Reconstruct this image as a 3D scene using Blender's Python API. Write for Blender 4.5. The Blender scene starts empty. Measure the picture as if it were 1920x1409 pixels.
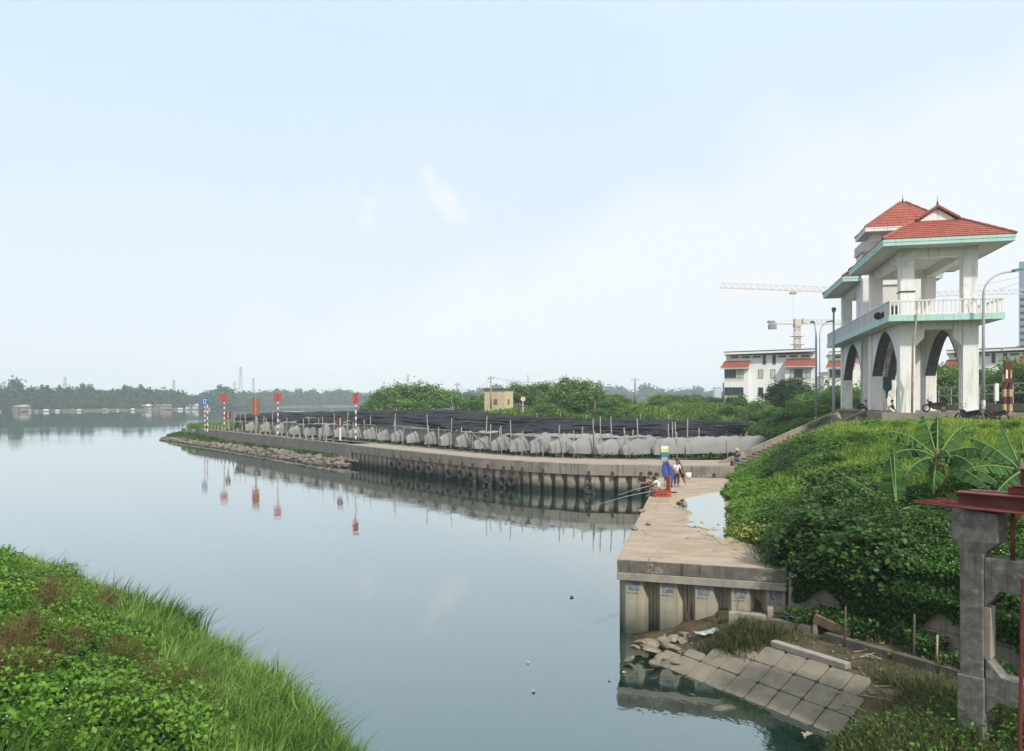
import bpy, math, random
import numpy as np
from mathutils import Vector, Matrix

R = math.radians
rng = np.random.default_rng(11)
random.seed(11)
SC = bpy.context.scene
COL = SC.collection

# ------------------------------------------------------------------ camera
F_PX, HOR, CAM_Z = 1450.0, 750.0, 7.0
cam_d = bpy.data.cameras.new('camera')
cam = bpy.data.objects.new('camera', cam_d)
COL.objects.link(cam)
cam.location = (0, 0, CAM_Z)
cam.rotation_euler = (R(90), 0, 0)
cam_d.sensor_width = 36.0
cam_d.lens = 36.0 * F_PX / 1920.0
cam_d.shift_y = (HOR - 704.5) / 1920.0
cam_d.clip_start = 0.1
cam_d.clip_end = 30000
SC.camera = cam

# ------------------------------------------------------------------ sky and sun
SUN_DIR = Vector((0.52, -0.85, 0.0)).normalized()
SUN_EL = R(42)
sun_vec = Vector((SUN_DIR.x * math.cos(SUN_EL), SUN_DIR.y * math.cos(SUN_EL), math.sin(SUN_EL)))
w = bpy.data.worlds.new('World')
SC.world = w
w.use_nodes = True
wn, wl = w.node_tree.nodes, w.node_tree.links
wn.clear()
def WN(t, **kw):
    n = wn.new(t)
    for k, v in kw.items():
        setattr(n, k, v)
    return n
def wmath(op, a, b=None, clamp=False):
    n = WN('ShaderNodeMath', operation=op, use_clamp=clamp)
    for i, v in enumerate((a, b)):
        if v is None: continue
        if isinstance(v, (int, float)): n.inputs[i].default_value = v
        else: wl.new(v, n.inputs[i])
    return n.outputs[0]
def wmix(fac, a, b):
    n = WN('ShaderNodeMix', data_type='RGBA')
    for i, v in ((0, fac), (6, a), (7, b)):
        if isinstance(v, (int, float)): n.inputs[i].default_value = v
        elif isinstance(v, tuple): n.inputs[i].default_value = (*v, 1)
        else: wl.new(v, n.inputs[i])
    return n.outputs[2]
sky = WN('ShaderNodeTexSky', sky_type='NISHITA')
sky.sun_disc = False
sky.sun_elevation = SUN_EL
sky.sun_rotation = math.atan2(SUN_DIR.x, SUN_DIR.y)
sky.air_density = 1.0; sky.dust_density = 4.0; sky.ozone_density = 1.0
skys = WN('ShaderNodeVectorMath', operation='SCALE')
wl.new(sky.outputs[0], skys.inputs[0]); skys.inputs['Scale'].default_value = 0.10
tc = WN('ShaderNodeTexCoord')
sep = WN('ShaderNodeSeparateXYZ'); wl.new(tc.outputs['Generated'], sep.inputs[0])
el = wmath('MAXIMUM', sep.outputs[2], 0.0)
# the milky haze veil: pale grey-blue at the horizon, clearer above, whiter towards the sun's side
up = wmath('DIVIDE', el, 0.42, True)
veil = wmix(up, (0.81, 0.83, 0.905), (0.655, 0.82, 0.975))
dsun = WN('ShaderNodeVectorMath', operation='DOT_PRODUCT')
wl.new(tc.outputs['Generated'], dsun.inputs[0]); dsun.inputs[1].default_value = sun_vec
glow = wmath('MULTIPLY', wmath('MAXIMUM', wmath('ADD', dsun.outputs['Value'], 0.35), 0.0), 0.75, True)
nz = WN('ShaderNodeTexNoise'); nz.inputs['Scale'].default_value = 2.2; nz.inputs['Detail'].default_value = 5
mp = WN('ShaderNodeMapping'); mp.inputs['Scale'].default_value = (1, 1, 2.6)
wl.new(tc.outputs['Generated'], mp.inputs[0]); wl.new(mp.outputs[0], nz.inputs['Vector'])
thin = wmath('MULTIPLY', wmath('SUBTRACT', nz.outputs['Fac'], 0.42), 2.2, True)
gl = wmath('MULTIPLY', glow, wmath('ADD', wmath('MULTIPLY', thin, 0.7), 0.75), True)
veil2 = wmix(gl, veil, (0.94, 0.99, 1.0))
veil3 = wmix(wmath('MULTIPLY', thin, 0.30), veil2, (0.84, 0.875, 0.925))
# two faint cumulus heads
def cloud(cx, cy, rx, ry, seed, lean):
    d = Vector(((cx - 960) / F_PX, 1.0, (HOR - cy) / F_PX)).normalized()
    right = Vector((0, 0, 1)).cross(d).normalized() * -1
    upv = right.cross(d)
    n1 = WN('ShaderNodeTexNoise'); n1.inputs['Scale'].default_value = 26; n1.inputs['Detail'].default_value = 4
    m1 = WN('ShaderNodeMapping'); m1.inputs['Location'].default_value = (seed, 0, 0)
    wl.new(tc.outputs['Generated'], m1.inputs[0]); wl.new(m1.outputs[0], n1.inputs['Vector'])
    def dot(v):
        n = WN('ShaderNodeVectorMath', operation='DOT_PRODUCT')
        wl.new(tc.outputs['Generated'], n.inputs[0]); n.inputs[1].default_value = v
        return n.outputs['Value']
    a = dot(right); b = dot(upv)
    b = wmath('SUBTRACT', b, 0.0)
    a = wmath('ADD', a, wmath('MULTIPLY', b, lean))
    q = wmath('ADD', wmath('POWER', wmath('ABSOLUTE', wmath('DIVIDE', a, rx)), 2.0),
              wmath('POWER', wmath('ABSOLUTE', wmath('DIVIDE', b, ry)), 2.0))
    front = wmath('GREATER_THAN', dot(d), 0.5)
    e = wmath('SUBTRACT', wmath('ADD', 0.05, wmath('MULTIPLY', n1.outputs['Fac'], 2.0)), q)
    return wmath('MULTIPLY', wmath('MULTIPLY', e, 0.7, True), front)
lobes = [cloud(*q) for q in ((807,336,.011,.022,3.1,.25),(833,372,.020,.026,4.4,.45),(854,402,.021,.015,6.3,.2))]
lobe2 = [cloud(*q) for q in ((692,388,.011,.014,8.7,.0),(687,416,.015,.018,9.9,.1))]
m1_ = wmath('MAXIMUM', wmath('MAXIMUM', lobes[0], lobes[1]), lobes[2])
cl = wmath('MULTIPLY', wmath('MAXIMUM', m1_, wmath('MULTIPLY', wmath('MAXIMUM', lobe2[0], lobe2[1]), 0.75)), 0.70)
bank = WN('ShaderNodeVectorMath', operation='DOT_PRODUCT'); wl.new(tc.outputs['Generated'], bank.inputs[0]); bank.inputs[1].default_value = (0.387, 0.243, -1.0)
nb2 = WN('ShaderNodeTexNoise'); nb2.inputs['Scale'].default_value = 5.5; nb2.inputs['Detail'].default_value = 6; wl.new(tc.outputs['Generated'], nb2.inputs['Vector'])
bf = WN('ShaderNodeMapRange', interpolation_type='SMOOTHSTEP'); wl.new(wmath('ADD', bank.outputs['Value'], wmath('MULTIPLY', wmath('SUBTRACT', nb2.outputs['Fac'], 0.5), 0.22)), bf.inputs[0])
bf.inputs[1].default_value = -0.02; bf.inputs[2].default_value = 0.10
veil3 = wmix(wmath('MULTIPLY', bf.outputs[0], 0.72), veil3, (0.925, 0.94, 0.97))
veil4 = wmix(cl, veil3, (0.96, 0.93, 0.985))
skyc = wmix(0.84, skys.outputs[0], veil4)
bg = WN('ShaderNodeBackground'); wl.new(skyc, bg.inputs['Color']); bg.inputs['Strength'].default_value = 1.0
wo = WN('ShaderNodeOutputWorld'); wl.new(bg.outputs[0], wo.inputs[0])

sd = bpy.data.lights.new('sun', 'SUN')
sd.energy = 3.3; sd.angle = R(3.0); sd.color = (1.0, 0.94, 0.84)
so = bpy.data.objects.new('sun', sd); COL.objects.link(so)
so.rotation_euler = (-sun_vec).to_track_quat('-Z', 'Y').to_euler()
so.location = (60, -40, 120)

# ------------------------------------------------------------------ view and render
vs = SC.view_settings
vs.view_transform = 'Standard'; vs.look = 'None'; vs.gamma = 1.0; vs.exposure = 0.26; vs.use_curve_mapping = False
SC.render.engine = 'CYCLES'
SC.cycles.use_denoising = True
try: SC.cycles.denoiser = 'OPENIMAGEDENOISE'
except Exception: pass
SC.cycles.max_bounces = 6
SC.cycles.transparent_max_bounces = 8
SC.cycles.volume_bounces = 2
SC.cycles.caustics_reflective = False
SC.cycles.caustics_refractive = False
SC.cycles.sample_clamp_indirect = 6

# ------------------------------------------------------------------ helpers
def at(px, py, Y):
    return Vector(((px - 960) / F_PX * Y, Y, CAM_Z - (py - HOR) / F_PX * Y))
def onz(px, py, z):
    Y = (CAM_Z - z) * F_PX / (py - HOR)
    return Vector(((px - 960) / F_PX * Y, Y, z))

def tag(o, label=None, cat=None, group=None, kind=None):
    if label: o['label'] = label
    if cat: o['category'] = cat
    if group: o['group'] = group
    if kind: o['kind'] = kind
    return o
def thing(name, label, cat, loc=(0, 0, 0), rotz=0.0, group=None):
    o = bpy.data.objects.new(name, None); COL.objects.link(o)
    o.empty_display_size = 0.3
    o.location = loc; o.rotation_euler = (0, 0, rotz)
    return tag(o, label, cat, group)
def link(name, me, parent=None, loc=None, rot=None, scale=None):
    o = bpy.data.objects.new(name, me); COL.objects.link(o)
    if parent is not None: o.parent = parent
    if loc is not None: o.location = loc
    if rot is not None: o.rotation_euler = rot
    if scale is not None: o.scale = scale
    return o
def copy_tree(o, parent=None):
    c = o.copy(); COL.objects.link(c); c.parent = parent
    for ch in list(o.children): copy_tree(ch, c)
    return c

class MB:
    def __init__(s): s.v = []; s.f = []
    def add(s, vs_, fs):
        o = len(s.v); s.v += [tuple(p) for p in vs_]; s.f += [tuple(i + o for i in f) for f in fs]; return s
    def box(s, x0, x1, y0, y1, z0, z1):
        return s.add([(x0,y0,z0),(x1,y0,z0),(x1,y1,z0),(x0,y1,z0),(x0,y0,z1),(x1,y0,z1),(x1,y1,z1),(x0,y1,z1)],
                     [(0,3,2,1),(4,5,6,7),(0,1,5,4),(1,2,6,5),(2,3,7,6),(3,0,4,7)])
    def obox(s, c, sx, sy, sz, rot=None):
        m = rot if rot is not None else Matrix.Identity(3)
        c = Vector(c); pts = []
        for z in (-.5, .5):
            for x, y in ((-.5,-.5),(.5,-.5),(.5,.5),(-.5,.5)):
                pts.append(c + m @ Vector((x*sx, y*sy, z*sz)))
        return s.add(pts, [(0,3,2,1),(4,5,6,7),(0,1,5,4),(1,2,6,5),(2,3,7,6),(3,0,4,7)])
    def beam(s, a, b, wd, ht):
        a, b = Vector(a), Vector(b); d = (b - a)
        L = d.length; d.normalize()
        upv = Vector((0,0,1)) if abs(d.z) < .95 else Vector((0,1,0))
        r = d.cross(upv).normalized(); u = r.cross(d)
        m = Matrix((r, d, u)).transposed()
        return s.obox((a + b) / 2, wd, L, ht, m)
    def tube(s, pts, rad, n=8, cap=True):
        pts = [Vector(p) for p in pts]
        if isinstance(rad, (int, float)): rad = [rad] * len(pts)
        o = len(s.v); prev = None
        for i, p in enumerate(pts):
            t = (pts[min(i+1, len(pts)-1)] - pts[max(i-1, 0)]).normalized()
            if prev is None:
                a = Vector((0,0,1)) if abs(t.z) < .9 else Vector((1,0,0))
                r = t.cross(a).normalized()
            else:
                r = (prev - t * prev.dot(t)).normalized()
            prev = r; u = t.cross(r)
            for k in range(n):
                an = 2 * math.pi * k / n
                s.v.append(tuple(p + (r * math.cos(an) + u * math.sin(an)) * rad[i]))
        for i in range(len(pts) - 1):
            for k in range(n):
                k2 = (k + 1) % n
                s.f.append((o+i*n+k, o+i*n+k2, o+(i+1)*n+k2, o+(i+1)*n+k))
        if cap:
            s.f.append(tuple(o + k for k in reversed(range(n))))
            s.f.append(tuple(o + (len(pts)-1)*n + k for k in range(n)))
        return s
    def lathe(s, prof, n=16, c=(0,0,0), axis='z'):
        o = len(s.v); c = Vector(c)
        for r, h in prof:
            for k in range(n):
                an = 2*math.pi*k/n
                p = (r*math.cos(an), r*math.sin(an), h)
                if axis == 'x': p = (p[2], p[0], p[1])
                if axis == 'y': p = (p[0], p[2], p[1])
                s.v.append(tuple(c + Vector(p)))
        for i in range(len(prof)-1):
            for k in range(n):
                k2 = (k+1) % n
                s.f.append((o+i*n+k, o+i*n+k2, o+(i+1)*n+k2, o+(i+1)*n+k))
        return s
    def torus(s, R_, r_, n=20, m=8, c=(0,0,0), axis='x'):
        o = len(s.v); c = Vector(c)
        for i in range(n):
            a = 2*math.pi*i/n
            for j in range(m):
                b = 2*math.pi*j/m
                q = R_ + r_*math.cos(b)
                p = (q*math.cos(a), q*math.sin(a), r_*math.sin(b)*1.15)
                if axis == 'x': p = (p[2], p[0], p[1])
                if axis == 'y': p = (p[0], p[2], p[1])
                s.v.append(tuple(c + Vector(p)))
        for i in range(n):
            for j in range(m):
                i2, j2 = (i+1) % n, (j+1) % m
                s.f.append((o+i*m+j, o+i2*m+j, o+i2*m+j2, o+i*m+j2))
        return s
    def prism(s, poly, z0, z1):          # poly in xy, extruded in z
        n = len(poly)
        return s.add([(x, y, z0) for x, y in poly] + [(x, y, z1) for x, y in poly],
                     [tuple(reversed(range(n))), tuple(range(n, 2*n))] + [(i, (i+1) % n, n+(i+1) % n, n+i) for i in range(n)])
    def prism_xz(s, poly, y0, y1):       # poly in xz, extruded along y
        n = len(poly)
        return s.add([(x, y0, z) for x, z in poly] + [(x, y1, z) for x, z in poly],
                     [tuple(range(n)), tuple(reversed(range(n, 2*n)))] + [(i, n+i, n+(i+1) % n, (i+1) % n) for i in range(n)])
    def prism_yz(s, poly, x0, x1):
        n = len(poly)
        return s.add([(x0, y, z) for y, z in poly] + [(x1, y, z) for y, z in poly],
                     [tuple(reversed(range(n))), tuple(range(n, 2*n))] + [(i, (i+1) % n, n+(i+1) % n, n+i) for i in range(n)])
    def mesh(s, name, mat, smooth=False):
        me = bpy.data.meshes.new(name)
        me.from_pydata(s.v, [], s.f)
        if mat is not None: me.materials.append(mat)
        if smooth:
            me.polygons.foreach_set('use_smooth', [True] * len(me.polygons))
        me.update()
        return me
    def build(s, name, mat, parent=None, smooth=False, bevel=0.0, loc=None, rot=None):
        o = link(name, s.mesh(name, mat, smooth), parent, loc, rot)
        if bevel:
            m = o.modifiers.new('bevel', 'BEVEL'); m.width = bevel; m.segments = 2; m.limit_method = 'ANGLE'
        return o

def np_mesh(name, V, faces_list, mat, attr=None, smooth=False):
    """V (N,3); faces_list: list of (M,k) int arrays"""
    me = bpy.data.meshes.new(name)
    me.vertices.add(len(V)); me.vertices.foreach_set('co', np.ascontiguousarray(V, dtype=np.float32).ravel())
    loops = np.concatenate([f.ravel() for f in faces_list]).astype(np.int32)
    counts = np.concatenate([np.full(len(f), f.shape[1], np.int32) for f in faces_list])
    starts = np.concatenate([[0], np.cumsum(counts)[:-1]]).astype(np.int32)
    me.loops.add(len(loops)); me.loops.foreach_set('vertex_index', loops)
    me.polygons.add(len(counts)); me.polygons.foreach_set('loop_start', starts)
    if smooth: me.polygons.foreach_set('use_smooth', np.ones(len(counts), bool))
    if attr is not None:
        a = me.attributes.new('tint', 'FLOAT', 'POINT'); a.data.foreach_set('value', np.ascontiguousarray(attr, dtype=np.float32))
    if mat is not None: me.materials.append(mat)
    me.update(calc_edges=True); me.validate()
    return me

def unit(a): return a / np.maximum(np.linalg.norm(a, axis=-1, keepdims=True), 1e-9)

def leaf_arrays(P, size, upbias=0.6, aspect=0.6, tint=None, outward=None):
    """folded leaf of four triangles' worth: 2 quads sharing a midrib -> here a kite quad bent at the middle"""
    n = len(P)
    nrm = rng.normal(size=(n, 3)); nrm[:, 2] = np.abs(nrm[:, 2]) + upbias
    if outward is not None: nrm += outward * 0.9
    nrm = unit(nrm)
    t = rng.normal(size=(n, 3)); t -= nrm * (t * nrm).sum(1, keepdims=True); t = unit(t)
    b = np.cross(nrm, t)
    s = (np.asarray(size) * rng.uniform(.65, 1.3, n))[:, None]
    droop = rng.uniform(-.05, .3, n)[:, None]
    base = P - t * s * .5
    tip = P + t * s * .5 - nrm * s * droop
    l = P + b * s * aspect * .5 + nrm * s * .1
    r = P - b * s * aspect * .5 + nrm * s * .1
    V = np.stack([base, r, tip, l], 1).reshape(-1, 3)
    idx = np.arange(n)[:, None] * 4
    Fq = np.concatenate([idx + np.array([[0, 1, 2]]), idx + np.array([[0, 2, 3]])], 0)
    tt = np.repeat(rng.uniform(0, 1, n) if tint is None else tint, 4)
    return V, Fq, tt

def blade_arrays(P, h, width, lean=0.5, tint=None, wind=(0.25, 0.0)):
    n = len(P)
    h = np.asarray(h) * rng.uniform(.55, 1.25, n)
    az = rng.uniform(0, 2*np.pi, n)
    d = np.stack([np.cos(az), np.sin(az), np.zeros(n)], 1)
    side = np.stack([-np.sin(az), np.cos(az), np.zeros(n)], 1)
    ln = (np.minimum(np.abs(rng.normal(size=n)), 1.5) * lean * np.minimum(h, .9))[:, None]
    wnd = np.array([[wind[0], wind[1], 0]]) * h[:, None]
    z = np.array([[0, 0, 1.0]])
    w_ = (np.asarray(width) * rng.uniform(.7, 1.3, n))[:, None]
    mid = P + z * (h * .6)[:, None] + d * ln * .35 + wnd * .35
    tip = P + z * (h * rng.uniform(.75, 1.0, n))[:, None] + d * ln + wnd
    V = np.stack([P - side * w_ * .5, P + side * w_ * .5, mid + side * w_ * .45, mid - side * w_ * .45, tip], 1).reshape(-1, 3)
    idx = np.arange(n)[:, None] * 5
    quad = idx + np.array([[0, 1, 2, 3]]); tri = idx + np.array([[3, 2, 4]])
    tt = np.repeat(rng.uniform(0, 1, n) if tint is None else tint, 5)
    return V, [quad, tri], tt

def inpoly(x, y, poly):
    x = np.asarray(x); y = np.asarray(y)
    r = np.zeros(x.shape, bool); n = len(poly); j = n - 1
    for i in range(n):
        xi, yi = poly[i]; xj, yj = poly[j]
        c = ((yi > y) != (yj > y)) & (x < (xj - xi) * (y - yi) / ((yj - yi) if yj != yi else 1e-12) + xi)
        r ^= c; j = i
    return r
def distline(x, y, pl):
    x = np.asarray(x, float); y = np.asarray(y, float)
    best = np.full(x.shape, 1e9); which = np.zeros(x.shape, int)
    for i in range(len(pl) - 1):
        ax, ay = pl[i]; bx, by = pl[i+1]
        dx, dy = bx-ax, by-ay; L = dx*dx+dy*dy
        t = np.clip(((x-ax)*dx + (y-ay)*dy) / L, 0, 1)
        d = np.hypot(x-ax-t*dx, y-ay-t*dy)
        m = d < best; best = np.where(m, d, best); which = np.where(m, i, which)
    return best, which
def vnoise(x, y, s, seed=0):
    """smooth value noise"""
    x = np.asarray(x)/s; y = np.asarray(y)/s
    xi = np.floor(x).astype(int); yi = np.floor(y).astype(int); fx = x-xi; fy = y-yi
    fx = fx*fx*(3-2*fx); fy = fy*fy*(3-2*fy)
    def h(a, b):
        q = np.sin(a*127.1 + b*311.7 + seed*74.7) * 43758.5453
        return q - np.floor(q)
    return (h(xi,yi)*(1-fx)+h(xi+1,yi)*fx)*(1-fy) + (h(xi,yi+1)*(1-fx)+h(xi+1,yi+1)*fx)*fy

# ------------------------------------------------------------------ materials
MATS = {}
def new_mat(name):
    m = bpy.data.materials.new(name); m.use_nodes = True
    nt = m.node_tree; nt.nodes.clear()
    out = nt.nodes.new('ShaderNodeOutputMaterial')
    return m, nt, out
class NT:
    def __init__(s, nt): s.nt = nt
    def n(s, t, **kw):
        q = s.nt.nodes.new(t)
        for k, v in kw.items(): setattr(q, k, v)
        return q
    def set(s, sock, v):
        if v is None: return
        if hasattr(v, 'is_output') or isinstance(v, bpy.types.NodeSocket): s.nt.links.new(v, sock)
        elif isinstance(v, tuple) and len(v) == 3 and sock.type == 'RGBA': sock.default_value = (*v, 1)
        else: sock.default_value = v
    def noise(s, vec, scale, detail=4, rough=.6):
        q = s.n('ShaderNodeTexNoise'); s.set(q.inputs['Vector'], vec)
        q.inputs['Scale'].default_value = scale; q.inputs['Detail'].default_value = detail; q.inputs['Roughness'].default_value = rough
        return q.outputs['Fac']
    def mapping(s, vec, scale=(1,1,1), loc=(0,0,0)):
        q = s.n('ShaderNodeMapping'); s.set(q.inputs[0], vec); q.inputs['Scale'].default_value = scale; q.inputs['Location'].default_value = loc
        return q.outputs[0]
    def ramp(s, v, a, b):
        q = s.n('ShaderNodeMapRange'); s.set(q.inputs[0], v); q.inputs[1].default_value = a; q.inputs[2].default_value = b
        q.interpolation_type = 'SMOOTHSTEP'
        return q.outputs[0]
    def math(s, op, a, b=None, clamp=False):
        q = s.n('ShaderNodeMath', operation=op, use_clamp=clamp); s.set(q.inputs[0], a); s.set(q.inputs[1], b)
        return q.outputs[0]
    def mix(s, f, a, b):
        q = s.n('ShaderNodeMix', data_type='RGBA'); s.set(q.inputs[0], f); s.set(q.inputs[6], a); s.set(q.inputs[7], b)
        return q.outputs[2]
    def bump(s, h, strength, dist):
        q = s.n('ShaderNodeBump'); s.set(q.inputs['Height'], h); q.inputs['Strength'].default_value = strength; q.inputs['Distance'].default_value = dist
        return q.outputs[0]

def surf(name, c1, c2=None, scale=1.5, rough=.85, bump=.0, bscale=20, stain=None, stain_scale=.6, stain_lo=.5, stain_hi=.7,
         streak=None, tide=None, metallic=0.0, spec=.3, cracks=None, world=True, aniso=(1,1,1), tide_z=(.35, 1.05)):
    """procedural weathered surface. tide = colour of the growth below the high-water mark (world height)"""
    m, nt, out = new_mat(name); N = NT(nt)
    if world:
        vec = N.n('ShaderNodeNewGeometry').outputs['Position']
    else:
        vec = N.n('ShaderNodeTexCoord').outputs['Object']
    v2 = N.mapping(vec, aniso)
    c2 = c2 or tuple(x * .75 for x in c1)
    f = N.ramp(N.noise(v2, scale, 5), .3, .7)
    col = N.mix(f, c1, c2)
    fine = N.noise(v2, bscale, 4, .7)
    col = N.mix(N.math('MULTIPLY', N.ramp(fine, .35, .75), .35), col, tuple(x * .6 for x in c1))
    if stain:
        sf = N.ramp(N.noise(N.mapping(vec, (1,1,1), (7,3,1)), stain_scale, 6, .65), stain_lo, stain_hi)
        col = N.mix(sf, col, stain)
    if cracks:
        vo = N.n('ShaderNodeTexVoronoi'); vo.feature = 'DISTANCE_TO_EDGE'; vo.inputs['Scale'].default_value = cracks
        wob = N.n('ShaderNodeVectorMath', operation='ADD'); N.set(wob.inputs[0], vec)
        nv_ = N.n('ShaderNodeTexNoise'); N.set(nv_.inputs['Vector'], vec); nv_.inputs['Scale'].default_value = 1.6; nv_.inputs['Detail'].default_value = 5
        sc_ = N.n('ShaderNodeVectorMath', operation='SCALE'); N.set(sc_.inputs[0], nv_.outputs['Color']); sc_.inputs['Scale'].default_value = .9
        N.set(wob.inputs[1], sc_.outputs[0]); N.set(vo.inputs['Vector'], wob.outputs[0])
        q_ = N.n('ShaderNodeMapRange'); N.set(q_.inputs[0], vo.outputs['Distance']); q_.inputs[1].default_value = .0; q_.inputs[2].default_value = .016; q_.inputs[3].default_value = 1; q_.inputs[4].default_value = 0
        gate = N.ramp(N.noise(vec, .45, 3), .48, .58)
        col = N.mix(N.math('MULTIPLY', N.math('MULTIPLY', q_.outputs[0], gate), .7), col, tuple(x*.3 for x in c1))
        pt = N.ramp(N.noise(N.mapping(vec, (1,1,1), (3,8,2)), 5.0, 5, .7), .60, .70)
        col = N.mix(N.math('MULTIPLY', pt, .45), col, tuple(x*.5 for x in c1))
    if streak:
        st = N.ramp(N.noise(N.mapping(vec, (3.2, 3.2, .22), (1,9,4)), 1.6, 4, .6), .5, .72)
        col = N.mix(N.math('MULTIPLY', st, .85), col, streak)
    if tide:
        g = N.n('ShaderNodeNewGeometry').outputs['Position']
        sp = N.n('ShaderNodeSeparateXYZ'); N.set(sp.inputs[0], g)
        zz = N.math('ADD', sp.outputs[2], N.math('MULTIPLY', N.math('SUBTRACT', N.noise(vec, 1.7, 4), .5), .5))
        tf = N.ramp(zz, tide_z[1], tide_z[0])
        q = N.n('ShaderNodeMapRange'); N.set(q.inputs[0], zz)
        q.inputs[1].default_value = tide_z[0]; q.inputs[2].default_value = tide_z[1]; q.inputs[3].default_value = 1; q.inputs[4].default_value = 0
        col = N.mix(q.outputs[0], col, tide)
    b = N.n('ShaderNodeBsdfPrincipled')
    N.set(b.inputs['Base Color'], col); b.inputs['Metallic'].default_value = metallic
    N.set(b.inputs['Roughness'], rough); b.inputs['Specular IOR Level'].default_value = spec
    if bump:
        N.set(b.inputs['Normal'], N.bump(fine, bump, .02))
    nt.links.new(b.outputs[0], out.inputs[0])
    return m

def leafmat(name, cols, trans=.35, rough=.5, patch=None, patch_scale=.35, spec=.25):
    """cols: dark, mid, light leaf colours picked by the per-leaf 'tint' attribute"""
    m, nt, out = new_mat(name); N = NT(nt)
    at_ = N.n('ShaderNodeAttribute'); at_.attribute_name = 'tint'
    oi = N.n('ShaderNodeObjectInfo')
    rp = N.n('ShaderNodeValToRGB'); cr = rp.color_ramp
    cr.elements[0].color = (*cols[0], 1); cr.elements[0].position = .05
    cr.elements[1].color = (*cols[-1], 1); cr.elements[1].position = .95
    for i, c in enumerate(cols[1:-1]):
        e = cr.elements.new((i + 1) / (len(cols) - 1)); e.color = (*c, 1)
    f = N.math('ADD', at_.outputs['Fac'], N.math('MULTIPLY', N.math('SUBTRACT', oi.outputs['Random'], .5), .3), True)
    N.set(rp.inputs[0], f)
    col = rp.outputs[0]
    if patch:
        g = N.n('ShaderNodeNewGeometry').outputs['Position']
        pf = N.ramp(N.noise(g, patch_scale, 4, .6), .48, .66)
        col = N.mix(N.math('MULTIPLY', pf, .8), col, patch)
    d = N.n('ShaderNodeBsdfPrincipled'); N.set(d.inputs['Base Color'], col); d.inputs['Roughness'].default_value = rough
    d.inputs['Specular IOR Level'].default_value = spec
    t = N.n('ShaderNodeBsdfTranslucent')
    N.set(t.inputs[0], N.mix(.35, col, (.16, .26, .02)))
    mx = N.n('ShaderNodeMixShader'); mx.inputs[0].default_value = trans
    nt.links.new(d.outputs[0], mx.inputs[1]); nt.links.new(t.outputs[0], mx.inputs[2])
    nt.links.new(mx.outputs[0], out.inputs[0])
    return m

M = {}
M['deck'] = surf('deck_concrete', (.425,.34,.258), (.30,.242,.186), .9, .92, .35, 9, stain=(.33,.24,.15), stain_scale=.55, stain_lo=.50, stain_hi=.74, aniso=(.7,1.6,1), cracks=.42)
M['deck2'] = surf('quay_deck_concrete', (.40,.325,.245), (.30,.245,.19), .8, .9, .2, 10, stain=(.30,.25,.19), stain_scale=.3)
M['capping'] = surf('capping_concrete', (.34,.30,.245), (.26,.23,.19), .9, .9, .3, 16, streak=(.10,.09,.08), stain=(.17,.155,.135), stain_scale=.9)
M['cap_dark'] = surf('stained_shaded_concrete', (.19,.175,.15), (.105,.097,.085), 2.6, .92, .4, 22, streak=(.04,.037,.034), stain=(.31,.28,.23), stain_scale=2.2, stain_lo=.57, stain_hi=.64)  # stains, plus the front face's shade kept in the dark base colour
M['cap_low'] = surf('pale_concrete', (.36,.325,.27), (.27,.245,.21), 2.5, .92, .3, 18, stain=(.16,.145,.125), stain_scale=2.0, stain_lo=.55, stain_hi=.7)
M['pile'] = surf('pile_concrete', (.41,.375,.29), (.33,.30,.235), 1.2, .9, .25, 22, streak=(.24,.20,.14), tide=(.075,.085,.06), tide_z=(.1,.95))
M['pile_quay'] = surf('quay_pile_concrete', (.42,.375,.295), (.32,.285,.225), 1.0, .9, .2, 12, streak=(.15,.125,.095), tide=(.022,.034,.030), tide_z=(.30,.95))
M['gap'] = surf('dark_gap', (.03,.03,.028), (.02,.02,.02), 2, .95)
M['slabrev'] = surf('revetment_slab_concrete', (.255,.22,.168), (.19,.165,.127), 2.6, .95, .45, 26, stain=(.15,.135,.105), stain_scale=1.6)
M['wall_old'] = surf('old_wall_concrete', (.29,.255,.20), (.21,.185,.15), 1.0, .95, .3, 14, streak=(.12,.105,.085), stain=(.14,.125,.10), stain_scale=.9)
M['wall_river'] = surf('river_wall_concrete', (.27,.245,.215), (.21,.19,.165), .7, .95, .2, 8, streak=(.15,.135,.12))
M['frame_conc'] = surf('gate_frame_concrete', (.215,.205,.18), (.115,.11,.098), 6.0, .95, .7, 30, stain=(.27,.255,.22), stain_scale=5.5, stain_lo=.54, stain_hi=.66, streak=(.06,.058,.052))
M['soil'] = surf('soil', (.10,.075,.045), (.065,.05,.03), 1.5, 1.0, .4, 12, stain=(.05,.07,.02), stain_scale=.8)
M['rock'] = surf('rock', (.29,.25,.19), (.16,.14,.105), 2.6, .95, .5, 9, tide=(.07,.075,.05), tide_z=(-.02,.22), stain=(.13,.13,.09), stain_scale=1.2)
M['rock_far'] = surf('riprap_rock', (.25,.215,.185), (.14,.12,.105), .5, .95, .3, 3, tide=(.05,.05,.04), tide_z=(.0,.35))
M['white'] = surf('white_plaster', (.85,.84,.815), (.79,.78,.755), .5, .8, .1, 10, streak=(.50,.49,.455), stain=(.60,.59,.545), stain_scale=.5, stain_lo=.54, stain_hi=.72)
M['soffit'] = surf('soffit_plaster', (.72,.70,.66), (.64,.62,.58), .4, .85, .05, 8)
M['parapet'] = surf('parapet_plaster', (.60,.575,.58), (.52,.50,.50), .6, .85, .1, 8, streak=(.38,.36,.36))
M['mint'] = surf('mint_paint', (.47,.72,.655), (.42,.64,.58), .8, .6, .05, 10, streak=(.34,.46,.42))
M['dark_band'] = surf('dark_grey_paint', (.085,.085,.09), (.06,.06,.065), 1.2, .8, .1, 10, streak=(.15,.145,.14))
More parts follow.
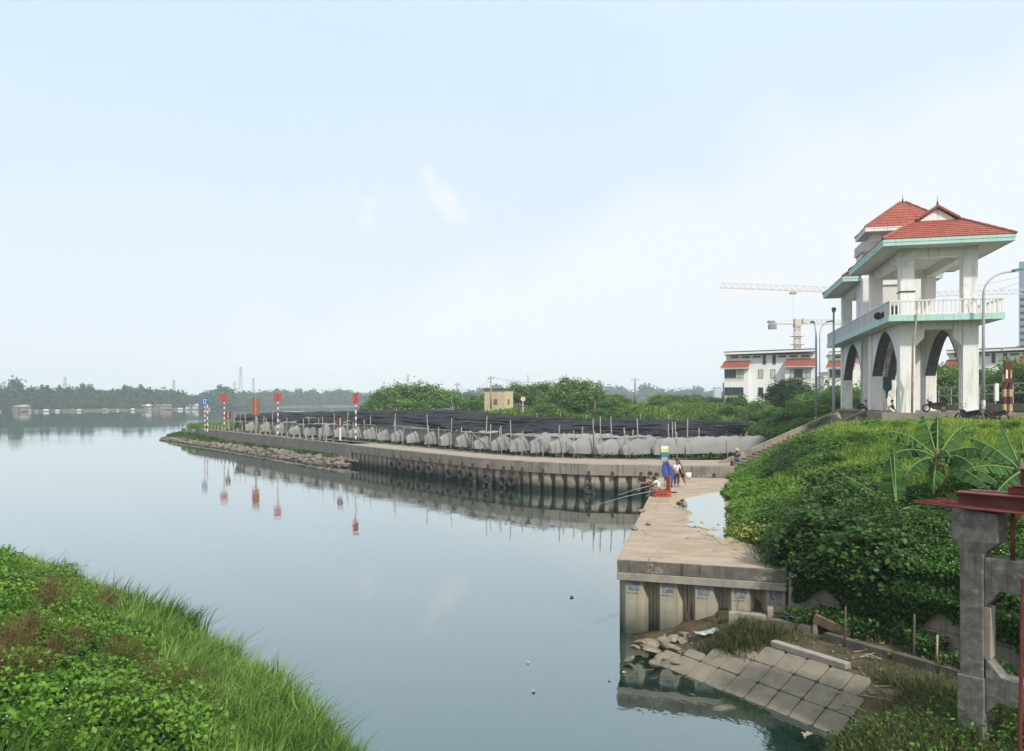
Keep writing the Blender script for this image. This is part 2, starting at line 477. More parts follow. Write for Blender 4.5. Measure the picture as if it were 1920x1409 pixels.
M['iron'] = surf('dark_iron', (.03,.03,.032), (.05,.04,.035), 3, .6)
M['steel_red'] = surf('red_oxide_steel', (.19,.045,.035), (.12,.03,.026), 2.2, .6, .2, 18, stain=(.09,.028,.02), stain_scale=3.0)
M['rust'] = surf('rusty_bracket', (.17,.055,.035), (.09,.035,.025), 4, .85, .2, 20)
M['rubber'] = surf('tyre_rubber', (.035,.036,.038), (.075,.07,.062), 2.5, .85, .2, 16)
M['bamboo'] = surf('bamboo_pole', (.40,.33,.24), (.26,.21,.15), 2, .75, .1, 10, world=False)
M['post'] = surf('weathered_post', (.38,.34,.29), (.24,.21,.175), 1.4, .9, .1, 8)
M['galv'] = surf('galvanised_pole', (.40,.43,.46), (.34,.37,.40), 1, .5, 0, 10, metallic=.3)
M['lampgreen'] = surf('green_lamp_head', (.02,.20,.13), (.02,.14,.10), 2, .4)
M['lampglass'] = surf('lamp_lens', (.5,.55,.5), (.4,.45,.4), 2, .3)
M['signred'] = surf('red_sign_board', (.42,.075,.06), (.33,.06,.05), 1.5, .6, 0, 10)
M['signbrown'] = surf('brown_sign_board', (.30,.10,.055), (.22,.075,.045), 1.5, .7, 0, 10)
M['signmaroon'] = surf('maroon_sign_board', (.115,.032,.028), (.08,.025,.022), 1.5, .7, 0, 10)
M['signblue'] = surf('blue_sign_board', (.04,.16,.42), (.03,.12,.33), 1.5, .6, 0, 10)
M['pwhite'] = surf('white_paint', (.78,.77,.74), (.66,.65,.62), 2, .6)
M['pred'] = surf('red_paint', (.34,.085,.075), (.25,.06,.055), 2, .6)
M['yellow'] = surf('yellow_paint', (.48,.34,.19), (.38,.26,.14), 2, .7)
M['craneo'] = surf('crane_steel', (.66,.54,.44), (.56,.46,.38), .3, .6)
M['craney'] = surf('crane_pale_steel', (.60,.58,.55), (.48,.46,.44), .3, .6)
M['craneg'] = surf('crane_counterweight', (.28,.27,.26), (.2,.2,.2), .3, .8)
M['cream'] = surf('cream_plaster', (.62,.52,.33), (.54,.45,.28), .5, .85, 0, 8, streak=(.40,.33,.21))
M['villa'] = surf('villa_white', (.80,.80,.79), (.74,.74,.73), .3, .85, 0, 4)
M['villatrim'] = surf('villa_dark_trim', (.10,.075,.07), (.08,.06,.06), .3, .7)
M['villabeige'] = surf('villa_beige_band', (.68,.63,.53), (.6,.56,.47), .3, .85)
M['cap_grey'] = surf('pale_grey_wall', (.55,.57,.60), (.48,.50,.53), .05, .9)
M['hiblue'] = surf('blue_grey_cladding', (.30,.36,.46), (.26,.31,.40), .05, .6)
M['crate'] = surf('red_plastic', (.42,.09,.05), (.34,.07,.04), 3, .5)
M['skin'] = surf('skin', (.36,.20,.13), (.30,.165,.11), 6, .6)
M['hair'] = surf('black_hair', (.012,.010,.009), (.02,.016,.014), 30, .6)
M['bluecloth'] = surf('blue_cloth', (.075,.10,.34), (.045,.06,.22), 5, .8)
M['shirtw'] = surf('white_shirt', (.68,.67,.68), (.56,.55,.57), 8, .85)
M['shirtt'] = surf('dark_teal_shirt', (.03,.07,.09), (.02,.05,.06), 8, .85)
M['shirtb'] = surf('beige_shirt', (.42,.38,.30), (.34,.30,.24), 8, .85)
M['shirtp'] = surf('pale_pink_shirt', (.62,.52,.56), (.5,.42,.45), 8, .85)
M['shirtk'] = surf('black_shirt', (.03,.03,.035), (.05,.05,.055), 8, .85)
M['trouserb'] = surf('blue_trousers', (.10,.15,.22), (.07,.10,.16), 8, .85)
M['trouserk'] = surf('khaki_trousers', (.25,.21,.15), (.2,.165,.12), 8, .85)
M['trouserd'] = surf('dark_trousers', (.035,.035,.045), (.05,.05,.06), 8, .85)
M['straw'] = surf('straw', (.50,.42,.28), (.40,.33,.22), 12, .9)
M['umbred'] = surf('red_umbrella_cloth', (.42,.05,.06), (.3,.04,.05), 4, .7)
M['umbblack'] = surf('black_umbrella_cloth', (.02,.02,.025), (.04,.04,.045), 4, .7)
M['bagy'] = surf('yellow_band', (.65,.68,.10), (.55,.58,.09), 4, .7)
M['bagb'] = surf('blue_band', (.03,.22,.42), (.03,.18,.36), 4, .7)
M['bike'] = surf('black_bike_plastic', (.02,.02,.022), (.035,.03,.03), 4, .4)
M['bikered'] = surf('dark_red_bike_panel', (.035,.018,.018), (.02,.015,.015), 4, .3)
M['chrome'] = surf('chrome', (.6,.6,.6), (.5,.5,.5), 4, .25, metallic=.9)
M['trunk'] = surf('bark', (.13,.10,.07), (.08,.06,.045), 3, .95, .4, 12, world=False)
M['banana_stem'] = surf('banana_stem', (.17,.16,.07), (.10,.075,.035), 5, .7, .2, 12, world=False)
M['drybrown'] = surf('dry_stems', (.19,.115,.06), (.13,.08,.045), 3, .95, world=False)
M['boat'] = surf('boat_hull_wood', (.15,.11,.09), (.10,.08,.07), 1, .8)
M['boatwhite'] = surf('boat_white_sheet', (.48,.50,.51), (.38,.40,.41), 1, .7)
M['tin'] = surf('blue_tin', (.05,.30,.42), (.04,.24,.34), 1, .6)
M['tinroof'] = surf('weathered_tin', (.40,.38,.37), (.3,.27,.25), 1, .7)
M['plastic'] = surf('pale_plastic', (.42,.48,.45), (.33,.38,.36), 3, .5)
M['stencil'] = surf('blue_stencil_paint', (.085,.13,.20), (.32,.31,.26), 9, .85)

def glass_mat():
    m, nt, out = new_mat('window_glass'); N = NT(nt)
    b = N.n('ShaderNodeBsdfPrincipled'); b.inputs['Base Color'].default_value = (.025,.035,.045,1); b.inputs['Roughness'].default_value = .12
    b.inputs['Specular IOR Level'].default_value = .35
    nt.links.new(b.outputs[0], out.inputs[0]); return m
M['glass'] = glass_mat()
def curtain_mat():
    return surf('drawn_curtain_pane', (.48,.50,.44), (.40,.42,.37), .6, .4)
M['curtain'] = curtain_mat()

def tile_mat():
    m, nt, out = new_mat('clay_roof_tiles'); N = NT(nt)
    vec = N.n('ShaderNodeTexCoord').outputs['Object']
    f = N.noise(N.mapping(vec, (4,4,6)), 1.2, 4)
    col = N.mix(N.ramp(f, .38, .62), (.37,.095,.06), (.24,.055,.04))
    col = N.mix(N.ramp(N.noise(vec, .5, 4), .5, .7), col, (.30,.10,.07))
    wv = N.n('ShaderNodeTexWave'); wv.wave_type = 'BANDS'; wv.bands_direction = 'DIAGONAL'
    N.set(wv.inputs[0], N.mapping(vec, (1,1,0))); wv.inputs['Scale'].default_value = 1.6
    b = N.n('ShaderNodeBsdfPrincipled'); N.set(b.inputs['Base Color'], col); b.inputs['Roughness'].default_value = .7
    N.set(b.inputs['Normal'], N.bump(wv.outputs['Fac'], .4, .03))
    nt.links.new(b.outputs[0], out.inputs[0]); return m
M['tile'] = tile_mat()
M['ridge'] = surf('ridge_tiles', (.34,.12,.09), (.26,.085,.065), 3, .75, world=False)

def net_mat(name, c1, c2, alpha, transl):
    m, nt, out = new_mat(name); N = NT(nt)
    g = N.n('ShaderNodeNewGeometry').outputs['Position']
    f = N.ramp(N.noise(N.mapping(g, (.25, .6, 1)), 1.0, 5), .35, .7)
    col = N.mix(f, c1, c2)
    d = N.n('ShaderNodeBsdfDiffuse'); N.set(d.inputs[0], col)
    t = N.n('ShaderNodeBsdfTranslucent'); N.set(t.inputs[0], col)
    mx = N.n('ShaderNodeMixShader'); mx.inputs[0].default_value = transl
    nt.links.new(d.outputs[0], mx.inputs[1]); nt.links.new(t.outputs[0], mx.inputs[2])
    tr = N.n('ShaderNodeBsdfTransparent')
    m2 = N.n('ShaderNodeMixShader'); m2.inputs[0].default_value = alpha
    nt.links.new(tr.outputs[0], m2.inputs[1]); nt.links.new(mx.outputs[0], m2.inputs[2])
    nt.links.new(m2.outputs[0], out.inputs[0]); return m
M['shade'] = net_mat('black_shade_cloth', (.030,.033,.040), (.058,.062,.072), .93, .15)
M['insect'] = net_mat('white_insect_net', (.47,.47,.465), (.38,.385,.38), .84, .4)
M['groundcloth'] = surf('grey_ground_cloth', (.27,.26,.245), (.20,.19,.175), .5, .95, stain=(.16,.14,.11), stain_scale=.8)

M['leaf_near'] = leafmat('bank_leaves', [(.016,.050,.008), (.075,.19,.018), (.22,.40,.05)], .35)
M['grass_near'] = leafmat('bank_grass', [(.04,.09,.014), (.12,.25,.035), (.30,.44,.11)], .35)
M['brown_weed'] = leafmat('dry_weed_sprays', [(.085,.065,.025), (.17,.115,.05), (.26,.20,.085)], .3, .9)
M['olive_weed'] = leafmat('olive_weed_sprays', [(.07,.095,.022), (.14,.17,.045), (.24,.24,.085)], .3, .9)
M['leaf_dark'] = leafmat('dark_creeper_leaves', [(.010,.036,.008), (.032,.098,.016), (.09,.20,.032)], .3, .45)
M['leaf_shrub'] = leafmat('shrub_leaves', [(.008,.030,.008), (.032,.090,.018), (.13,.22,.05)], .3, .45)  # dark tones lowered to carry the thicket's deep shade in leaf colour
M['leaf_low'] = leafmat('low_plant_leaves', [(.022,.062,.010), (.075,.18,.022), (.18,.31,.05)], .35)
M['grass_slope'] = leafmat('slope_grass', [(.075,.15,.018), (.19,.31,.038), (.38,.46,.09)], .35, .6)
M['grass_dry'] = leafmat('dull_bank_grass', [(.045,.06,.02), (.085,.10,.035), (.14,.14,.06)], .3, .7)
M['leaf_far'] = leafmat('far_tree_leaves', [(.008,.040,.026), (.014,.060,.034), (.03,.09,.045)], .2, .7)
M['leaf_mid'] = leafmat('dike_tree_leaves', [(.025,.078,.014), (.08,.19,.03), (.19,.30,.055)], .3, .6)
M['leaf_round'] = leafmat('dense_tree_leaves', [(.010,.036,.014), (.022,.062,.02), (.04,.09,.028)], .2, .6)
M['leaf_banana'] = leafmat('banana_leaf', [(.014,.052,.012), (.038,.115,.022), (.095,.20,.042)], .35, .55, spec=.18)
M['leaf_yellow'] = leafmat('yellowing_leaves', [(.16,.20,.03), (.28,.30,.05), (.40,.38,.10)], .3)
M['flower'] = surf('white_petals', (.80,.80,.76), (.7,.7,.66), 4, .7)
M['rib'] = surf('banana_midrib', (.17,.24,.075), (.13,.19,.055), 4, .5)

def water_mat(name, deep, bump_s):
    m, nt, out = new_mat(name); N = NT(nt)
    g = N.n('ShaderNodeNewGeometry').outputs['Position']
    n1 = N.noise(N.mapping(g, (1.0, .55, 1)), 1.4, 3, .5)
    n2 = N.noise(N.mapping(g, (1.0, .5, 1), (4,1,0)), 7.0, 2, .5)
    n3 = N.noise(N.mapping(g, (.02, .045, 1), (9,1,0)), 1.0, 4, .55)
    calm = N.ramp(n3, .46, .60)
    h = N.math('ADD', N.math('MULTIPLY', n1, .7), N.math('MULTIPLY', n2, .22))
    h = N.math('MULTIPLY', h, N.math('ADD', .35, N.math('MULTIPLY', calm, .65)))
    nrm = N.bump(h, bump_s, .05)
    d = N.n('ShaderNodeBsdfDiffuse'); d.inputs[0].default_value = (*deep, 1)
    gs = N.n('ShaderNodeBsdfGlossy'); gs.inputs['Color'].default_value = (.95, .995, .975, 1); gs.inputs['Roughness'].default_value = .03
    N.set(gs.inputs['Normal'], nrm)
    lw_ = N.n('ShaderNodeLayerWeight'); lw_.inputs[0].default_value = .5; N.set(lw_.inputs['Normal'], nrm)
    f = N.math('ADD', .19, N.math('MULTIPLY', N.math('POWER', lw_.outputs['Facing'], 2.9), .80), True)
    mx = N.n('ShaderNodeMixShader'); N.set(mx.inputs[0], f)
    nt.links.new(d.outputs[0], mx.inputs[1]); nt.links.new(gs.outputs[0], mx.inputs[2])
    nt.links.new(mx.outputs[0], out.inputs[0]); return m
M['water'] = water_mat('river_water', (.014,.032,.025), .20)
M['puddle'] = water_mat('puddle_water', (.10,.10,.09), .01)
M['kerb'] = surf('dirty_kerb_concrete', (.17,.15,.12), (.10,.088,.07), 2.2, .95, .3, 14, streak=(.06,.052,.042), stain=(.07,.075,.04), stain_scale=1.2)
# ------------------------------------------------------------------ terrain shapes (plan, metres; camera at the origin looking along +Y)
QUAY = [(16.43,55.4),(13.6,55.75),(10.87,56.3),(5.55,57.5),(1.65,59.7),(-2.63,63.6),(-7.83,70.0),(-13.0,76.6),(-17.6,83.0)]
P0, P1, P2, P3 = (3.15,23.2), (9.1,48.0), (14.3,46.9), (7.75,21.75)
WB = [(4.2,11.0,'n'),(5.7,15.2,'n'),(6.84,16.0,'n'),(3.85,20.5,'n'),(3.3,22.7,'n'),(3.7,23.6,'w'),(9.4,47.7,'w'),(13.4,47.0,'w'),(16.9,56.0,'w')]
WB += [(x + .35, y + .45, 'w') for x, y in QUAY[1:]]
WB += [(-17.3,79.4,'s'),(-20.5,82.5,'s'),(-30,95,'s'),(-43.5,113,'s'),(-61,134,'s'),(-64.5,141,'s'),(-62,148,'s'),(-45,176,'s'),(-20,228,'s'),(30,330,'s'),
       (150,500,'s'),(900,700,'s'),(3000,900,'x'),(3000,-300,'x'),(14,-300,'x'),(5,0,'n'),(4.2,11.0,'n')]
WBP = [(a, b) for a, b, _ in WB]
WBT = np.array([{'n':0,'w':1,'s':2,'x':3}[c] for _, _, c in WB])
TOE = [(16,10),(13.5,13.2),(10.4,17.9),(8.0,21.5),(7.9,24),(8.1,27.8),(10.9,38.7),(13.5,47),(16.9,56.6),(20.8,68),(36,122),(3,130),(-10,142),(-32,165)]
TOEP = TOE + [(-40,186),(-15,237),(35,338),(155,508),(900,708),(3000,905),(3000,-300),(20,-300)]
def smin(a, b, k=6.0):
    a = np.maximum(a, 1e-4); b = np.maximum(b, 1e-4)
    return (a**-k + b**-k) ** (-1/k)
def ground_z(x, y):
    x = np.asarray(x, float); y = np.asarray(y, float)
    inside = inpoly(x, y, WBP)
    sd_, wh = distline(x, y, WBP)
    ty = WBT[wh]
    near = smin(.5*sd_, .80 + .05*sd_) - .02
    near = near*np.where(y > 19.8, np.clip((x-3.4)/2.9, .2, 1), 1)
    left = np.where(sd_ < 4.6, np.minimum(.27*sd_, 1.15), 2.08)
    z = np.where(ty == 1, np.where(sd_ > .7, 2.05, -3.0), np.where(ty == 0, near, np.where(ty == 2, left, 2.08)))
    toe = inpoly(x, y, TOEP)
    d, _ = distline(x, y, TOE)
    s = np.interp(y, [14,30,50,60], [.25,.28,.37,.38])
    H = np.interp(x, [-40,-12,5,20], [.9,1.6,3.1,3.45])
    bank = 2.15 + smin(s*d, H) + .22*(vnoise(x, y, 5.0, 3) - .5)*np.clip(d/3, 0, 1)
    far_s = np.where(ty == 2, .3*sd_, 99)
    bank = np.minimum(bank, np.maximum(far_s, .2))
    z = np.where(toe & ~((d < .6) & (y < 22.4) & (y > 9)), bank, z)
    z = np.where(np.hypot(x+17.3, y-82.3) < 3.6, np.minimum(z, .35), z)
    return np.where(inside, z, -3.0)
SL = [(-75,70),(-24.5,35.2),(-17.6,30.0),(-11.6,24.6),(-5.6,18.6),(-3.0,14.9),(-1.1,11.3),(1,5),(2,-6)]
SLP = SL + [(-10,-40),(-90,-40),(-110,40)]
def left_z(x, y):
    x = np.asarray(x, float); y = np.asarray(y, float)
    d, _ = distline(x, y, SL)
    z = smin(.42*d, np.full_like(d, 4.8), 4) + .3*(vnoise(x, y, 2.2, 5) - .5)*np.clip(d, 0, 1)
    return np.where(inpoly(x, y, SLP), z, -.45*d)
def raymarch(px, py, zf, y0=6.0, y1=200.0, step=.05):
    Y = np.arange(y0, y1, step)
    X = (px-960)/F_PX*Y; Z = CAM_Z - (py-HOR)/F_PX*Y
    g = zf(X, Y)
    k = np.argmax(Z <= g)
    return Vector((X[k], Y[k], float(g[k])))

def grid_mesh(name, xs, ys, zf, mat, keep):
    X, Y = np.meshgrid(xs, ys); Z = zf(X, Y)
    V = np.stack([X, Y, Z], -1).reshape(-1, 3)
    nx, ny = len(xs), len(ys)
    i = (np.arange(ny-1)[:, None]*nx + np.arange(nx-1)[None, :]).ravel()
    Fq = np.stack([i, i+1, i+1+nx, i+nx], 1)
    zz = V[:, 2][Fq]
    Fq = Fq[keep(zz)]
    return np_mesh(name, V, [Fq], mat, smooth=True)

def ground_mat(dark=False):
    m, nt, out = new_mat('bank_earth'); N = NT(nt)
    g = N.n('ShaderNodeNewGeometry').outputs['Position']
    c = N.mix(N.ramp(N.noise(g, .35, 5), .38, .62), (.050,.078,.022), (.085,.070,.040))
    c = N.mix(N.ramp(N.noise(g, 3.0, 5), .45, .7), c, (.045,.055,.020))
    sp = N.n('ShaderNodeSeparateXYZ'); N.set(sp.inputs[0], g)
    q = N.n('ShaderNodeMapRange'); N.set(q.inputs[0], N.math('ADD', sp.outputs[2], N.math('MULTIPLY', N.noise(g, 1.2, 4), .5)))
    q.inputs[1].default_value = 1.75; q.inputs[2].default_value = 1.4
    mud = N.mix(N.ramp(N.noise(g, 2.2, 5), .35, .65), (.115,.088,.055), (.06,.052,.034))
    c = N.mix(q.outputs[0], c, mud) if not dark else N.mix(.85, c, (.016,.022,.008))  # dark variant: shade beneath the plants put into the earth colour
    b = N.n('ShaderNodeBsdfPrincipled'); N.set(b.inputs['Base Color'], c); b.inputs['Roughness'].default_value = 1
    b.inputs['Specular IOR Level'].default_value = .1
    N.set(b.inputs['Normal'], N.bump(N.noise(g, 6, 4), .6, .05))
    nt.links.new(b.outputs[0], out.inputs[0]); return m
M['ground'] = ground_mat(); M['ground_shaded'] = ground_mat(True)

# ground sheet (river bed) to the horizon, water over it
tag(MB().add([(-3250,-400,-3.05),(3250,-400,-3.05),(3250,3250,-3.05),(-3250,3250,-3.05)], [(0,1,2,3)]).build('ground', M['soil']), kind='structure')
tag(MB().add([(-3200,-300,0),(3200,-300,0),(3200,2500,0),(-3200,2500,0)], [(0,1,2,3)]).build('water', M['water']), kind='structure')
xs = np.concatenate([np.arange(-70, 2, 1.0), np.arange(2, 42, .4), np.arange(42, 150, 2.5), np.geomspace(150, 3000, 24)])
ys = np.concatenate([np.arange(-300, 4, 24), np.arange(4, 64, .4), np.arange(64, 220, 1.6), np.geomspace(220, 905, 26)])
tag(link('terrain', grid_mesh('terrain', xs, ys, ground_z, M['ground'], lambda z: z.max(1) > -2.9)), kind='structure')
xs = np.concatenate([np.arange(-110, -30, 3), np.arange(-30, 4.1, .4)])
ys = np.concatenate([np.arange(-40, 4, 3), np.arange(4, 38, .4), np.arange(38, 75, 2)])
tag(link('river_bank', grid_mesh('river_bank', xs, ys, left_z, M['ground_shaded'], lambda z: z.max(1) > -1.2)), kind='structure')
# far bank
FAR = [(-3200,250),(-1200,330),(-500,405),(-292,441),(-258,490),(-222,545),(-232,634),(-230,725),(-194,781),(-52,846),(300,900),(2000,900),(3100,900)]
mb = MB()
n = len(FAR)
rows = [FAR, [(x, y+6) for x, y in FAR], [(x, y+40) for x, y in FAR], [(x*1.02, 3200) for x, y in FAR]]
zs = [-.4, .9, 2.0, 3.0]
for r_, z in zip(rows, zs): mb.v += [(x, y, z) for x, y in r_]
for k in range(3):
    for i in range(n-1): mb.f.append((k*n+i, k*n+i+1, (k+1)*n+i+1, (k+1)*n+i))
M['farbank'] = surf('far_bank_earth', (.10,.09,.065), (.06,.075,.035), .05, 1, 0, .4)
tag(mb.build('far_bank', M['farbank']), kind='structure')

# ------------------------------------------------------------------ resample helper
def resample(pl, step):
    pts = [Vector((p[0], p[1], 0)) for p in pl]; out = []
    acc = 0.0; nxt = step/2
    for a, b in zip(pts[:-1], pts[1:]):
        L = (b-a).length
        while nxt <= acc + L:
            t = (nxt-acc)/L; out.append((a.lerp(b, t), (b-a).normalized())); nxt += step
        acc += L
    return out
def offset(pl, d):       # to the right of travel
    out = []
    for i, p in enumerate(pl):
        a = Vector(pl[max(i-1, 0)][:2]); b = Vector(pl[min(i+1, len(pl)-1)][:2])
        t = (b-a).normalized(); out.append((p[0]+t.y*d, p[1]-t.x*d))
    return out
def strip(pl, d0, d1, z0, z1, mb=None):
    """solid strip along a polyline between two right-hand offsets"""
    mb = mb or MB(); A = offset(pl, d0); B = offset(pl, d1)
    o = len(mb.v); n = len(pl)
    for i in range(n):
        mb.v += [(*A[i], z0), (*B[i], z0), (*B[i], z1), (*A[i], z1)]
    for i in range(n-1):
        p, q = o+4*i, o+4*i+4
        for a, b in ((0,1),(1,2),(2,3),(3,0)): mb.f.append((p+a, p+b, q+b, q+a))
    mb.f.append((o+3, o+2, o+1, o)); e = o+4*(n-1); mb.f.append((e, e+1, e+2, e+3))
    return mb
def pile_mesh(name, mat, z0, z1, wdt=.98):
    h = wdt/2
    pr = [(-h,.42),(-h+.09,.42),(-.25,.02),(.25,.02),(h-.09,.42),(h,.42),(h,.54),(-h,.54)]
    return MB().prism(pr, z0, z1).mesh(name, mat)

# ------------------------------------------------------------------ far quay
quay = thing('concrete_quay', 'long curving concrete quay on sheet piles in front of the black shade nets', 'quay')
QD = []
for i in range(len(QUAY)-1):
    for k in range(3):
        t = k/3; QD.append((QUAY[i][0]*(1-t)+QUAY[i+1][0]*t, QUAY[i][1]*(1-t)+QUAY[i+1][1]*t))
QD.append(QUAY[-1])
strip(QD, 0, .95, 1.40, 2.20).build('capping_beam', M['capping'], quay)
strip(QD, .955, 6.2, 1.95, 2.185).build('deck', M['deck2'], quay)
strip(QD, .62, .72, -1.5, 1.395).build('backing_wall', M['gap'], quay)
pm = pile_mesh('sheet_pile', M['pile_quay'], -2.0, 1.395)
piles = resample(QD, 1.0)
for c, t in piles:
    r = Vector((t.y, -t.x, 0))
    link('sheet_pile', pm, quay, c + r*.12, (0, 0, math.atan2(-t.y, -t.x)))
MB().prism([(-17.2,82.4),(-17.9,83.3),(-14.5,86.5),(-13.6,85.5)], -.6, 2.19).build('end_wall', M['capping'], quay)
bm = MB().box(-.09,.09,-.06,.0,-.55,-.0).box(-.05,.05,-.09,-.06,-.45,-.1).mesh('bracket', M['rust'])
tm = MB().torus(.34,.13,22,8,axis='y').mesh('tyre', M['rubber'], True)
rp = MB().tube([(0,0,.35),(0,0,1.2)], .025, 5).mesh('rope', M['rubber'])
def quay_at_px(px):
    best = None
    for i in range(400):
        s = i/399*(len(QD)-1); k = min(int(s), len(QD)-2); f = s-k
        x = QD[k][0]*(1-f)+QD[k+1][0]*f; y = QD[k][1]*(1-f)+QD[k+1][1]*f
        e = abs(960+F_PX*x/y-px)
        if best is None or e < best[0]:
            t = Vector((QD[k+1][0]-QD[k][0], QD[k+1][1]-QD[k][1], 0)).normalized(); best = (e, Vector((x, y, 0)), t)
    return best[1], best[2]
for px in (739,755,772,789,808,826,846,867,888,916,946,962,980,1018,1104,1150,1202,1270,1296,1340,1374):
    c, t = quay_at_px(px); r = Vector((t.y, -t.x, 0))
    link('bracket', bm, quay, c - r*.0 + Vector((0,0,1.72)), (0, 0, math.atan2(-t.y, -t.x)))
spots = [(739,.75,'first'),(755,.78,'second'),(772,.72,'third'),(789,.70,'fourth'),(808,.74,'fifth'),(846,.66,'sixth'),(867,.72,'seventh'),(888,.66,'eighth'),(916,.60,'ninth'),(946,.52,'tenth'),(962,.58,'eleventh'),(1104,.42,'')]
for px, z, od in spots:
    c, t = quay_at_px(px); r = Vector((t.y, -t.x, 0))
    lb = f'{od} tyre fender from the left hanging on the curved quay wall' if od else 'lone rightmost tyre fender hanging on the curved quay wall'
    T = thing('tyre_fender', lb, 'tyre', c - r*.16 + Vector((0,0,z)), math.atan2(-t.y, -t.x) + rng.normal()*.12, 'tyre fenders along the quay')
    link('tyre', tm, T, rot=(rng.normal()*.1, 0, 0)); link('rope', rp, T)
    tm2 = link('tyre', tm, T, loc=(rng.normal()*.06, .02, -.52), rot=(rng.normal()*.15,0,0)) if px in (888,916,946,1104) else None

# ------------------------------------------------------------------ near pier
pier = thing('concrete_pier', 'near concrete pier with beige deck and W-shaped sheet piles', 'pier')
v0, v1, v2, v3 = Vector((*P0,0)), Vector((*P1,0)), Vector((*P2,0)), Vector((*P3,0))
fd = (v3-v0).normalized(); ld = (v1-v0).normalized()
def quadz(mb, pts, z0, z1): return mb.prism([(p.x, p.y) for p in pts], z0, z1)
ia, ib, ic, id_ = v0+fd*.55+ld*.55, v1+fd*.55-ld*.2, v2, v3+ld*.55+fd*.8
# deck cast in bays with joints between them
nb = 8
for k in range(nb):
    a0, a1 = k/nb, (k+1)/nb - .0012
    pts = [ia.lerp(ib, a0), id_.lerp(ic, a0), id_.lerp(ic, a1), ia.lerp(ib, a1)]
    quadz(MB(), pts, 1.75, 2.197 - .003*(k % 2)).build('deck_slab', M['deck'], pier)
# capping beams, stained and shade-darkened above, paler below
e0 = v0; e3 = v3 + fd*.02
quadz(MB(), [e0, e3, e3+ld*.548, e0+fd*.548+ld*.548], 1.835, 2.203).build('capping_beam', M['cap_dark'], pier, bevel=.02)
quadz(MB(), [e0-ld*.008, e3-ld*.008, e3+ld*.53, e0+ld*.53], 1.60, 1.832).build('capping_beam', M['cap_low'], pier, bevel=.015)
quadz(MB(), [v0+ld*.002, v0+fd*.548+ld*.552, v1+fd*.548, v1], 1.60, 2.2025).build('capping_beam', M['capping'], pier, bevel=.02)
quadz(MB(), [v1+fd*.55-ld*.198, v2-ld*.1, v2+ld*.25, v1+fd*.55+ld*.3], 1.55, 2.198).build('capping_beam', M['capping'], pier)
# top of the front beam carries the same screed as the deck
quadz(MB(), [e0+ld*.03+fd*.03, e3+ld*.03, e3+ld*.56, e0+fd*.03+ld*.56], 2.2035, 2.2065).build('screed', M['deck'], pier)
quadz(MB(), [v0+ld*.565+fd*.03, v0+fd*.56+ld*.565, v1+fd*.54, v1+fd*.03], 2.203, 2.2062).build('screed', M['deck'], pier)
pm2 = pile_mesh('sheet_pile', M['pile'], -2.0, 1.597, 1.0)
L = (v3-v0).length
ang = math.atan2(fd.y, fd.x)
for k in range(5):
    c = v0 + fd*(.52 + k*1.02 - .02) + ld*.10
    if k == 4: c = v0 + fd*(L-.30) + ld*.10
    pl_ = link('sheet_pile', pm2, pier, c, (0, 0, ang))
    st = MB()
    if k > 0 or True:
        st.box(-.17,.16,.009,.0175,1.30,1.57)
        for q in range(3): st.box(-.20+.12*q,-.13+.12*q,.009,.0175,1.20-.0*q,1.24)
        if k < 5: st.build('stencil', M['stencil'], pl_)
for c, t in resample([P0, P1], 1.0)[1:]:
    r = Vector((t.y, -t.x, 0))
    link('sheet_pile', pm2, pier, c + r*.10, (0, 0, math.atan2(-t.y, -t.x)))
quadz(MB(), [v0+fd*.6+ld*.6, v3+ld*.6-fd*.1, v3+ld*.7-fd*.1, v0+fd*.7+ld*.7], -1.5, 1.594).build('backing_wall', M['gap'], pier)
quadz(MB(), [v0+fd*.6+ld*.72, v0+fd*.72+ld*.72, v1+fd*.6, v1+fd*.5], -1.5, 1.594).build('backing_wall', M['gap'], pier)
# puddle on the deck
PUD = [(590,800),(612,762),(640,738),(690,728),(740,712),(800,705),(860,688),(930,680),(1000,670),(1060,676),(1100,698),(1085,725),(1022,762),(1035,830),(1050,890),(1062,950),(1075,1000),(1062,1040),(1040,1088),
       (1000,1090),(985,1070),(955,1062),(940,1045),(880,1036),(860,1022),(905,1014),(990,1012),(985,1002),(940,994),(860,990),(800,972),(740,972),(672,962),(700,944),(770,938),(745,926),(715,932),(722,912),(700,900),(735,880),(748,852),(700,824),(640,812)]
pv = [onz(1140+x/4.6975, 780+y/4.6975, 2.2105) for x, y in PUD]
mb = MB().add(pv, [tuple(reversed(range(len(pv))))])
tag(mb.build('puddle', M['puddle']), 'shallow puddle of rainwater lying on the pier deck', 'puddle')
M['silt'] = surf('ochre_silt', (.44,.335,.20), (.37,.29,.19), 2.5, .9, .2, 16)
cen = sum(pv, Vector())/len(pv)
rim = [cen + (p-cen)*(1.10 + .11*math.sin(i*2.3) + .10*math.sin(i*.71+1)) - fd*(.25*max(0, math.sin(i*.33))) for i, p in enumerate(pv)]
tag(MB().add([(p.x, p.y, 2.2085) for p in rim], [tuple(reversed(range(len(rim))))]).build('silt_stain', M['silt'], pier))

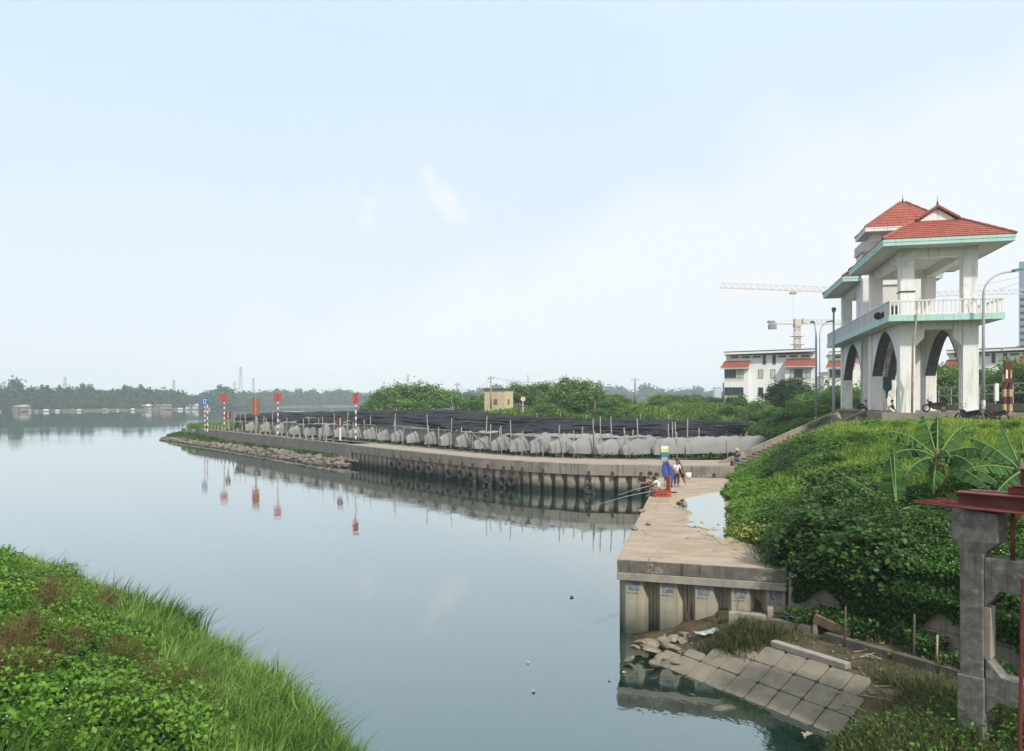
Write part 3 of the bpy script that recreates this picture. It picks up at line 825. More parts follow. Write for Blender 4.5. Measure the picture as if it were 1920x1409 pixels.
# return pier and retaining wall along the lower bank
wall = thing('retaining_wall', 'stained concrete retaining wall under the dark bushes behind the gate frame', 'wall')
RW = [(P3[0]+.12, P3[1]+.05), (8.6,20.65), (10.4,17.9), (13.5,13.2), (16,9.6)]
for k in range(4):
    a, b = RW[k], RW[k+1]
    ln = math.hypot(b[0]-a[0], b[1]-a[1]); m_ = max(1, round(ln/1.9))
    for q in range(m_):
        t0, t1 = q/m_, (q+1)/m_ - .012
        A = (a[0]+(b[0]-a[0])*t0, a[1]+(b[1]-a[1])*t0); B = (a[0]+(b[0]-a[0])*t1, a[1]+(b[1]-a[1])*t1)
        strip([A, B], -.66, 0, -.3, 1.52).build('wall_panel', M['wall_old'], wall)
        strip([A, B], -.645, -.01, 1.535, 2.12 + .03*((q+k) % 2)).build('wall_panel', M['wall_old'], wall)
MB().prism([(v3.x-.02, v3.y-.16), (v3.x+.36, v3.y-.30), (v3.x+.5, v3.y+.1), (v3.x+.1, v3.y+.25)], -.2, 2.185).build('end_post', M['cap_low'], wall)

# kerb wall and bits in front of it
kw = thing('low_kerb_wall', 'low grey kerb wall at the foot of the retaining wall', 'wall')
for a, b in (((6.9,20.9),(7.9,20.2)), ((7.95,19.6),(8.9,18.2)), ((8.95,18.1),(9.9,16.7)), ((9.95,16.6),(11.6,14.2))):
    strip([a, b], -.1, .1, .3, 1.10).build('kerb_block', M['kerb'], kw)
blk = thing('concrete_block_wall', 'short concrete block wall against the pier piles', 'wall', (6.45,21.35,.7), ang)
MB().box(-.45,.55,-.12,.12,-.4,.42).build('block', M['cap_low'], blk, bevel=.02)
MB().box(.57,.72,-.14,.14,-.4,.62).build('post', M['post'], blk, bevel=.01)
bs = thing('broken_wall_stump', 'broken brick-red wall stump on props beside the kerb', 'wall', (7.9,20.1,.85), -.75)
MB().obox((.4,0,.36),.9,.14,.22,Matrix.Rotation(.25,3,'Y')).build('coping', surf('brick_red', (.19,.12,.09),(.12,.08,.06),4,.9), bs)
for xx in (0,.8): MB().box(xx-.05,xx+.05,-.06,.06,-.2,.33).build('prop', M['post'], bs)

# ------------------------------------------------------------------ revetment of concrete slabs
rv = thing('slab_revetment', 'sloping revetment of square concrete slabs running into the water', 'revetment')
ra, rb = Vector((3.72,20.62,-.03)), Vector((6.92,15.88,-.03))
al = (rb-ra).normalized(); upd = Vector((.83,.56,0)); upd = (upd - al*upd.dot(al)).normalized(); upd = (upd + Vector((0,0,.5))).normalized()
nr = al.cross(upd)*-1
if nr.z < 0: nr = -nr
S_ = .605
def slab(i, j, wi=1.0, hj=1.0, i0=0.0, j0=0.0):
    g = .010
    mb = MB(); c = .05
    x0, x1 = i0+g, wi*S_-g; y0, y1 = j0+g, hj*S_-g
    p = [(x0+c,y0),(x1-c,y0),(x1,y0+c),(x1,y1-c),(x1-c,y1),(x0+c,y1),(x0,y1-c),(x0,y0+c)]
    tx, ty = rng.normal(0,.006), rng.normal(0,.006); dz = rng.normal(0,.005)
    V = []
    for dzz in (-.09, 0):
        for x, y in p:
            ins = .008 if dzz == 0 else 0
            V.append(ra + al*(i*S_+x) + upd*(j*S_+y) + nr*(.035+dz+dzz + tx*(x-.3)/.3 + ty*(y-.3)/.3))
    k = 8
    mb.add(V, [tuple(range(k)), tuple(reversed(range(k,2*k)))] + [(q, k+q, k+(q+1)%k, (q+1)%k) for q in range(k)])
    mb.build('slab', M['slabrev'], rv, bevel=.012)
for j, i0, i1 in ((-1, 1, 9), (0, 0, 9), (1, 2, 9), (2, 4, 9)):
    for i in range(i0, i1):
        if (i, j) in ((8, 2), (99, 1)): slab(i, j, wi=.7)
        else: slab(i, j)
slab(3, 2, wi=1.0, hj=.5); slab(1, 1, hj=.5)
q0 = ra + al*(4.2*S_) + upd*(3.06*S_); q1 = ra + al*(7.6*S_) + upd*(3.06*S_)
MB().beam(q0+upd*.1+nr*.03, q1+upd*.1+nr*.03, .22, .16).build('edge_beam', M['cap_low'], rv, bevel=.02)

def rock_mesh(name, mat, sub=2):
    import bmesh
    b = bmesh.new(); bmesh.ops.create_icosphere(b, subdivisions=sub, radius=1.0)
    s = rng.uniform(0, 100)
    ax = [Vector(rng.normal(size=3)).normalized() for _ in range(9)]; of = [rng.uniform(.55,.9) for _ in ax]
    for v in b.verts:
        p = v.co.copy()
        for a, o in zip(ax, of):
            d = p.dot(a)
            if d > o: p -= a*(d-o)*.9
        v.co = p
    me = bpy.data.meshes.new(name); b.to_mesh(me); b.free(); me.materials.append(mat); return me
rocks = [rock_mesh('stone', M['rock']) for _ in range(6)]
rub = thing('rubble_pile', 'heap of broken stones at the water edge by the pier corner', 'stones')
for px, py, s, fl in ((1190,1214,.16,.6),(1222,1208,.26,.45),(1225,1222,.30,.5),(1262,1216,.34,.45),(1250,1232,.22,.6),(1243,1200,.22,.6),(1262,1198,.20,.7),(1281,1190,.20,.7),(1275,1222,.2,.5),
                      (1232,1237,.17,.6),(1229,1246,.20,.6),(1180,1237,.15,.7),(1300,1196,.2,.5),(1290,1206,.24,.4),(1209,1209,.14,.7),(1315,1210,.18,.4),(1340,1222,.15,.4),(1350,1234,.13,.5),(1305,1232,.12,.5),(1268,1243,.16,.4),
                      (1200,1206,.2,.6),(1330,1200,.22,.4),(1250,1212,.2,.5),(1310,1220,.16,.5)):
    p = onz(px, py, .12 + max(0, (1225-py))*.006)
    p.z = max(p.z, .05)
    link('stone', rocks[int(rng.integers(6))], rub, p, tuple(rng.uniform(0,.4,2))+(rng.uniform(0,6.3),), (s*1.3, s*.95, s*fl*.8))
tag(link('sunken_stone', rocks[2], None, onz(1360,1328,.0), (0,0,.3), (.36,.16,.07)), 'flat mossy stone just breaking the dark water', 'stone')

# ------------------------------------------------------------------ river wall and riprap on the point
lw = thing('river_wall', 'long low concrete wall above the riprap on the point', 'wall')
LW = [(-17.6,83.0),(-24,91.5),(-34,104.5),(-46,120.5),(-52.5,129.5)]
for a, b in zip(LW[:-1], LW[1:]):
    strip([a, b], .02, .6, -.3, 2.22).build('wall_section', M['wall_river'], lw)
for a in ((-54.5,132),(-57,135)):
    strip([a, (a[0]-1.6, a[1]+2.0)], .02, .5, -.2, 2.0).build('wall_section', M['wall_river'], lw)
mbv, mbf = [], []
rp_src = [rock_mesh('stone', None, 1) for _ in range(5)]
RV = [np.array([v.co[:] for v in me.vertices]) for me in rp_src]; RFc = [np.array([p.vertices[:] for p in me.polygons]) for me in rp_src]
off = 0; Vs, Fs = [], []
WL = [(-17.3,79.4),(-20.5,82.5),(-30,95),(-43.5,113),(-61,134)]
cand = resample(WL, .42)
for c, t in cand:
    r = Vector((t.y, -t.x, 0))
    for q in range(3):
        dd = rng.uniform(-.15, 2.9)*(.6+.4*abs(math.sin(c.y*.21)))
        p = c + r*dd; s = rng.uniform(.18,.46)
        k = int(rng.integers(5)); a = rng.uniform(0, 6.28)
        V = RV[k]*np.array([s*1.3, s, s*.7]); V = V @ np.array([[math.cos(a), math.sin(a), 0],[-math.sin(a), math.cos(a), 0],[0,0,1]])
        Vs.append(V + np.array([p.x, p.y, .27*max(dd,0)+.04])); Fs.append(RFc[k]+off); off += len(V)
rr = link('riprap', np_mesh('riprap', np.concatenate(Vs), [np.concatenate(Fs)], M['rock_far']))
tag(rr, 'band of grey riprap stones along the foot of the low river wall', 'riprap', kind='stuff')

# ------------------------------------------------------------------ staircase with its flank wall, up to the gate house
st = thing('concrete_staircase', 'concrete staircase with a sloping side wall climbing to the gate house', 'stairs')
sa, sb_ = Vector((16.9,56.5,2.2)), Vector((27.8,61.0,6.1))
hd = Vector((sb_.x-sa.x, sb_.y-sa.y, 0)); HL = hd.length; hd.normalize(); hn = Vector((-hd.y, hd.x, 0))
def sw(off0, off1, name, mat, dz):
    mb = MB(); o = []
    prof = [(0, -1.0), (HL, 2.0), (HL+4.5, 2.0), (HL+4.5, 3.93+dz), (HL, 3.93+dz), (.0, .05+dz)]
    for of in (off0, off1):
        for s_, z in prof:
            p = sa + hd*s_ + hn*of; o.append((p.x, p.y, 2.2 + z))
    n = len(prof)
    mb.add(o, [tuple(range(n)), tuple(reversed(range(n, 2*n)))] + [(i, n+i, n+(i+1) % n, (i+1) % n) for i in range(n)])
    return mb.build(name, mat, st)
sw(0, .28, 'side_wall', M['wall_old'], .0)
sw(2.6, 2.88, 'side_wall', M['wall_old'], 0)
ns = 24
for k in range(ns):
    s0 = HL*k/ns; s1 = HL*(k+1)/ns + .02; z = 1.72 + 3.9*(k+1)/ns + .28*(k/ns)**6
    pts = [sa+hd*s0+hn*.282, sa+hd*s1+hn*.282, sa+hd*s1+hn*2.598, sa+hd*s0+hn*2.598]
    quadz(MB(), pts, z-.9, z).build('step', M['wall_old'], st)
# small flight on the bank by the pier
fl = thing('small_bank_steps', 'short flight of concrete steps half buried in plants beside the pier', 'stairs', (14.9,41.2,2.15), .55)
for k in range(5):
    MB().box(k*.34, k*.34+.36, -.6, .6, -.5, .17*(k+1)).build('step', M['wall_old'], fl)

# ------------------------------------------------------------------ haze
bpy_h = MB().box(-3300, 3300, -420, 3300, -4.2, 72).mesh('haze', None)
hm, hnt, hout = new_mat('haze_air')
pv_ = hnt.nodes.new('ShaderNodeVolumePrincipled')
pv_.inputs['Color'].default_value = (.86,.955,1.0,1); pv_.inputs['Density'].default_value = .00042; pv_.inputs['Anisotropy'].default_value = .0
hnt.links.new(pv_.outputs[0], hout.inputs['Volume'])
bpy_h.materials.append(hm)
hz = link('haze', bpy_h); tag(hz, kind='stuff')
# ------------------------------------------------------------------ gate house tower
TA = R(-14.2)
tw = thing('gate_house', 'white two-storey sluice gate house with red hipped roofs and pointed arches', 'gate house', (28.1,56.0,6.07), TA)
MB().box(-1.4,8.2,-1.0,29.5,-1.6,0).build('plinth', M['wall_old'], tw)
ROWS = (0, 10.4, 13.9, 24.8)
ZS, ZF, ZE = 6.53, 6.92, 11.87
low = MB().box(0,1,0,1,0,ZS-.002).mesh('column', M['white'])
upc = MB().box(.04,.96,.04,.96,ZF+.002,ZE-.002).mesh('column', M['white'])
for y in ROWS:
    for x in (0, 4.1):
        link('column', low, tw, (x, y, 0)); link('column', upc, tw, (x, y, 0))
# dark strap on the front column
MB().box(-.02,1.02,-.02,1.02,8.72,8.80).build('strap', M['iron'], tw)
def arch_pts(y0, y1, n=18):
    zs, h = 2.93, 3.42; w_ = (y1-y0)/2; L_ = []
    for i in range(n+1):
        t = i/n; L_.append((y0+w_*t, zs+h*(.86*(1-(1-t)**2.2)+.14*t)))
    return L_ + [(2*(y0+w_)-y, z) for y, z in reversed(L_[:-1])]
for (ya, yb) in ((1.0,10.4),(14.9,24.8)):
    for x in (0, 4.1):
        ap = arch_pts(ya+.02, yb-.02)
        mb = MB()
        top = [(y, ZS-.004) for y, z in ap]
        n = len(ap); x0, x1 = x+.14, x+.86
        for xx in (x0, x1):
            mb.v += [(xx, y, z) for y, z in ap] + [(xx, y, z) for y, z in top]
        for i in range(n-1):
            mb.f.append((i, i+1, n+i+1, n+i)); o = 2*n
            mb.f.append((o+i+1, o+i, o+n+i, o+n+i+1))
            mb.f.append((i+1, i, o+i, o+i+1))
        mb.build('arch_wall', M['white'], tw)
        # dark painted intrados ring, a little proud
        mb = MB(); q = 0
        inner = []
        for i, (y, z) in enumerate(ap):
            cy = (ya+yb)/2; dy = cy-y
            inner.append((y+ (.05 if y < cy else -.05 if y > cy else 0), z-.06))
        for xx in (x0-.03, x1+.03):
            mb.v += [(xx, y, z) for y, z in ap] + [(xx, y, z) for y, z in inner]
        for i in range(n-1):
            o = 2*n
            mb.f += [(i, i+1, n+i+1, n+i), (o+i+1, o+i, o+n+i, o+n+i+1), (n+i, n+i+1, o+n+i+1, o+n+i), (i+1, i, o+i, o+i+1)]
        mb.build('arch_band', M['dark_band'], tw)
        # plain jamb below the springing, with the dark paint foot
        for yj in (ya, yb):
            s_ = 1 if yj == ya else -1
            MB().box(x0, x1, min(yj, yj+s_*.16), max(yj, yj+s_*.16), 0, 2.93).build('jamb', M['white'], tw)
# cross brackets and beams under the floor
for y in ROWS:
    for sgn, xb in ((1, 1.0), (-1, 4.1)):
        pl_ = [(xb+.002*sgn, 4.75), (xb+.62*sgn, 5.42), (xb+.62*sgn, ZS-.004), (xb+.002*sgn, ZS-.004)]
        if sgn < 0: pl_ = pl_[::-1]
        MB().prism_xz(pl_, y+.08, y+.92).build('bracket', M['white'], tw)
    MB().box(1.63, 3.47, y+.15, y+.85, 6.02, ZS-.004).build('floor_beam', M['white'], tw)
# balcony slab, fascia, railings
X0, X1, Y0, Y1 = -1.0, 6.3, -1.3, 28.2
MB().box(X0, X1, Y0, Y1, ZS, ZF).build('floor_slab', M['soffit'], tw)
mb = MB(); t = .03
mb.box(X0-t, X1+t, Y0-t, Y0-.002, ZS-.02, ZF+.03); MB
mb.build('slab_edge', M['mint'], tw)
MB().box(X0-t, X0-.002, Y0, Y1, ZS-.02, ZF+.03).build('slab_edge', M['mint'], tw)
MB().box(X1+.002, X1+t, Y0, Y1, ZS-.02, ZF+.03).build('slab_edge', M['mint'], tw)
MB().box(X0+.02, X0+.12, Y0+.12, Y1-.1, ZF+.002, ZF+.98).build('parapet', M['parapet'], tw)
MB().box(X0-.02, X0+.16, Y0+.1, Y1, ZF+.985, ZF+1.06).build('coping', M['white'], tw)
bal = MB().box(-.045,.045,-.045,.045,0,.92).mesh('baluster', M['white'])
nb_ = 27
for k in range(nb_+1):
    link('baluster', bal, tw, (X0+.1+(X1-X0-.2)*k/nb_, Y0+.1, ZF+.06))
for k in range(1, 62):
    link('baluster', bal, tw, (X1-.1, Y0+.1+(Y1-Y0-.2)*k/61, ZF+.06))
MB().box(X0+.02, X1-.02, Y0+.02, Y0+.18, ZF+.985, ZF+1.07).build('handrail', M['white'], tw)
MB().box(X1-.18, X1-.02, Y0+.19, Y1, ZF+.985, ZF+1.07).build('handrail', M['white'], tw)
MB().box(X0+.13, X1-.02, Y0+.04, Y0+.16, ZF+.002, ZF+.058).build('bottom_rail', M['white'], tw)
MB().box(X1-.16, X1-.04, Y0+.18, Y1, ZF+.002, ZF+.058).build('bottom_rail', M['white'], tw)

def roof_slope(mb, a, b, c, d, n):
    """eave a-b, top d-c; n overlapping courses"""
    a, b, c, d = map(Vector, (a, b, c, d))
    nn = (b-a).cross(d-a).normalized()
    for i in range(n):
        t0, t1 = i/n, (i+1)/n
        p, q = a.lerp(d, t0)+nn*.045, b.lerp(c, t0)+nn*.045
        r, s = b.lerp(c, t1)+nn*.012, a.lerp(d, t1)+nn*.012
        p0, q0 = a.lerp(d, t0)-nn*.005, b.lerp(c, t0)-nn*.005
        mb.add([p, q, r, s, p0, q0], [(0,1,2,3), (4,5,1,0)])
def eaves(x0, x1, y0, y1, z, fas, mat_f):
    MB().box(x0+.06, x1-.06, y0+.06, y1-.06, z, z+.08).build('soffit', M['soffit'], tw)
    for (a, b, c, d) in ((x0,x1,y0,y0+.058),(x0,x1,y1-.058,y1),(x0,x0+.058,y0+.06,y1-.06),(x1-.058,x1,y0+.06,y1-.06)):
        MB().box(a, b, c, d, z-.06, z+fas).build('fascia', mat_f, tw)
    for (a, b, c, d) in ((x0-.03,x1+.03,y0-.03,y0-.002),(x0-.03,x0-.002,y0,y1),(x1+.002,x1+.03,y0,y1)):
        MB().box(a, b, c, d, z+.18, z+fas+.01).build('gutter', mat_f, tw)
def dutch_roof(x0, x1, y0, y1, z, rise, gab, front=True):
    x0 -= .05; x1 += .05; y0 -= .05; y1 += .05
    W = (x1-x0)/2; cx = (x0+x1)/2; k = rise/W
    gh = rise*gab; gx = W*gab          # gablet half width
    run = W-gx; zg = z+run*k
    mb = MB()
    ya_, yb_ = y0+run, y1-run
    roof_slope(mb, (x0,y0,z),(x1,y0,z),(cx+gx,ya_,zg),(cx-gx,ya_,zg), 9)
    roof_slope(mb, (x1,y1,z),(x0,y1,z),(cx-gx,yb_,zg),(cx+gx,yb_,zg), 9)
    roof_slope(mb, (x1,y0,z),(x1,y1,z),(cx+gx,yb_,zg),(cx+gx,ya_,zg), 9)
    roof_slope(mb, (x0,y1,z),(x0,y0,z),(cx-gx,ya_,zg),(cx-gx,yb_,zg), 9)
    roof_slope(mb, (cx+gx,ya_-.25,zg),(cx+gx,yb_+.25,zg),(cx,yb_+.25,z+rise),(cx,ya_-.25,z+rise), 5)
    roof_slope(mb, (cx-gx,yb_+.25,zg),(cx-gx,ya_-.25,zg),(cx,ya_-.25,z+rise),(cx,yb_+.25,z+rise), 5)
    rf = mb.build('roof', M['tile'], tw)
    for yy, s_ in ((ya_,1),(yb_,-1)):
        MB().prism_xz([(cx-gx+.1, zg-.1),(cx+gx-.1, zg-.1),(cx, z+rise-.08)], yy-.05, yy+.05).build('gablet', M['white'], rf)
    for (p, q) in (((x0,y0,z),(cx-gx,ya_,zg)),((x1,y0,z),(cx+gx,ya_,zg)),((x0,y1,z),(cx-gx,yb_,zg)),((x1,y1,z),(cx+gx,yb_,zg)),
                   ((cx,ya_-.3,z+rise),(cx,yb_+.3,z+rise)),((cx-gx,ya_-.22,zg),(cx,ya_-.22,z+rise)),((cx+gx,ya_-.22,zg),(cx,ya_-.22,z+rise))):
        p, q = Vector(p)+Vector((0,0,.05)), Vector(q)+Vector((0,0,.05)); m_ = 14
        MB().tube([p.lerp(q, i/m_) for i in range(m_+1)], [.10+.025*(i % 2) for i in range(m_+1)], 7).build('ridge_cap', M['ridge'], rf)
    MB().lathe([(.02,0),(.10,.01),(.11,.06),(.05,.11),(.08,.18),(.065,.23),(.02,.34),(.011,.72),(0,.76)], 10, (cx, ya_-.1, z+rise+.1)).build('finial', M['iron'], rf, True)
    return rf
def ring_beam(y0, y1):
    for (a, b, c, d) in ((0.02,.98,y0+1.0,y1),(4.12,5.08,y0+1.0,y1)):
        MB().box(a+.15,b-.15,c,d,11.22,ZE-.003).build('ring_beam', M['white'], tw)
    MB().box(.96+.002,4.138,y0+.15,y0+.85,11.22,ZE-.003).build('ring_beam', M['white'], tw)
    MB().box(.96+.002,4.138,y1+.15,y1+.85,11.22,ZE-.003).build('ring_beam', M['white'], tw)
ring_beam(0, 10.4); ring_beam(13.9, 24.8)
eaves(-1.45, 6.85, -1.65, 11.9, ZE, .40, M['mint'])
dutch_roof(-1.45, 6.85, -1.65, 11.9, ZE+.40, 2.68, .345)
eaves(-1.45, 6.85, 15.2, 27.8, ZE, .40, M['mint'])
dutch_roof(-1.45, 6.85, 15.2, 27.8, ZE+.40, 2.85, .345)
# stair block with its own higher roof
MB().box(.1, 6.2, 14.95, 17.6, ZF+.004, 14.3).build('stair_block', M['white'], tw)
MB().box(-.05, 6.4, 13.9, 17.7, 14.3, 15.15).build('ledge', M['parapet'], tw)
MB().box(.75, 6.25, 14.0, 16.7, 15.15, 15.85).build('clerestory', M['white'], tw)
MB().box(1.0, 4.1, 14.2, 14.35, ZF+.004, 11.2).build('stair_wall', M['soffit'], tw)
wf = MB().box(1.9,2.9,14.13,14.198,7.0,9.3).build('door', M['dark_band'], tw)
MB().box(2.7,2.78,14.09,14.129,8.0,8.15).build('handle', M['chrome'], wf)
eaves(0.0, 7.1, 12.7, 17.5, 15.85, .32, M['white'])
mb = MB(); ex0, ex1, ey0, ey1, ez = -.05, 7.15, 12.65, 17.55, 16.17
ap0, ap1 = (3.35,15.1,18.75), (3.75,15.1,18.75)
roof_slope(mb, (ex0,ey0,ez),(ex1,ey0,ez),ap1,ap0, 9); roof_slope(mb, (ex1,ey1,ez),(ex0,ey1,ez),ap0,ap1, 9)
roof_slope(mb, (ex1,ey0,ez),(ex1,ey1,ez),ap1,ap1, 9); roof_slope(mb, (ex0,ey1,ez),(ex0,ey0,ez),ap0,ap0, 9)
rf = mb.build('roof', M['tile'], tw)
for p, q in (((ex0,ey0,ez),ap0),((ex1,ey0,ez),ap1),((ex0,ey1,ez),ap0),((ex1,ey1,ez),ap1)):
    p, q = Vector(p)+Vector((0,0,.04)), Vector(q)+Vector((0,0,.04))
    MB().tube([p.lerp(q, i/12) for i in range(13)], [.09+.02*(i % 2) for i in range(13)], 7).build('ridge_cap', M['ridge'], rf)
MB().lathe([(.02,0),(.10,.01),(.11,.06),(.05,.11),(.08,.18),(.065,.23),(.02,.34),(.011,.72),(0,.76)], 10, (3.55,15.1,18.75)).build('finial', M['iron'], rf, True)
# rain pipe on the middle column
MB().tube([(-.09,13.95,.2),(-.09,13.95,6.4)], .07, 8).build('rain_pipe', M['galv'], tw)
# loudspeakers on the parapet
for k, (yy, az) in enumerate(((.9,.5),(1.7,-.3))):
    lbl = 'nearer of two black horn loudspeakers on the gate house balcony edge' if k == 0 else 'farther of two black horn loudspeakers on the gate house balcony edge'
    c = tw.matrix_basis if False else None
    wp = Matrix.Translation(Vector((28.1,56.0,6.07))) @ Matrix.Rotation(TA, 4, 'Z') @ Vector((X0-.10, yy, ZF+.25))
    ls = thing('horn_loudspeaker', lbl, 'loudspeaker', wp, TA+az, 'loudspeakers on the balcony')
    MB().lathe([(.05,.25),(.07,.05),(.13,-.12),(.28,-.40),(.27,-.41),(.12,-.14),(.04,0)], 16, axis='y').build('horn', M['iron'], ls, True)
    MB().lathe([(0,.42),(.10,.40),(.11,.26),(.05,.25)], 12, axis='y').build('driver', M['iron'], ls, True)
    MB().beam((0,.1,-.02),(.12,.1,-.22),.04,.04).build('bracket', M['iron'], ls)
def T2W(x, y, z): return Matrix.Translation(Vector((28.1,56.0,6.07))) @ Matrix.Rotation(TA, 4, 'Z') @ Vector((x, y, z))
bp = T2W(.62, -.45, 0)
tag(MB().tube([T2W(.62,-.75,-.2), T2W(.70,-.5,2.2), T2W(.60,-1.02,4.6), T2W(.78,-1.45,7.05)], [.085,.08,.07,.06], 8).build('bamboo_pole', M['bamboo'], None, True), 'bamboo pole leaning on the front column of the gate house', 'pole')
# bag hanging on the rear arch
hb = thing('hanging_bag', 'dark green cloth bag hanging inside the left arch', 'bag', T2W(.0, 1.2, 0) + Vector((-.55,.2,1.35)), TA)
MB().prism_xz([(-.28,1.3),(.28,1.3),(.30,.35),(.05,.18),(.0,-.3),(-.12,-.3),(-.1,.2),(-.30,.4)], -.09, .09).build('bag_body', M['shirtt'], hb, bevel=.03)
MB().tube([(-.2,0,1.3),(0,0,1.75),(.2,0,1.3)], .015, 5).build('strap', M['iron'], hb)

# spiral stair inside the second arch
sp = thing('spiral_stair', 'black iron spiral stair inside the far arch of the gate house', 'spiral stair', T2W(2.5, 19.0, 0), TA)
MB().tube([(0,0,0),(0,0,6.5)], .07, 8).build('central_post', M['iron'], sp)
for k in range(26):
    a = k*.42
    m_ = Matrix.Rotation(a, 3, 'Z'); mb = MB()
    mb.obox(m_ @ Vector((.55,0,.25*k+.1)), 1.0, .30, .035, m_); mb.build('tread', M['iron'], sp)
MB().tube([(1.05*math.cos(k*.21), 1.05*math.sin(k*.21), .125*k+1.05) for k in range(50)], .025, 5).build('handrail', M['iron'], sp)

# ------------------------------------------------------------------ villas
def make_villa(label, loc, rotz=0.0, sc=1.0):
    v = thing('white_villa', label, 'villa', loc, rotz, 'white villas with red lean-to roofs'); v.scale = (sc, sc, sc)
    u = lambda zx: (zx-578)*.022
    h = lambda zy: (1190-zy)*.022
    def bx(name, x0, x1, y0, y1, zb, zt, mat, par=None): return MB().box(u(x0), u(x1), y0, y1, h(zb), h(zt)).build(name, mat, par or v)
    bx('wall', 205, 955, .9, 11, 1400, 775, M['villa'])
    bx('bay', 192, 402, 0, .898, 1400, 892, M['villa'])
    bx('bay', 705, 948, 0, .898, 1400, 886, M['villa'])
    # flat roof with overhang, slightly tilted
    MB().add([(u(190),-.5,h(770)),(u(965),-.5,h(755)),(u(965),11.4,h(755)),(u(190),11.4,h(770)),(u(190),-.5,h(752)),(u(965),-.5,h(738)),(u(965),11.4,h(738)),(u(190),11.4,h(752))],
             [(0,3,2,1),(4,5,6,7),(0,1,5,4),(1,2,6,5),(2,3,7,6),(3,0,4,7)]).build('flat_roof', M['villa'], v)
    MB().add([(u(188),-.53,h(752)),(u(967),-.53,h(738)),(u(967),-.501,h(738)),(u(188),-.501,h(752)),(u(188),-.53,h(744)),(u(967),-.53,h(730)),(u(967),-.501,h(730)),(u(188),-.501,h(744))],
             [(0,3,2,1),(4,5,6,7),(0,1,5,4),(1,2,6,5),(2,3,7,6),(3,0,4,7)]).build('roof_edge', M['villatrim'], v)
    for a, b, c, d in ((160,415,890,825), (700,955,884,812)):
        mb = MB(); x0, x1 = u(a), u(b); z0, z1 = h(c), h(d)
        sk = .35 if a < 300 else .22
        roof_slope(mb, (x0, -.9, z0), (x1-.25 if a < 300 else x1-.0, -.9, z0), (x1, .88, z1), (x0+sk*2, .88, z1), 8)
        lr = mb.build('lean_to_roof', M['tile'], v)
        MB().box(x0+.02, x1-.1, -.88, .6, z0-.16, z0-.02).build('eave_board', M['villa'], lr)
    def window(x0, x1, zt, zb, y, lights, curt=()):
        fr = MB(); t = .07
        X0, X1, Z0, Z1 = u(x0), u(x1), h(zb), h(zt)
        fr.box(X0,X1,y-.05,y-.004,Z0,Z0+t).box(X0,X1,y-.05,y-.004,Z1-t,Z1).box(X0,X0+t,y-.05,y-.004,Z0+t,Z1-t).box(X1-t,X1,y-.05,y-.004,Z0+t,Z1-t)
        for k in range(1, lights):
            xm = X0+(X1-X0)*k/lights; fr.box(xm-.03,xm+.03,y-.05,y-.004,Z0+t,Z1-t)
        w_ = fr.build('window', M['villatrim'], v)
        for k in range(lights):
            xa = X0+(X1-X0)*k/lights; xb = X0+(X1-X0)*(k+1)/lights
            MB().box(xa+.035,xb-.035,y-.02,y-.003,Z0+t,Z1-t).build('pane', M['curtain'] if k in curt else M['glass'], w_)
        MB().box(X0-.05,X1+.05,y-.09,y-.003,Z0-.09,Z0-.005).build('sill', M['villabeige'], w_)
    window(195,357,908,982,0,5,(3,4)); window(193,357,1063,1137,0,5)
    window(748,916,905,985,0,5,(0,3,4)); window(748,916,1063,1137,0,4)
    window(480,523,905,980,.9,1,(0,)); window(583,626,905,980,.9,1,(0,))
    window(480,523,1065,1140,.9,1); window(583,626,1065,1140,.9,1)
    window(519,547,778,860,.9,1); window(601,630,778,860,.9,1)
    for a, b in ((247,315),(340,408),(437,502),(650,715),(742,812),(838,908)): window(a,b,783,800,.9,1)
    for a in (192, 705):
        bx('beige_band', a, a+(165 if a < 300 else 243), -.02, -.002, 1010, 988, M['villabeige'])
    MB().box(u(178),u(188),-.1,.3,h(1170),h(1020)).build('drain_pipe', M['villatrim'], v)
    return v
villa_px = at(0, 0, 150)
v1 = make_villa('white villa with two red lean-to roofs left of the gate house', (at(1443, HOR, 150).x, 150, at(1443, 753.2, 150).z), R(-19.5))
v2 = copy_tree(v1); v2['label'] = 'white villa half hidden behind the arches of the gate house'
v2.location = (at(1651, HOR, 150).x, 152, v1.location.z + .15)
v3 = copy_tree(v1); v3['label'] = 'white villa at the right edge seen past the gate house'
v3.location = (at(1875, HOR, 142).x, 142, v1.location.z - .1); v3.rotation_euler = (0, 0, R(-30))
v4 = copy_tree(v1); v4['label'] = 'smaller far villa with red roof seen through the right arch'
v4.location = (at(1798, HOR, 215).x, 215, v1.location.z - .6)
# far pale blocks
def block(label, px0, px1, ytop, Y, mat, floors, bays, name='apartment_block', cat='apartment block'):
    x0, x1 = at(px0, 0, Y).x, at(px1, 0, Y).x; zt = at(0, ytop, Y).z
    b = thing(name, label, cat, ((x0+x1)/2, Y, 0)); W = x1-x0
    MB().box(-W/2, W/2, 0, max(8, W*.6), 0, zt).build('wall', mat, b)
    MB().box(-W/2-.3, W/2+.3, -.3, max(8, W*.6)+.3, zt+.002, zt+.5).build('roof', M['cap_grey'], b)
    for f in range(floors):
        for k in range(bays):
            xa = -W/2+W*(k+.25)/bays; za = zt*(f+.35)/floors
            wd = MB().box(xa, xa+W*.5/bays, -.06, -.01, za, za+zt*.4/floors).build('window', M['villatrim'], b)
            MB().box(xa+.1, xa+W*.5/bays-.1, -.09, -.062, za+.1, za+zt*.4/floors-.1).build('pane', M['glass'], wd)
block('small pale block between the lamp posts behind the bushes', 1545, 1562, 708, 260, M['villa'], 5, 2)
block('taller pale stepped block beside it behind the bushes', 1553, 1570, 700, 275, M['villa'], 6, 2)
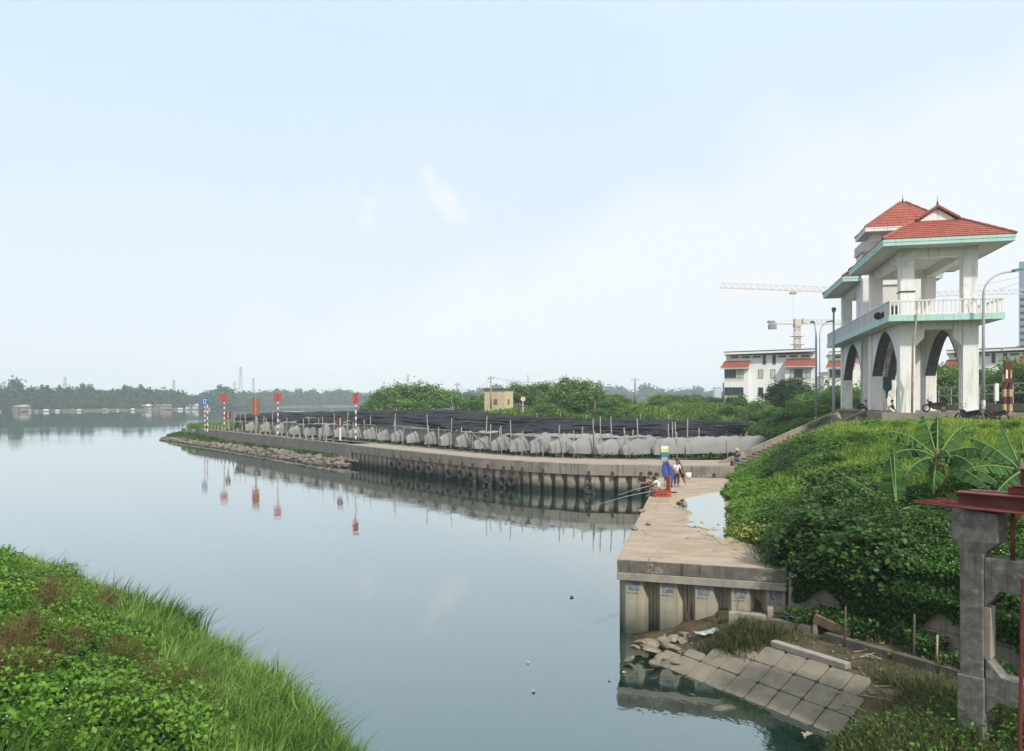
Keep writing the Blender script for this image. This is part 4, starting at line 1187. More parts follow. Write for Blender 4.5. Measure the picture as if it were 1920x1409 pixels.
block('faint hazy apartment block left of the first villa', 1340, 1352, 727, 900, M['cap_grey'], 8, 3)
block('second faint hazy block on the horizon left of the villa', 1325, 1336, 734, 950, M['cap_grey'], 6, 3)
hr = thing('high_rise', 'blue-grey high-rise cut off at the right edge behind the lamp', 'high-rise', (at(1946, 0, 340).x, 340, 0), R(-40))
MB().box(-7,7,0,14,0,at(0,488,340).z).build('tower_shaft', M['hiblue'], hr)
MB().box(-7.9,-7.02,1,13,0,at(0,655-8,340).z).build('lower_wing', M['hiblue'], hr)
for k in range(18):
    MB().box(-7.04,-7.01,2,12,3+k*3.0,4.2+k*3.0).build('window_band', M['glass'], hr)
    MB().box(-6.5,6.5,-.05,-.01,3+k*3.0,4.2+k*3.0).build('window_band', M['glass'], hr)

# ------------------------------------------------------------------ tower cranes
def lattice(mb, a, b, wd, ht, n, r):
    """triangular/box lattice boom from a to b (bottom chord line), one mesh for one boom"""
    a, b = Vector(a), Vector(b); d = (b-a).normalized(); s = d.cross(Vector((0,0,1)))
    s = s.normalized() if s.length > .1 else Vector((1,0,0)); u = s.cross(d)
    L0, L1 = a-s*wd/2, b-s*wd/2; R0, R1 = a+s*wd/2, b+s*wd/2; T0, T1 = a+u*ht, b+u*ht
    for p, q in ((L0,L1),(R0,R1),(T0,T1)): mb.beam(p, q, r, r)
    for i in range(n):
        t0, t1, tm_ = i/n, (i+1)/n, (i+.5)/n
        for P_, Q_ in ((L0,L1),(R0,R1)):
            mb.beam(P_.lerp(Q_,t0), T0.lerp(T1,tm_), r*.6, r*.6); mb.beam(T0.lerp(T1,tm_), P_.lerp(Q_,t1), r*.6, r*.6)
        mb.beam(L0.lerp(L1,t0), R0.lerp(R1,t0), r*.6, r*.6)
def mast(mb, x, y, z0, z1, wd, n, r):
    c = [(x-wd/2,y-wd/2),(x+wd/2,y-wd/2),(x+wd/2,y+wd/2),(x-wd/2,y+wd/2)]
    for p in c: mb.beam((*p, z0), (*p, z1), r, r)
    for i in range(n):
        a, b = z0+(z1-z0)*i/n, z0+(z1-z0)*(i+1)/n
        for k in range(4):
            p, q = c[k], c[(k+1) % 4]
            mb.beam((*p, a), (*q, b), r*.7, r*.7); mb.beam((*p, a), (*q, a), r*.7, r*.7)
# crane B (slewing unit visible beside the first villa)
Yb = 260; cb = at(1495, 608, Yb)
crb = thing('tower_crane', 'tower crane with grey counterweight standing behind the first villa', 'crane', (cb.x, Yb, 0), 0, 'tower cranes')
mb = MB(); mast(mb, 0, 0, 0, cb.z-.5, 1.6, 22, .17); mb.build('mast', M['craneo'], crb)
zb = cb.z
mb = MB(); lattice(mb, (3, 0, zb), (at(1640,0,Yb).x-cb.x, 6, zb+.3), 1.3, 1.6, 14, .14); mb.build('jib', M['craney'], crb)
mb = MB(); mb.beam((-.5,0,zb),(-9.2,0,zb+.2),1.3,.28); mb.beam((-.5,0,zb+1.6),(-6,0,zb+.6),.14,.14); mb.build('counter_jib', M['craneo'], crb)
MB().box(-9.6,-7.2,-.9,.9,zb-1.7,zb-.1).box(-9.9,-7.6,-.7,.7,zb+.3,zb+1.1).build('counterweight', M['craneg'], crb, bevel=.05)
MB().box(-1.1,1.1,-1.1,1.1,zb-1.0,zb+1.7).build('slewing_unit', M['craneo'], crb, bevel=.05)
MB().box(1.3,3.0,-1.6,-.2,zb-.1,zb+1.7).build('cab', M['craney'], crb, bevel=.08)
for zz in (zb-4.2, zb-7.0): MB().box(-1.9,1.9,-1.9,1.9,zz,zz+.15).build('platform', M['craneo'], crb)
# crane A: long jib coming from behind the gate house
Ya = 300
a0, a1 = at(1349, 540, Ya), at(1680, 553, Ya-8)
cra = thing('tower_crane', 'tower crane whose long orange jib reaches out left of the gate house', 'crane', (a1.x, a1.y, 0), 0, 'tower cranes')
mb = MB(); mast(mb, 0, 0, 0, a1.z+3, 2.0, 24, .18); mb.build('mast', M['craneo'], cra)
mb = MB(); lattice(mb, a0-Vector((a1.x,a1.y,0)), (0,0,a1.z), 1.4, 1.9, 26, .15); mb.build('jib', M['craneo'], cra)
mb = MB(); lattice(mb, (0,0,a1.z), (9,0,a1.z+.2), 1.5, 1.4, 4, .24); mb.build('counter_jib', M['craneo'], cra)
MB().box(6,9,-1,1,a1.z-2,a1.z-.2).build('counterweight', M['craneg'], cra, bevel=.05)
tp = at(1487, 549, Ya-3) - Vector((a1.x, a1.y, 0))
MB().box(tp.x-1.1,tp.x+1.1,tp.y-.8,tp.y+.8,tp.z-.6,tp.z+.2).build('trolley', M['yellow'], cra)
MB().tube([(tp.x,tp.y,tp.z-.6),(tp.x,tp.y,tp.z-26)], .04, 4).build('hoist_rope', M['craneg'], cra)
# crane C at the right
Yc = 280; c0, c1 = at(1752, 556, Yc), at(1990, 549, Yc+6)
crc = thing('tower_crane', 'tower crane jib with tie bars crossing behind the right side of the gate house', 'crane', (c1.x, c1.y, 0), 0, 'tower cranes')
mb = MB(); mast(mb, 0, 0, 0, c1.z+9, 2.0, 26, .26); mb.build('mast', M['craney'], crc)
mb = MB(); lattice(mb, c0-Vector((c1.x,c1.y,0)), (0,0,c1.z), 1.3, 1.7, 18, .13); mb.build('jib', M['craney'], crc)
lc0 = c0-Vector((c1.x,c1.y,0))
for t_ in (.15, .5): MB().tube([lc0.lerp(Vector((0,0,c1.z)), t_)+Vector((0,0,1.7)), (0,0,c1.z+9)], .06, 4).build('tie_bar', M['craneg'], crc)

# ------------------------------------------------------------------ street lamps
def lamp(label, base, H, arm, az, r=.09):
    L_ = thing('street_lamp', label, 'street lamp', base, az, 'curved green-headed street lamps')
    pts = [(0,0,-.5),(0,0,H*.55),(0,0,H*.82)] + [(arm*(1-math.cos(a)), 0, H*.82+H*.16*math.sin(a)) for a in [math.pi/2*k/7 for k in range(1,8)]]
    MB().tube(pts, [r*1.3,r*1.1,r*.9]+[r*.7]*7, 10).build('pole', M['galv'], L_, True)
    MB().tube([(0,0,-.05),(0,0,1.0)], r*1.55, 10).build('base_sleeve', M['galv'], L_, True)
    zt = H*.98
    hd_ = MB().add([(arm-.15,-.12,zt-.02),(arm+.75,-.19,zt+.10),(arm+.75,.19,zt+.10),(arm-.15,.12,zt-.02),(arm-.1,-.10,zt+.14),(arm+.70,-.14,zt+.30),(arm+.70,.14,zt+.30),(arm-.1,.10,zt+.14)],
                   [(0,3,2,1),(4,5,6,7),(0,1,5,4),(1,2,6,5),(2,3,7,6),(3,0,4,7)]).build('lamp_head', M['lampgreen'], L_, bevel=.04)
    MB().obox((arm+.35,0,zt+.025),.6,.24,.04,Matrix.Rotation(-.13,3,'Y')).build('lens', M['lampglass'], hd_)
    return L_
def lamp_px(label, px, ytop, ybase, Y, arm, az, r=.09):
    b = at(px, ybase, Y); t_ = at(px, ytop, Y); lamp(label, b, (t_.z-b.z)/.98, arm, az, r)
lamp_px('street lamp with a long arm beside the right column of the gate house', 1844, 508, 778, 53.0, 2.3, R(8))
lamp_px('street lamp facing the camera just left of the gate house balcony', 1563, 588, 815, 62, 1.1, R(-112), .10)
lamp_px('darker street lamp standing in front of the first villa corner', 1530, 604, 802, 74, 1.0, R(82), .10)
lamp_px('slim far street lamp curving right behind the darker one', 1537, 605, 762, 92, .9, R(-10), .07)
# ------------------------------------------------------------------ shade-net nursery
FR = [(440,117,4.15),(500,108,4.1),(560,100,4.05),(640,93,4.1),(700,88,4.3),(800,79,4.1),(900,71,4.0),(1000,66.5,4.0),(1100,64.4,3.93),(1200,64,4.0),(1300,65,4.1),(1396,67,3.75)]
BK = [(446,146,4.2),(510,147,4.5),(575,146,4.75),(640,143,5.0),(700,141,5.15),(790,138,5.3),(860,134,5.35),(960,128,4.6),(1060,124,4.35),(1180,121,4.1),(1300,120,3.9),(1408,119,3.8)]
fr = [Vector(((p-960)/F_PX*Y, Y, z)) for p, Y, z in FR]; bk = [Vector(((p-960)/F_PX*Y, Y, z)) for p, Y, z in BK]
def along(L_, t):
    s = t*(len(L_)-1); k = min(int(s), len(L_)-2); return L_[k].lerp(L_[k+1], s-k)
can = thing('shade_net_canopy', 'wide black shade net canopy on bamboo posts over the nursery beds', 'shade net')
SPL = [0, .10, .21, .33, .46, .60, .76, 1.0]
for b in range(7):
    nu, nv = 150, 7; V = []
    for j in range(nv):
        vv = SPL[b]-.012*(b > 0) + (SPL[b+1]-SPL[b]+.02)*j/(nv-1)
        for i in range(nu):
            t = i/(nu-1)
            p = along(fr, t).lerp(along(bk, t), min(vv, 1.0))
            sag = -.16*math.sin(math.pi*j/(nv-1))
            sag += -.10*abs(math.sin(t*58 + b))
            ns_ = float(vnoise(p.x*1.0, p.y*1.0, 5.5, b+20)-.5)*.42 + float(vnoise(p.x, p.y, 1.9, b+3)-.5)*.22
            if b == 0 and j == 0: ns_ = ns_*.6 - .12*abs(math.sin(t*61))
            V.append((p.x, p.y, p.z + sag + ns_ - .07*(b % 2)))
    idx = (np.arange(nv-1)[:, None]*nu + np.arange(nu-1)[None, :]).ravel()
    me = np_mesh('net_sheet', np.array(V), [np.stack([idx, idx+1, idx+1+nu, idx+nu], 1)], M['shade'], smooth=True)
    link('net_sheet', me, can)
# torn flap of net hanging from the front edge near the left signs
for t0, t1 in ((.205,.245),):
    V = []
    for j in range(5):
        for i in range(12):
            p = along(fr, t0+(t1-t0)*i/11); V.append((p.x-.3, p.y-.5, p.z-.1-.22*j*(1-.6*math.sin(math.pi*i/11))))
    idx = (np.arange(4)[:, None]*12+np.arange(11)[None, :]).ravel()
    link('net_flap', np_mesh('net_flap', np.array(V), [np.stack([idx,idx+1,idx+13,idx+12],1)], M['shade'], smooth=True), can)
# blue tarpaulin at the back
tarp = thing('blue_tarpaulin', 'blue-grey tarpaulin pulled up to a pole at the back of the nets', 'tarpaulin')
tp = [at(808,770,137), at(852,764,133), at(850,770,131.5), at(780,776,134)]
MB().add([p+Vector((0,0,dz)) for dz in (0,.04) for p in tp], [(0,1,2,3),(7,6,5,4),(0,4,5,1),(1,5,6,2),(2,6,7,3),(3,7,4,0)]).build('sheet', surf('faded_blue_tarp',(.10,.12,.20),(.07,.08,.14),1,.7), tarp)
MB().tube([at(851,790,132), at(846,744,132)], .06, 6).build('pole', M['post'], tarp)
# posts along the front and further rows
pmesh = MB().tube([(0,0,-.3),(.01,.01,1.0),(0,.02,1.0+1.0)], [.055,.05,.042], 6).mesh('post', M['post'], True)
k = 0
for t in np.linspace(.0, 1, 74):
    p = along(fr, float(np.clip(t+rng.normal()*.003, 0, 1)))
    hh = rng.uniform(1.5,2.9) if rng.random() < .75 else rng.uniform(2.6,3.6)
    p = p + Vector((rng.normal()*.3, -rng.uniform(0,1.4), 0))
    link('post', pmesh, can, (p.x, p.y, 2.05), (rng.normal()*.05, rng.normal()*.05, rng.uniform(0,6)), (1,1,hh/2))
for t in np.linspace(.3, 1, 22):
    for v_ in (.07, .2):
        p = along(fr, t).lerp(along(bk, t), v_)
        link('post', pmesh, can, (p.x, p.y, 2.05), (0,0,rng.uniform(0,6)), (1,1,.95))
for t in np.linspace(.02, .99, 26):
    p = along(bk, t)
    if rng.random() < .7: link('post', pmesh, can, (p.x, p.y-1, 2.5), (rng.normal()*.06, rng.normal()*.06, 0), (1.2,1.2,(p.z-2.5+rng.uniform(.2,1.0))/2))
for t0, t1 in ((.40,.455),(.455,.50),(.52,.56),(.60,.64),(.34,.37)):
    a, b = along(fr, t0), along(fr, t1)
    MB().tube([a+Vector((0,-.5,rng.uniform(-.2,.1))), b+Vector((0,-.5,rng.uniform(-.2,.1)))], .05, 6).build('cross_pole', M['post'], can)
for t0 in (.545, .60, .655):
    a = along(fr, t0); MB().tube([a+Vector((-.6,-.8,-.1)), Vector((a.x+1.6, a.y-1.4, 2.2))], .05, 6).build('brace', M['post'], can)
# ground cloth under the front rows
mb = MB(); G0 = [along(fr, t) for t in np.linspace(0,1,30)]
for p in G0:
    q = p.lerp(along(bk, G0.index(p)/29), .5)
    mb.v += [(p.x-.3, p.y-1.6, 2.192), (q.x, q.y, 2.20)]
for i in range(29): mb.f.append((2*i, 2*i+2, 2*i+3, 2*i+1))
mb.build('ground_cloth', M['groundcloth'], can)
# pale net wall hung below the front edge
for k in range(22):
    t0, t1 = .03+.95*k/22, .03+.95*(k+1)/22+.004; V = []
    for j in range(6):
        for i in range(9):
            t = t0+(t1-t0)*i/8; p = along(fr, t); zt = p.z-.12
            zb_ = 2.62+.10*math.sin(t*90)+.12*math.sin(math.pi*i/8)
            V.append((p.x+.10, p.y+.35+.10*math.sin(i*1.7+k+j), zt+(zb_-zt)*j/5))
    idx = (np.arange(5)[:, None]*9+np.arange(8)[None, :]).ravel()
    link('net_wall', np_mesh('net_wall', np.array(V), [np.stack([idx,idx+1,idx+10,idx+9],1)], M['insect'], smooth=True), can)
# low net tunnels over the beds
NT_ = 25
ordn = ['first','second','third','fourth','fifth','sixth','seventh','eighth','ninth','tenth','eleventh','twelfth','thirteenth','fourteenth','fifteenth','sixteenth','seventeenth','eighteenth','nineteenth','twentieth','twenty-first','twenty-second','twenty-third','twenty-fourth','twenty-fifth']
tpx = list(np.interp(np.linspace(0,1,NT_), np.linspace(0,1,12), [470,530,590,650,710,770,838,905,980,1060,1160,1285]))
for k, px in enumerate(tpx):
    tt = np.interp(px, [f[0] for f in FR], np.linspace(0,1,len(FR)))
    p = along(fr, tt) + Vector((-.3, -1.1, 0)); p.z = 2.2
    d = Vector((.93,.367,0)) if px > 860 else Vector((.885,.465,0))
    Lt = 8.5; hgt = 1.45+rng.normal()*.10; hw = .50
    T = thing('net_tunnel', f'{ordn[NT_-1-k]} white insect-net tunnel from the right under the shade net', 'net tunnel', p, math.atan2(d.y, d.x), 'white net tunnels over the beds')
    nu, nv = 26, 13; V = []
    for i in range(nu):
        x = Lt*i/(nu-1); e = (.55+.45*math.sin(math.pi/2*min(1, x/1.3)))*min(1, .5+.5*math.sqrt(min(1, (Lt-x)/.9)))
        for j in range(nv):
            a = math.pi*j/(nv-1)
            sg = 1-.09*abs(math.sin(x*1.25*math.pi/1.6)) + rng.normal()*.012
            V.append((x + .10*math.sin(a*3+k), -hw*math.cos(a)*e, .34+.03*math.sin(x*2+k)+hgt*(math.sin(a)**.75)*e*sg))
    idx = (np.arange(nu-1)[:, None]*nv+np.arange(nv-1)[None, :]).ravel()
    fs = [np.stack([idx, idx+1, idx+1+nv, idx+nv], 1)]
    me = np_mesh('net_cover', np.array(V), fs, M['insect'], smooth=True); link('net_cover', me, T)
    # near end curtain
    mb = MB().add(V[:nv], [tuple(range(nv))]); mb.build('end_curtain', M['insect'], T)
    n_ = 420
    P = np.stack([rng.uniform(.1, Lt-.1, n_), rng.uniform(-.75,.75,n_), rng.uniform(.02,.42,n_)], 1)
    Vl, Fl, tl = leaf_arrays(P, .26); link('crop', np_mesh('crop', Vl, [Fl], M['leaf_dark'], tl), T)['kind'] = 'stuff'
    hm_ = MB()
    for x in np.arange(.4, Lt, 2.4):
        pts = [(x, -hw*.98*math.cos(math.pi*j/8), .02+ (.34+hgt*math.sin(math.pi*j/8)**.75 - .03)*(1 if 0 < j < 8 else 0)) for j in range(9)]
        MB().tube(pts, .018, 4).build('hoop', M['post'], T)

# ------------------------------------------------------------------ fence stubs, river signs on the point
fen = thing('stub_post_fence', 'row of short white concrete fence stubs on the low river wall', 'fence')
fm = MB().box(-.09,.09,-.09,.09,0,.95).mesh('stub', M['post'])
for c, t in resample([(-20.5,86.7),(-24,91.5),(-34,104.5),(-46,120.5),(-52,128.9)], 2.0):
    r = Vector((t.y, -t.x, 0))
    link('stub', fm, fen, (c.x+r.x*.9, c.y+r.y*.9, 2.05), (rng.normal()*.05, rng.normal()*.05, .9), (1,1,rng.uniform(.75,1.15)))
def striped_pole(root, H, r, n, m1, m2, z0=0.0):
    for k in range(n):
        MB().tube([(0,0,z0+H*k/n),(0,0,z0+H*(k+1)/n)], r, 8).build('pole_band', m1 if k % 2 == 0 else m2, root)
def river_sign(label, px, y0, y1, ybase, Y, wpx, mat, stripes=True, name='river_sign', post=None, front=None):
    base = at(px, ybase, Y); base.z = max(base.z, 2.0)
    zb, zt = at(px, y1, Y).z-base.z, at(px, y0, Y).z-base.z; W = wpx*Y/F_PX
    s = thing(name, label, 'river sign', base, R(8))
    if stripes: striped_pole(s, zb, .085, 11, M['pwhite'], M['pred'])
    else: MB().tube([(0,0,0),(0,0,zb)], .10, 8).build('pole', post or M['post'], s)
    bd = MB().box(-W/2, W/2, -.16, -.12, zb, zt).build('board', mat, s)
    MB().box(-.06,.06,-.118,-.02,zb-.1,zt).build('back_rib', M['signmaroon'] if mat is not M['signblue'] else M['galv'], bd)
    MB().box(-.035,.035,-.185,-.162,zb+.05,zt-.05).build('centre_rib', M['signmaroon'] if front is None else front, bd)
    if mat is M['signblue']:
        for q, (zz, ww) in enumerate(((.72,.62),(.45,.5),(.2,.58))):
            mb = MB(); n_ = 5
            for i in range(n_): mb.box(-W*ww/2+W*ww*i/n_, -W*ww/2+W*ww*(i+.7)/n_, -.175,-.163, zb+(zt-zb)*zz, zb+(zt-zb)*(zz+.13))
            mb.build('lettering', M['pwhite'], bd)
    return s
river_sign('blue lettered sign on twin striped poles at the left end of the point', 384, 747, 761, 808, 122, 10, M['signblue'])
tp2 = thing('striped_marker_post', 'second red-white post beside the blue sign on the point', 'marker post', at(389,806,121)-Vector((0,0,.3)), 0)
striped_pole(tp2, 4.2, .085, 9, M['pwhite'], M['pred'])
river_sign('leftmost square red board on a striped pole by the river wall', 420.5, 739, 753, 806, 114, 14, M['signred'])
river_sign('tall brown double board on a pale post by the river wall', 480, 746, 779, 812, 103, 13, M['signbrown'], False, front=M['straw'])
river_sign('square red board on a striped pole beside the brown board', 521, 737, 752, 814, 99, 14, M['signred'])
river_sign('square red board on a striped pole at the left edge of the shade nets', 667, 737, 757, 824, 86, 10.5, M['signred'])
river_sign('small maroon board with white stripe behind the leftmost red board', 428, 772, 786, 804, 112, 9, M['signmaroon'], False, front=M['pwhite'])
river_sign('small maroon board with white stripe at the start of the concrete quay', 638, 784, 800, 826, 86.5, 10, M['signmaroon'], False, front=M['pwhite'], post=M['pwhite'])
# blue tin cabin boat behind the nets
cab = thing('blue_cabin_boat', 'blue cabin boat moored behind the left end of the nets', 'boat', at(548, 783, 168), R(4))
W = 36*168/F_PX
mb = MB(); mb.prism_xz([(-W*.62,0),(-W*.5,-.9),(W*.55,-.9),(W*.66,.1)], -1.1, 1.1); mb.build('hull', M['boat'], cab)
MB().box(-W*.42,W*.5,-.95,.95,0,1.15).build('cabin', M['tin'], cab)
MB().box(-W*.46,W*.54,-1.1,1.1,1.16,1.28).build('roof', M['boatwhite'], cab)
for q in range(5): MB().box(-W*.36+q*W*.17,-W*.36+q*W*.17+.6,-.975,-.952,.4,.9).build('window', M['glass'], cab)

# ------------------------------------------------------------------ pump house, poles and wires, round sign
hb_ = at(935, 760, 150)
ph = thing('pump_house', 'small cream flat-roofed pump house beyond the nets', 'house', (hb_.x, 150, 5.2), R(-24))
MB().box(-2.3,2.0,-1.6,2.4,-.5,3.7).build('wall', M['cream'], ph)
MB().box(-2.55,2.25,-1.85,2.65,3.702,3.98).build('roof', M['villatrim'], ph)
MB().box(-2.36,2.06,-1.66,2.46,3.45,3.69).build('cornice', M['cream'], ph)
for wx in (-.3,):
    w_ = MB().box(wx,wx+.75,-1.66,-1.605,.9,1.9).build('window', M['villatrim'], ph)
    MB().box(wx+.08,wx+.67,-1.69,-1.662,1.0,1.8).build('pane', M['signbrown'], w_)
w_ = MB().box(2.005,2.06,-.2,.55,.9,1.9).build('window', M['villatrim'], ph)
MB().box(2.062,2.09,-.12,.47,1.0,1.8).build('pane', M['signbrown'], w_)
def util_pole(label, px, ytop, ybase, Y, arms=1):
    b = at(px, ybase, Y); t_ = at(px, ytop, Y)
    u = thing('utility_pole', label, 'utility pole', (b.x, Y, b.z-1)); H = t_.z-b.z+1
    MB().tube([(0,0,0),(0,0,H)], [.17,.12], 8).build('post', M['post'], u, True)
    for k in range(arms): MB().box(-.6,.6,-.06,.06,H-.5-k*.7,H-.4-k*.7).build('crossarm', M['post'], u)
    for q in (-.5,0,.5): MB().lathe([(.03,0),(.07,.05),(.05,.12),(.07,.17),(.02,.2)], 8, (q,0,H-.4)).build('insulator', M['rubber'], u)
    return t_
uA = util_pole('middle concrete utility pole in front of the pump house', 920.5, 706, 757, 142)
uB = util_pole('short left utility pole behind the bushy clump', 857, 718, 745, 170)
uC = util_pole('right utility pole among the bushes beyond the nets', 1063, 708, 750, 140)
uD = util_pole('thin leaning pole in the bushes right of the banana clump', 1191, 709, 745, 120, 0)
def wire(label, a, b, sag):
    pts = [a.lerp(b, i/14)-Vector((0,0,sag*4*(i/14)*(1-i/14))) for i in range(15)]
    tag(MB().tube(pts, .022, 4).build('power_line', M['rubber']), label, 'power line', 'power lines beyond the nets')
wire('upper wire slung from the left to the middle utility pole', uB, uA, 2.2)
wire('lower wire slung from the left to the middle utility pole', uB-Vector((0,0,.5)), uA-Vector((0,0,.6)), 2.5)
wire('wire slung from the middle to the right utility pole', uA, uC, 1.0)
rs = at(980.5, 766, 125)
ns2 = thing('round_road_sign', 'round white sign with red rim on a white post beyond the nets', 'road sign', (rs.x, 125, rs.z-.6), R(6))
MB().tube([(0,0,0),(0,0,2.0)], .06, 8).build('post', M['pwhite'], ns2)
ds = MB().lathe([(0,-.05),(.46,-.05),(.46,0),(0,0)], 24, (0,-.05,2.1), 'y').build('disc', M['pred'], ns2)
MB().lathe([(0,-.075),(.33,-.075),(.33,-.051)], 24, (0,-.05,2.1), 'y').build('white_field', M['pwhite'], ds)
MB().obox((0,-.15,2.1), .10, .02, .42).build('mark', M['rubber'], ds)

# ------------------------------------------------------------------ pylons on the horizon
def pylon(label, px, ytop, Y, wd=5.0):
    zt = at(px, ytop, Y).z
    p = thing('lattice_pylon', label, 'pylon', (at(px,0,Y).x, Y, 0), 0, 'lattice pylons on the horizon'); mb = MB(); n = 9; r = Y*.00024
    def hw(z): return wd/2*(1-z/zt)**1.2+.5
    for sx, sy in ((-1,-1),(1,-1),(1,1),(-1,1)):
        for i in range(n):
            a, b = zt*i/n, zt*(i+1)/n
            mb.beam((sx*hw(a),sy*hw(a),a),(sx*hw(b),sy*hw(b),b), r, r)
    for i in range(n):
        a, b = zt*i/n, zt*(i+1)/n
        for sy in (-1,1):
            mb.beam((-hw(a),sy*hw(a),a),(hw(b),sy*hw(b),b), r*.7, r*.7); mb.beam((hw(a),sy*hw(a),a),(-hw(b),sy*hw(b),b), r*.7, r*.7)
    mb.build('lattice_body', M['craneg'], p)
    for q, zf in enumerate((.80,.89,.97)):
        MB().beam((-wd*.55,0,zt*zf),(wd*.55,0,zt*zf), r, r*1.2).build('crossarm', M['craneg'], p)
for lb, px, yt, Y in (('tallest lattice pylon standing above the far trees', 451, 688, 900),('slim pylon just right of the tallest pylon', 475, 709, 1000),('faint pylon just left of the tallest pylon', 440, 716, 1300),
                      ('pylon above the far bank between the left trees and the point', 326, 713, 800),('pylon rising behind the tallest left trees', 122, 707, 760),('faint pylon at the left edge of the picture', 8, 716, 800),
                      ('faint pylon behind the bushy clump beyond the nets', 765, 703, 900),('faint pylon right of the pump house', 990, 703, 950),('faint pylon left of the villas on the horizon', 1225, 722, 1200)):
    pylon(lb, px, yt, Y, 6 if px == 451 else 4.2)

# ------------------------------------------------------------------ sluice frame with red steel at the right edge
GA = R(-48)
gl_ = Vector((at(1799, 0, 14).x, 14.0, 0))
gf = thing('sluice_frame', 'rough grey concrete sluice frame pillar with cross beams at the right edge', 'sluice frame', gl_, GA)
MB().box(0,.38,0,.44,-.3,4.28).build('pillar', M['frame_conc'], gf, bevel=.02)
MB().box(-.035,.40,-.03,.47,-.3,2.05).build('pillar_foot', M['frame_conc'], gf, bevel=.02)
mb = MB(); mb.add([(0,0,4.26),(.38,0,4.26),(.38,.44,4.26),(0,.44,4.26),(-.13,-.03,4.48),(.62,-.03,4.48),(.62,.47,4.48),(-.13,.47,4.48),(-.13,-.03,5.03),(.62,-.03,5.0),(.62,.47,5.0),(-.13,.47,5.03)],
                  [(0,3,2,1),(0,1,5,4),(1,2,6,5),(2,3,7,6),(3,0,4,7),(4,5,9,8),(5,6,10,9),(6,7,11,10),(7,4,8,11),(8,9,10,11)])
mb.build('pillar_head', M['frame_conc'], gf, bevel=.02)
mb = MB(); mb.prism_xz([(.382,3.30),(.62,3.62),(4.2,3.62),(4.2,4.20),(.382,4.20)], .05, .39); mb.build('cross_beam', M['frame_conc'], gf, bevel=.015)
mb = MB(); mb.prism_xz([(.402,1.42),(.60,1.66),(4.2,1.66),(4.2,2.12),(.66,2.12),(.402,2.42)], .04, .40); mb.build('cross_beam', M['frame_conc'], gf, bevel=.015)
MB().box(3.9,4.3,0,.44,-.3,5.0).build('pillar', M['frame_conc'], gf, bevel=.02)
MB().box(.382,.47,.08,.36,2.4,3.3).build('fillet', M['cap_low'], gf)
sf_ = thing('red_steel_platform', 'red oxide steel beams and bent grating on top of the sluice frame', 'steel platform', gl_+Vector((0,0,5.035)), GA)
mb = MB(); mb.box(-.04,4.0,-.10,.22,.285,.305); mb.box(-.04,4.0,.05,.075,.03,.285); mb.box(.10,4.0,-.10,.22,.01,.03); mb.build('i_beam', M['steel_red'], sf_)
mb = MB(); mb.box(-.02,4.0,.52,.78,.27,.29); mb.box(-.02,4.0,.64,.665,.05,.27); mb.build('i_beam', M['steel_red'], sf_)
for k in range(7):
    y0 = -.35+k*.16
    MB().tube([(-.62-.1*math.sin(k*2.1), y0, .075+.02*math.sin(k)), (.3,y0+.02*math.sin(k*3),.055), (1.6,y0-.01,.03+.02*math.cos(k*2)), (4.0,y0,.05)], .018, 5).build('grating_bar', M['steel_red'], sf_)
MB().beam((-.30,-.1,.08),(-.04,.0,.29),.025,.025).build('strut', M['rust'], sf_)
mb = MB(); mb.box(.72,4.0,.15,.55,.31,.44); mb.box(.80,4.0,.12,.58,.445,.475); mb.build('gearbox_base', M['steel_red'], sf_, bevel=.01)
mb = MB(); mb.box(.90,4.0,.2,.5,.48,.74); mb.box(.82,4.0,.14,.56,.745,.77); mb.build('gearbox', M['steel_red'], sf_, bevel=.01)
rl = thing('red_pipe_railing', 'red steel pipe railing below the platform on the sluice frame', 'railing', gl_+Vector((0,0,4.205)), GA)
for xx, r_ in ((.80,.038),(1.35,.016),(1.9,.03),(2.7,.03)):
    MB().tube([(xx,.15,-.0),(xx,.15,.82)], r_, 8).build('post', M['steel_red'], rl, True)
for zz in (.62,.12): MB().tube([(.80,.15,zz),(3.2,.15,zz)], .012, 6).build('rail', M['rust'], rl)
tag(MB().tube([at(1918,1085,12.4), at(1912,1420,12.4)], .03, 6).build('drain_rod', M['steel_red'], None), 'thin red steel rod hanging below the sluice frame', 'rod')

# ------------------------------------------------------------------ fence, bollard post on the dike road at the right
rf_ = thing('road_parapet', 'grey concrete road parapet with pipe rails right of the gate house', 'parapet', (0,0,0), 0)
pa, pb = at(1760, 752, 72), at(1935, 748, 56)
for k in range(6):
    a, b = pa.lerp(pb, k/6), pa.lerp(pb, (k+.97)/6)
    strip([(a.x,a.y),(b.x,b.y)], 0, .25, 5.2, 6.55+.2*k/6).build('panel', M['wall_old'], rf_)
    MB().tube([Vector((a.x,a.y,6.5+.2*k/6)), Vector((a.x,a.y,8.15))], .05, 6).build('rail_post', M['galv'], rf_)
for zz in (7.35, 8.05):
    MB().tube([Vector((pa.x,pa.y,zz)), Vector((pb.x,pb.y,zz+.2))], .07, 6).build('rail', M['galv'], rf_)
tag(MB().box(-.14,.14,-.1,.1,0,1.3).build('white_marker_stone', M['pwhite'], None, loc=at(1868,752,58)), 'small white kilometre stone in front of the road parapet', 'marker stone')
mp_ = thing('marker_gate_post', 'maroon board on two yellow and dark striped legs by the road', 'marker post', at(1889, 772, 54), R(8))
for xx in (-.23,.23):
    for k in range(5):
        MB().box(xx-.11,xx+.11,-.08,.08,.52*k,.52*k+.518).build('leg_band', M['yellow'] if k % 2 == 0 else M['signmaroon'], mp_)
bd = MB().box(-.30,.30,-.13,.0,2.02,3.5).build('board', M['signmaroon'], mp_)
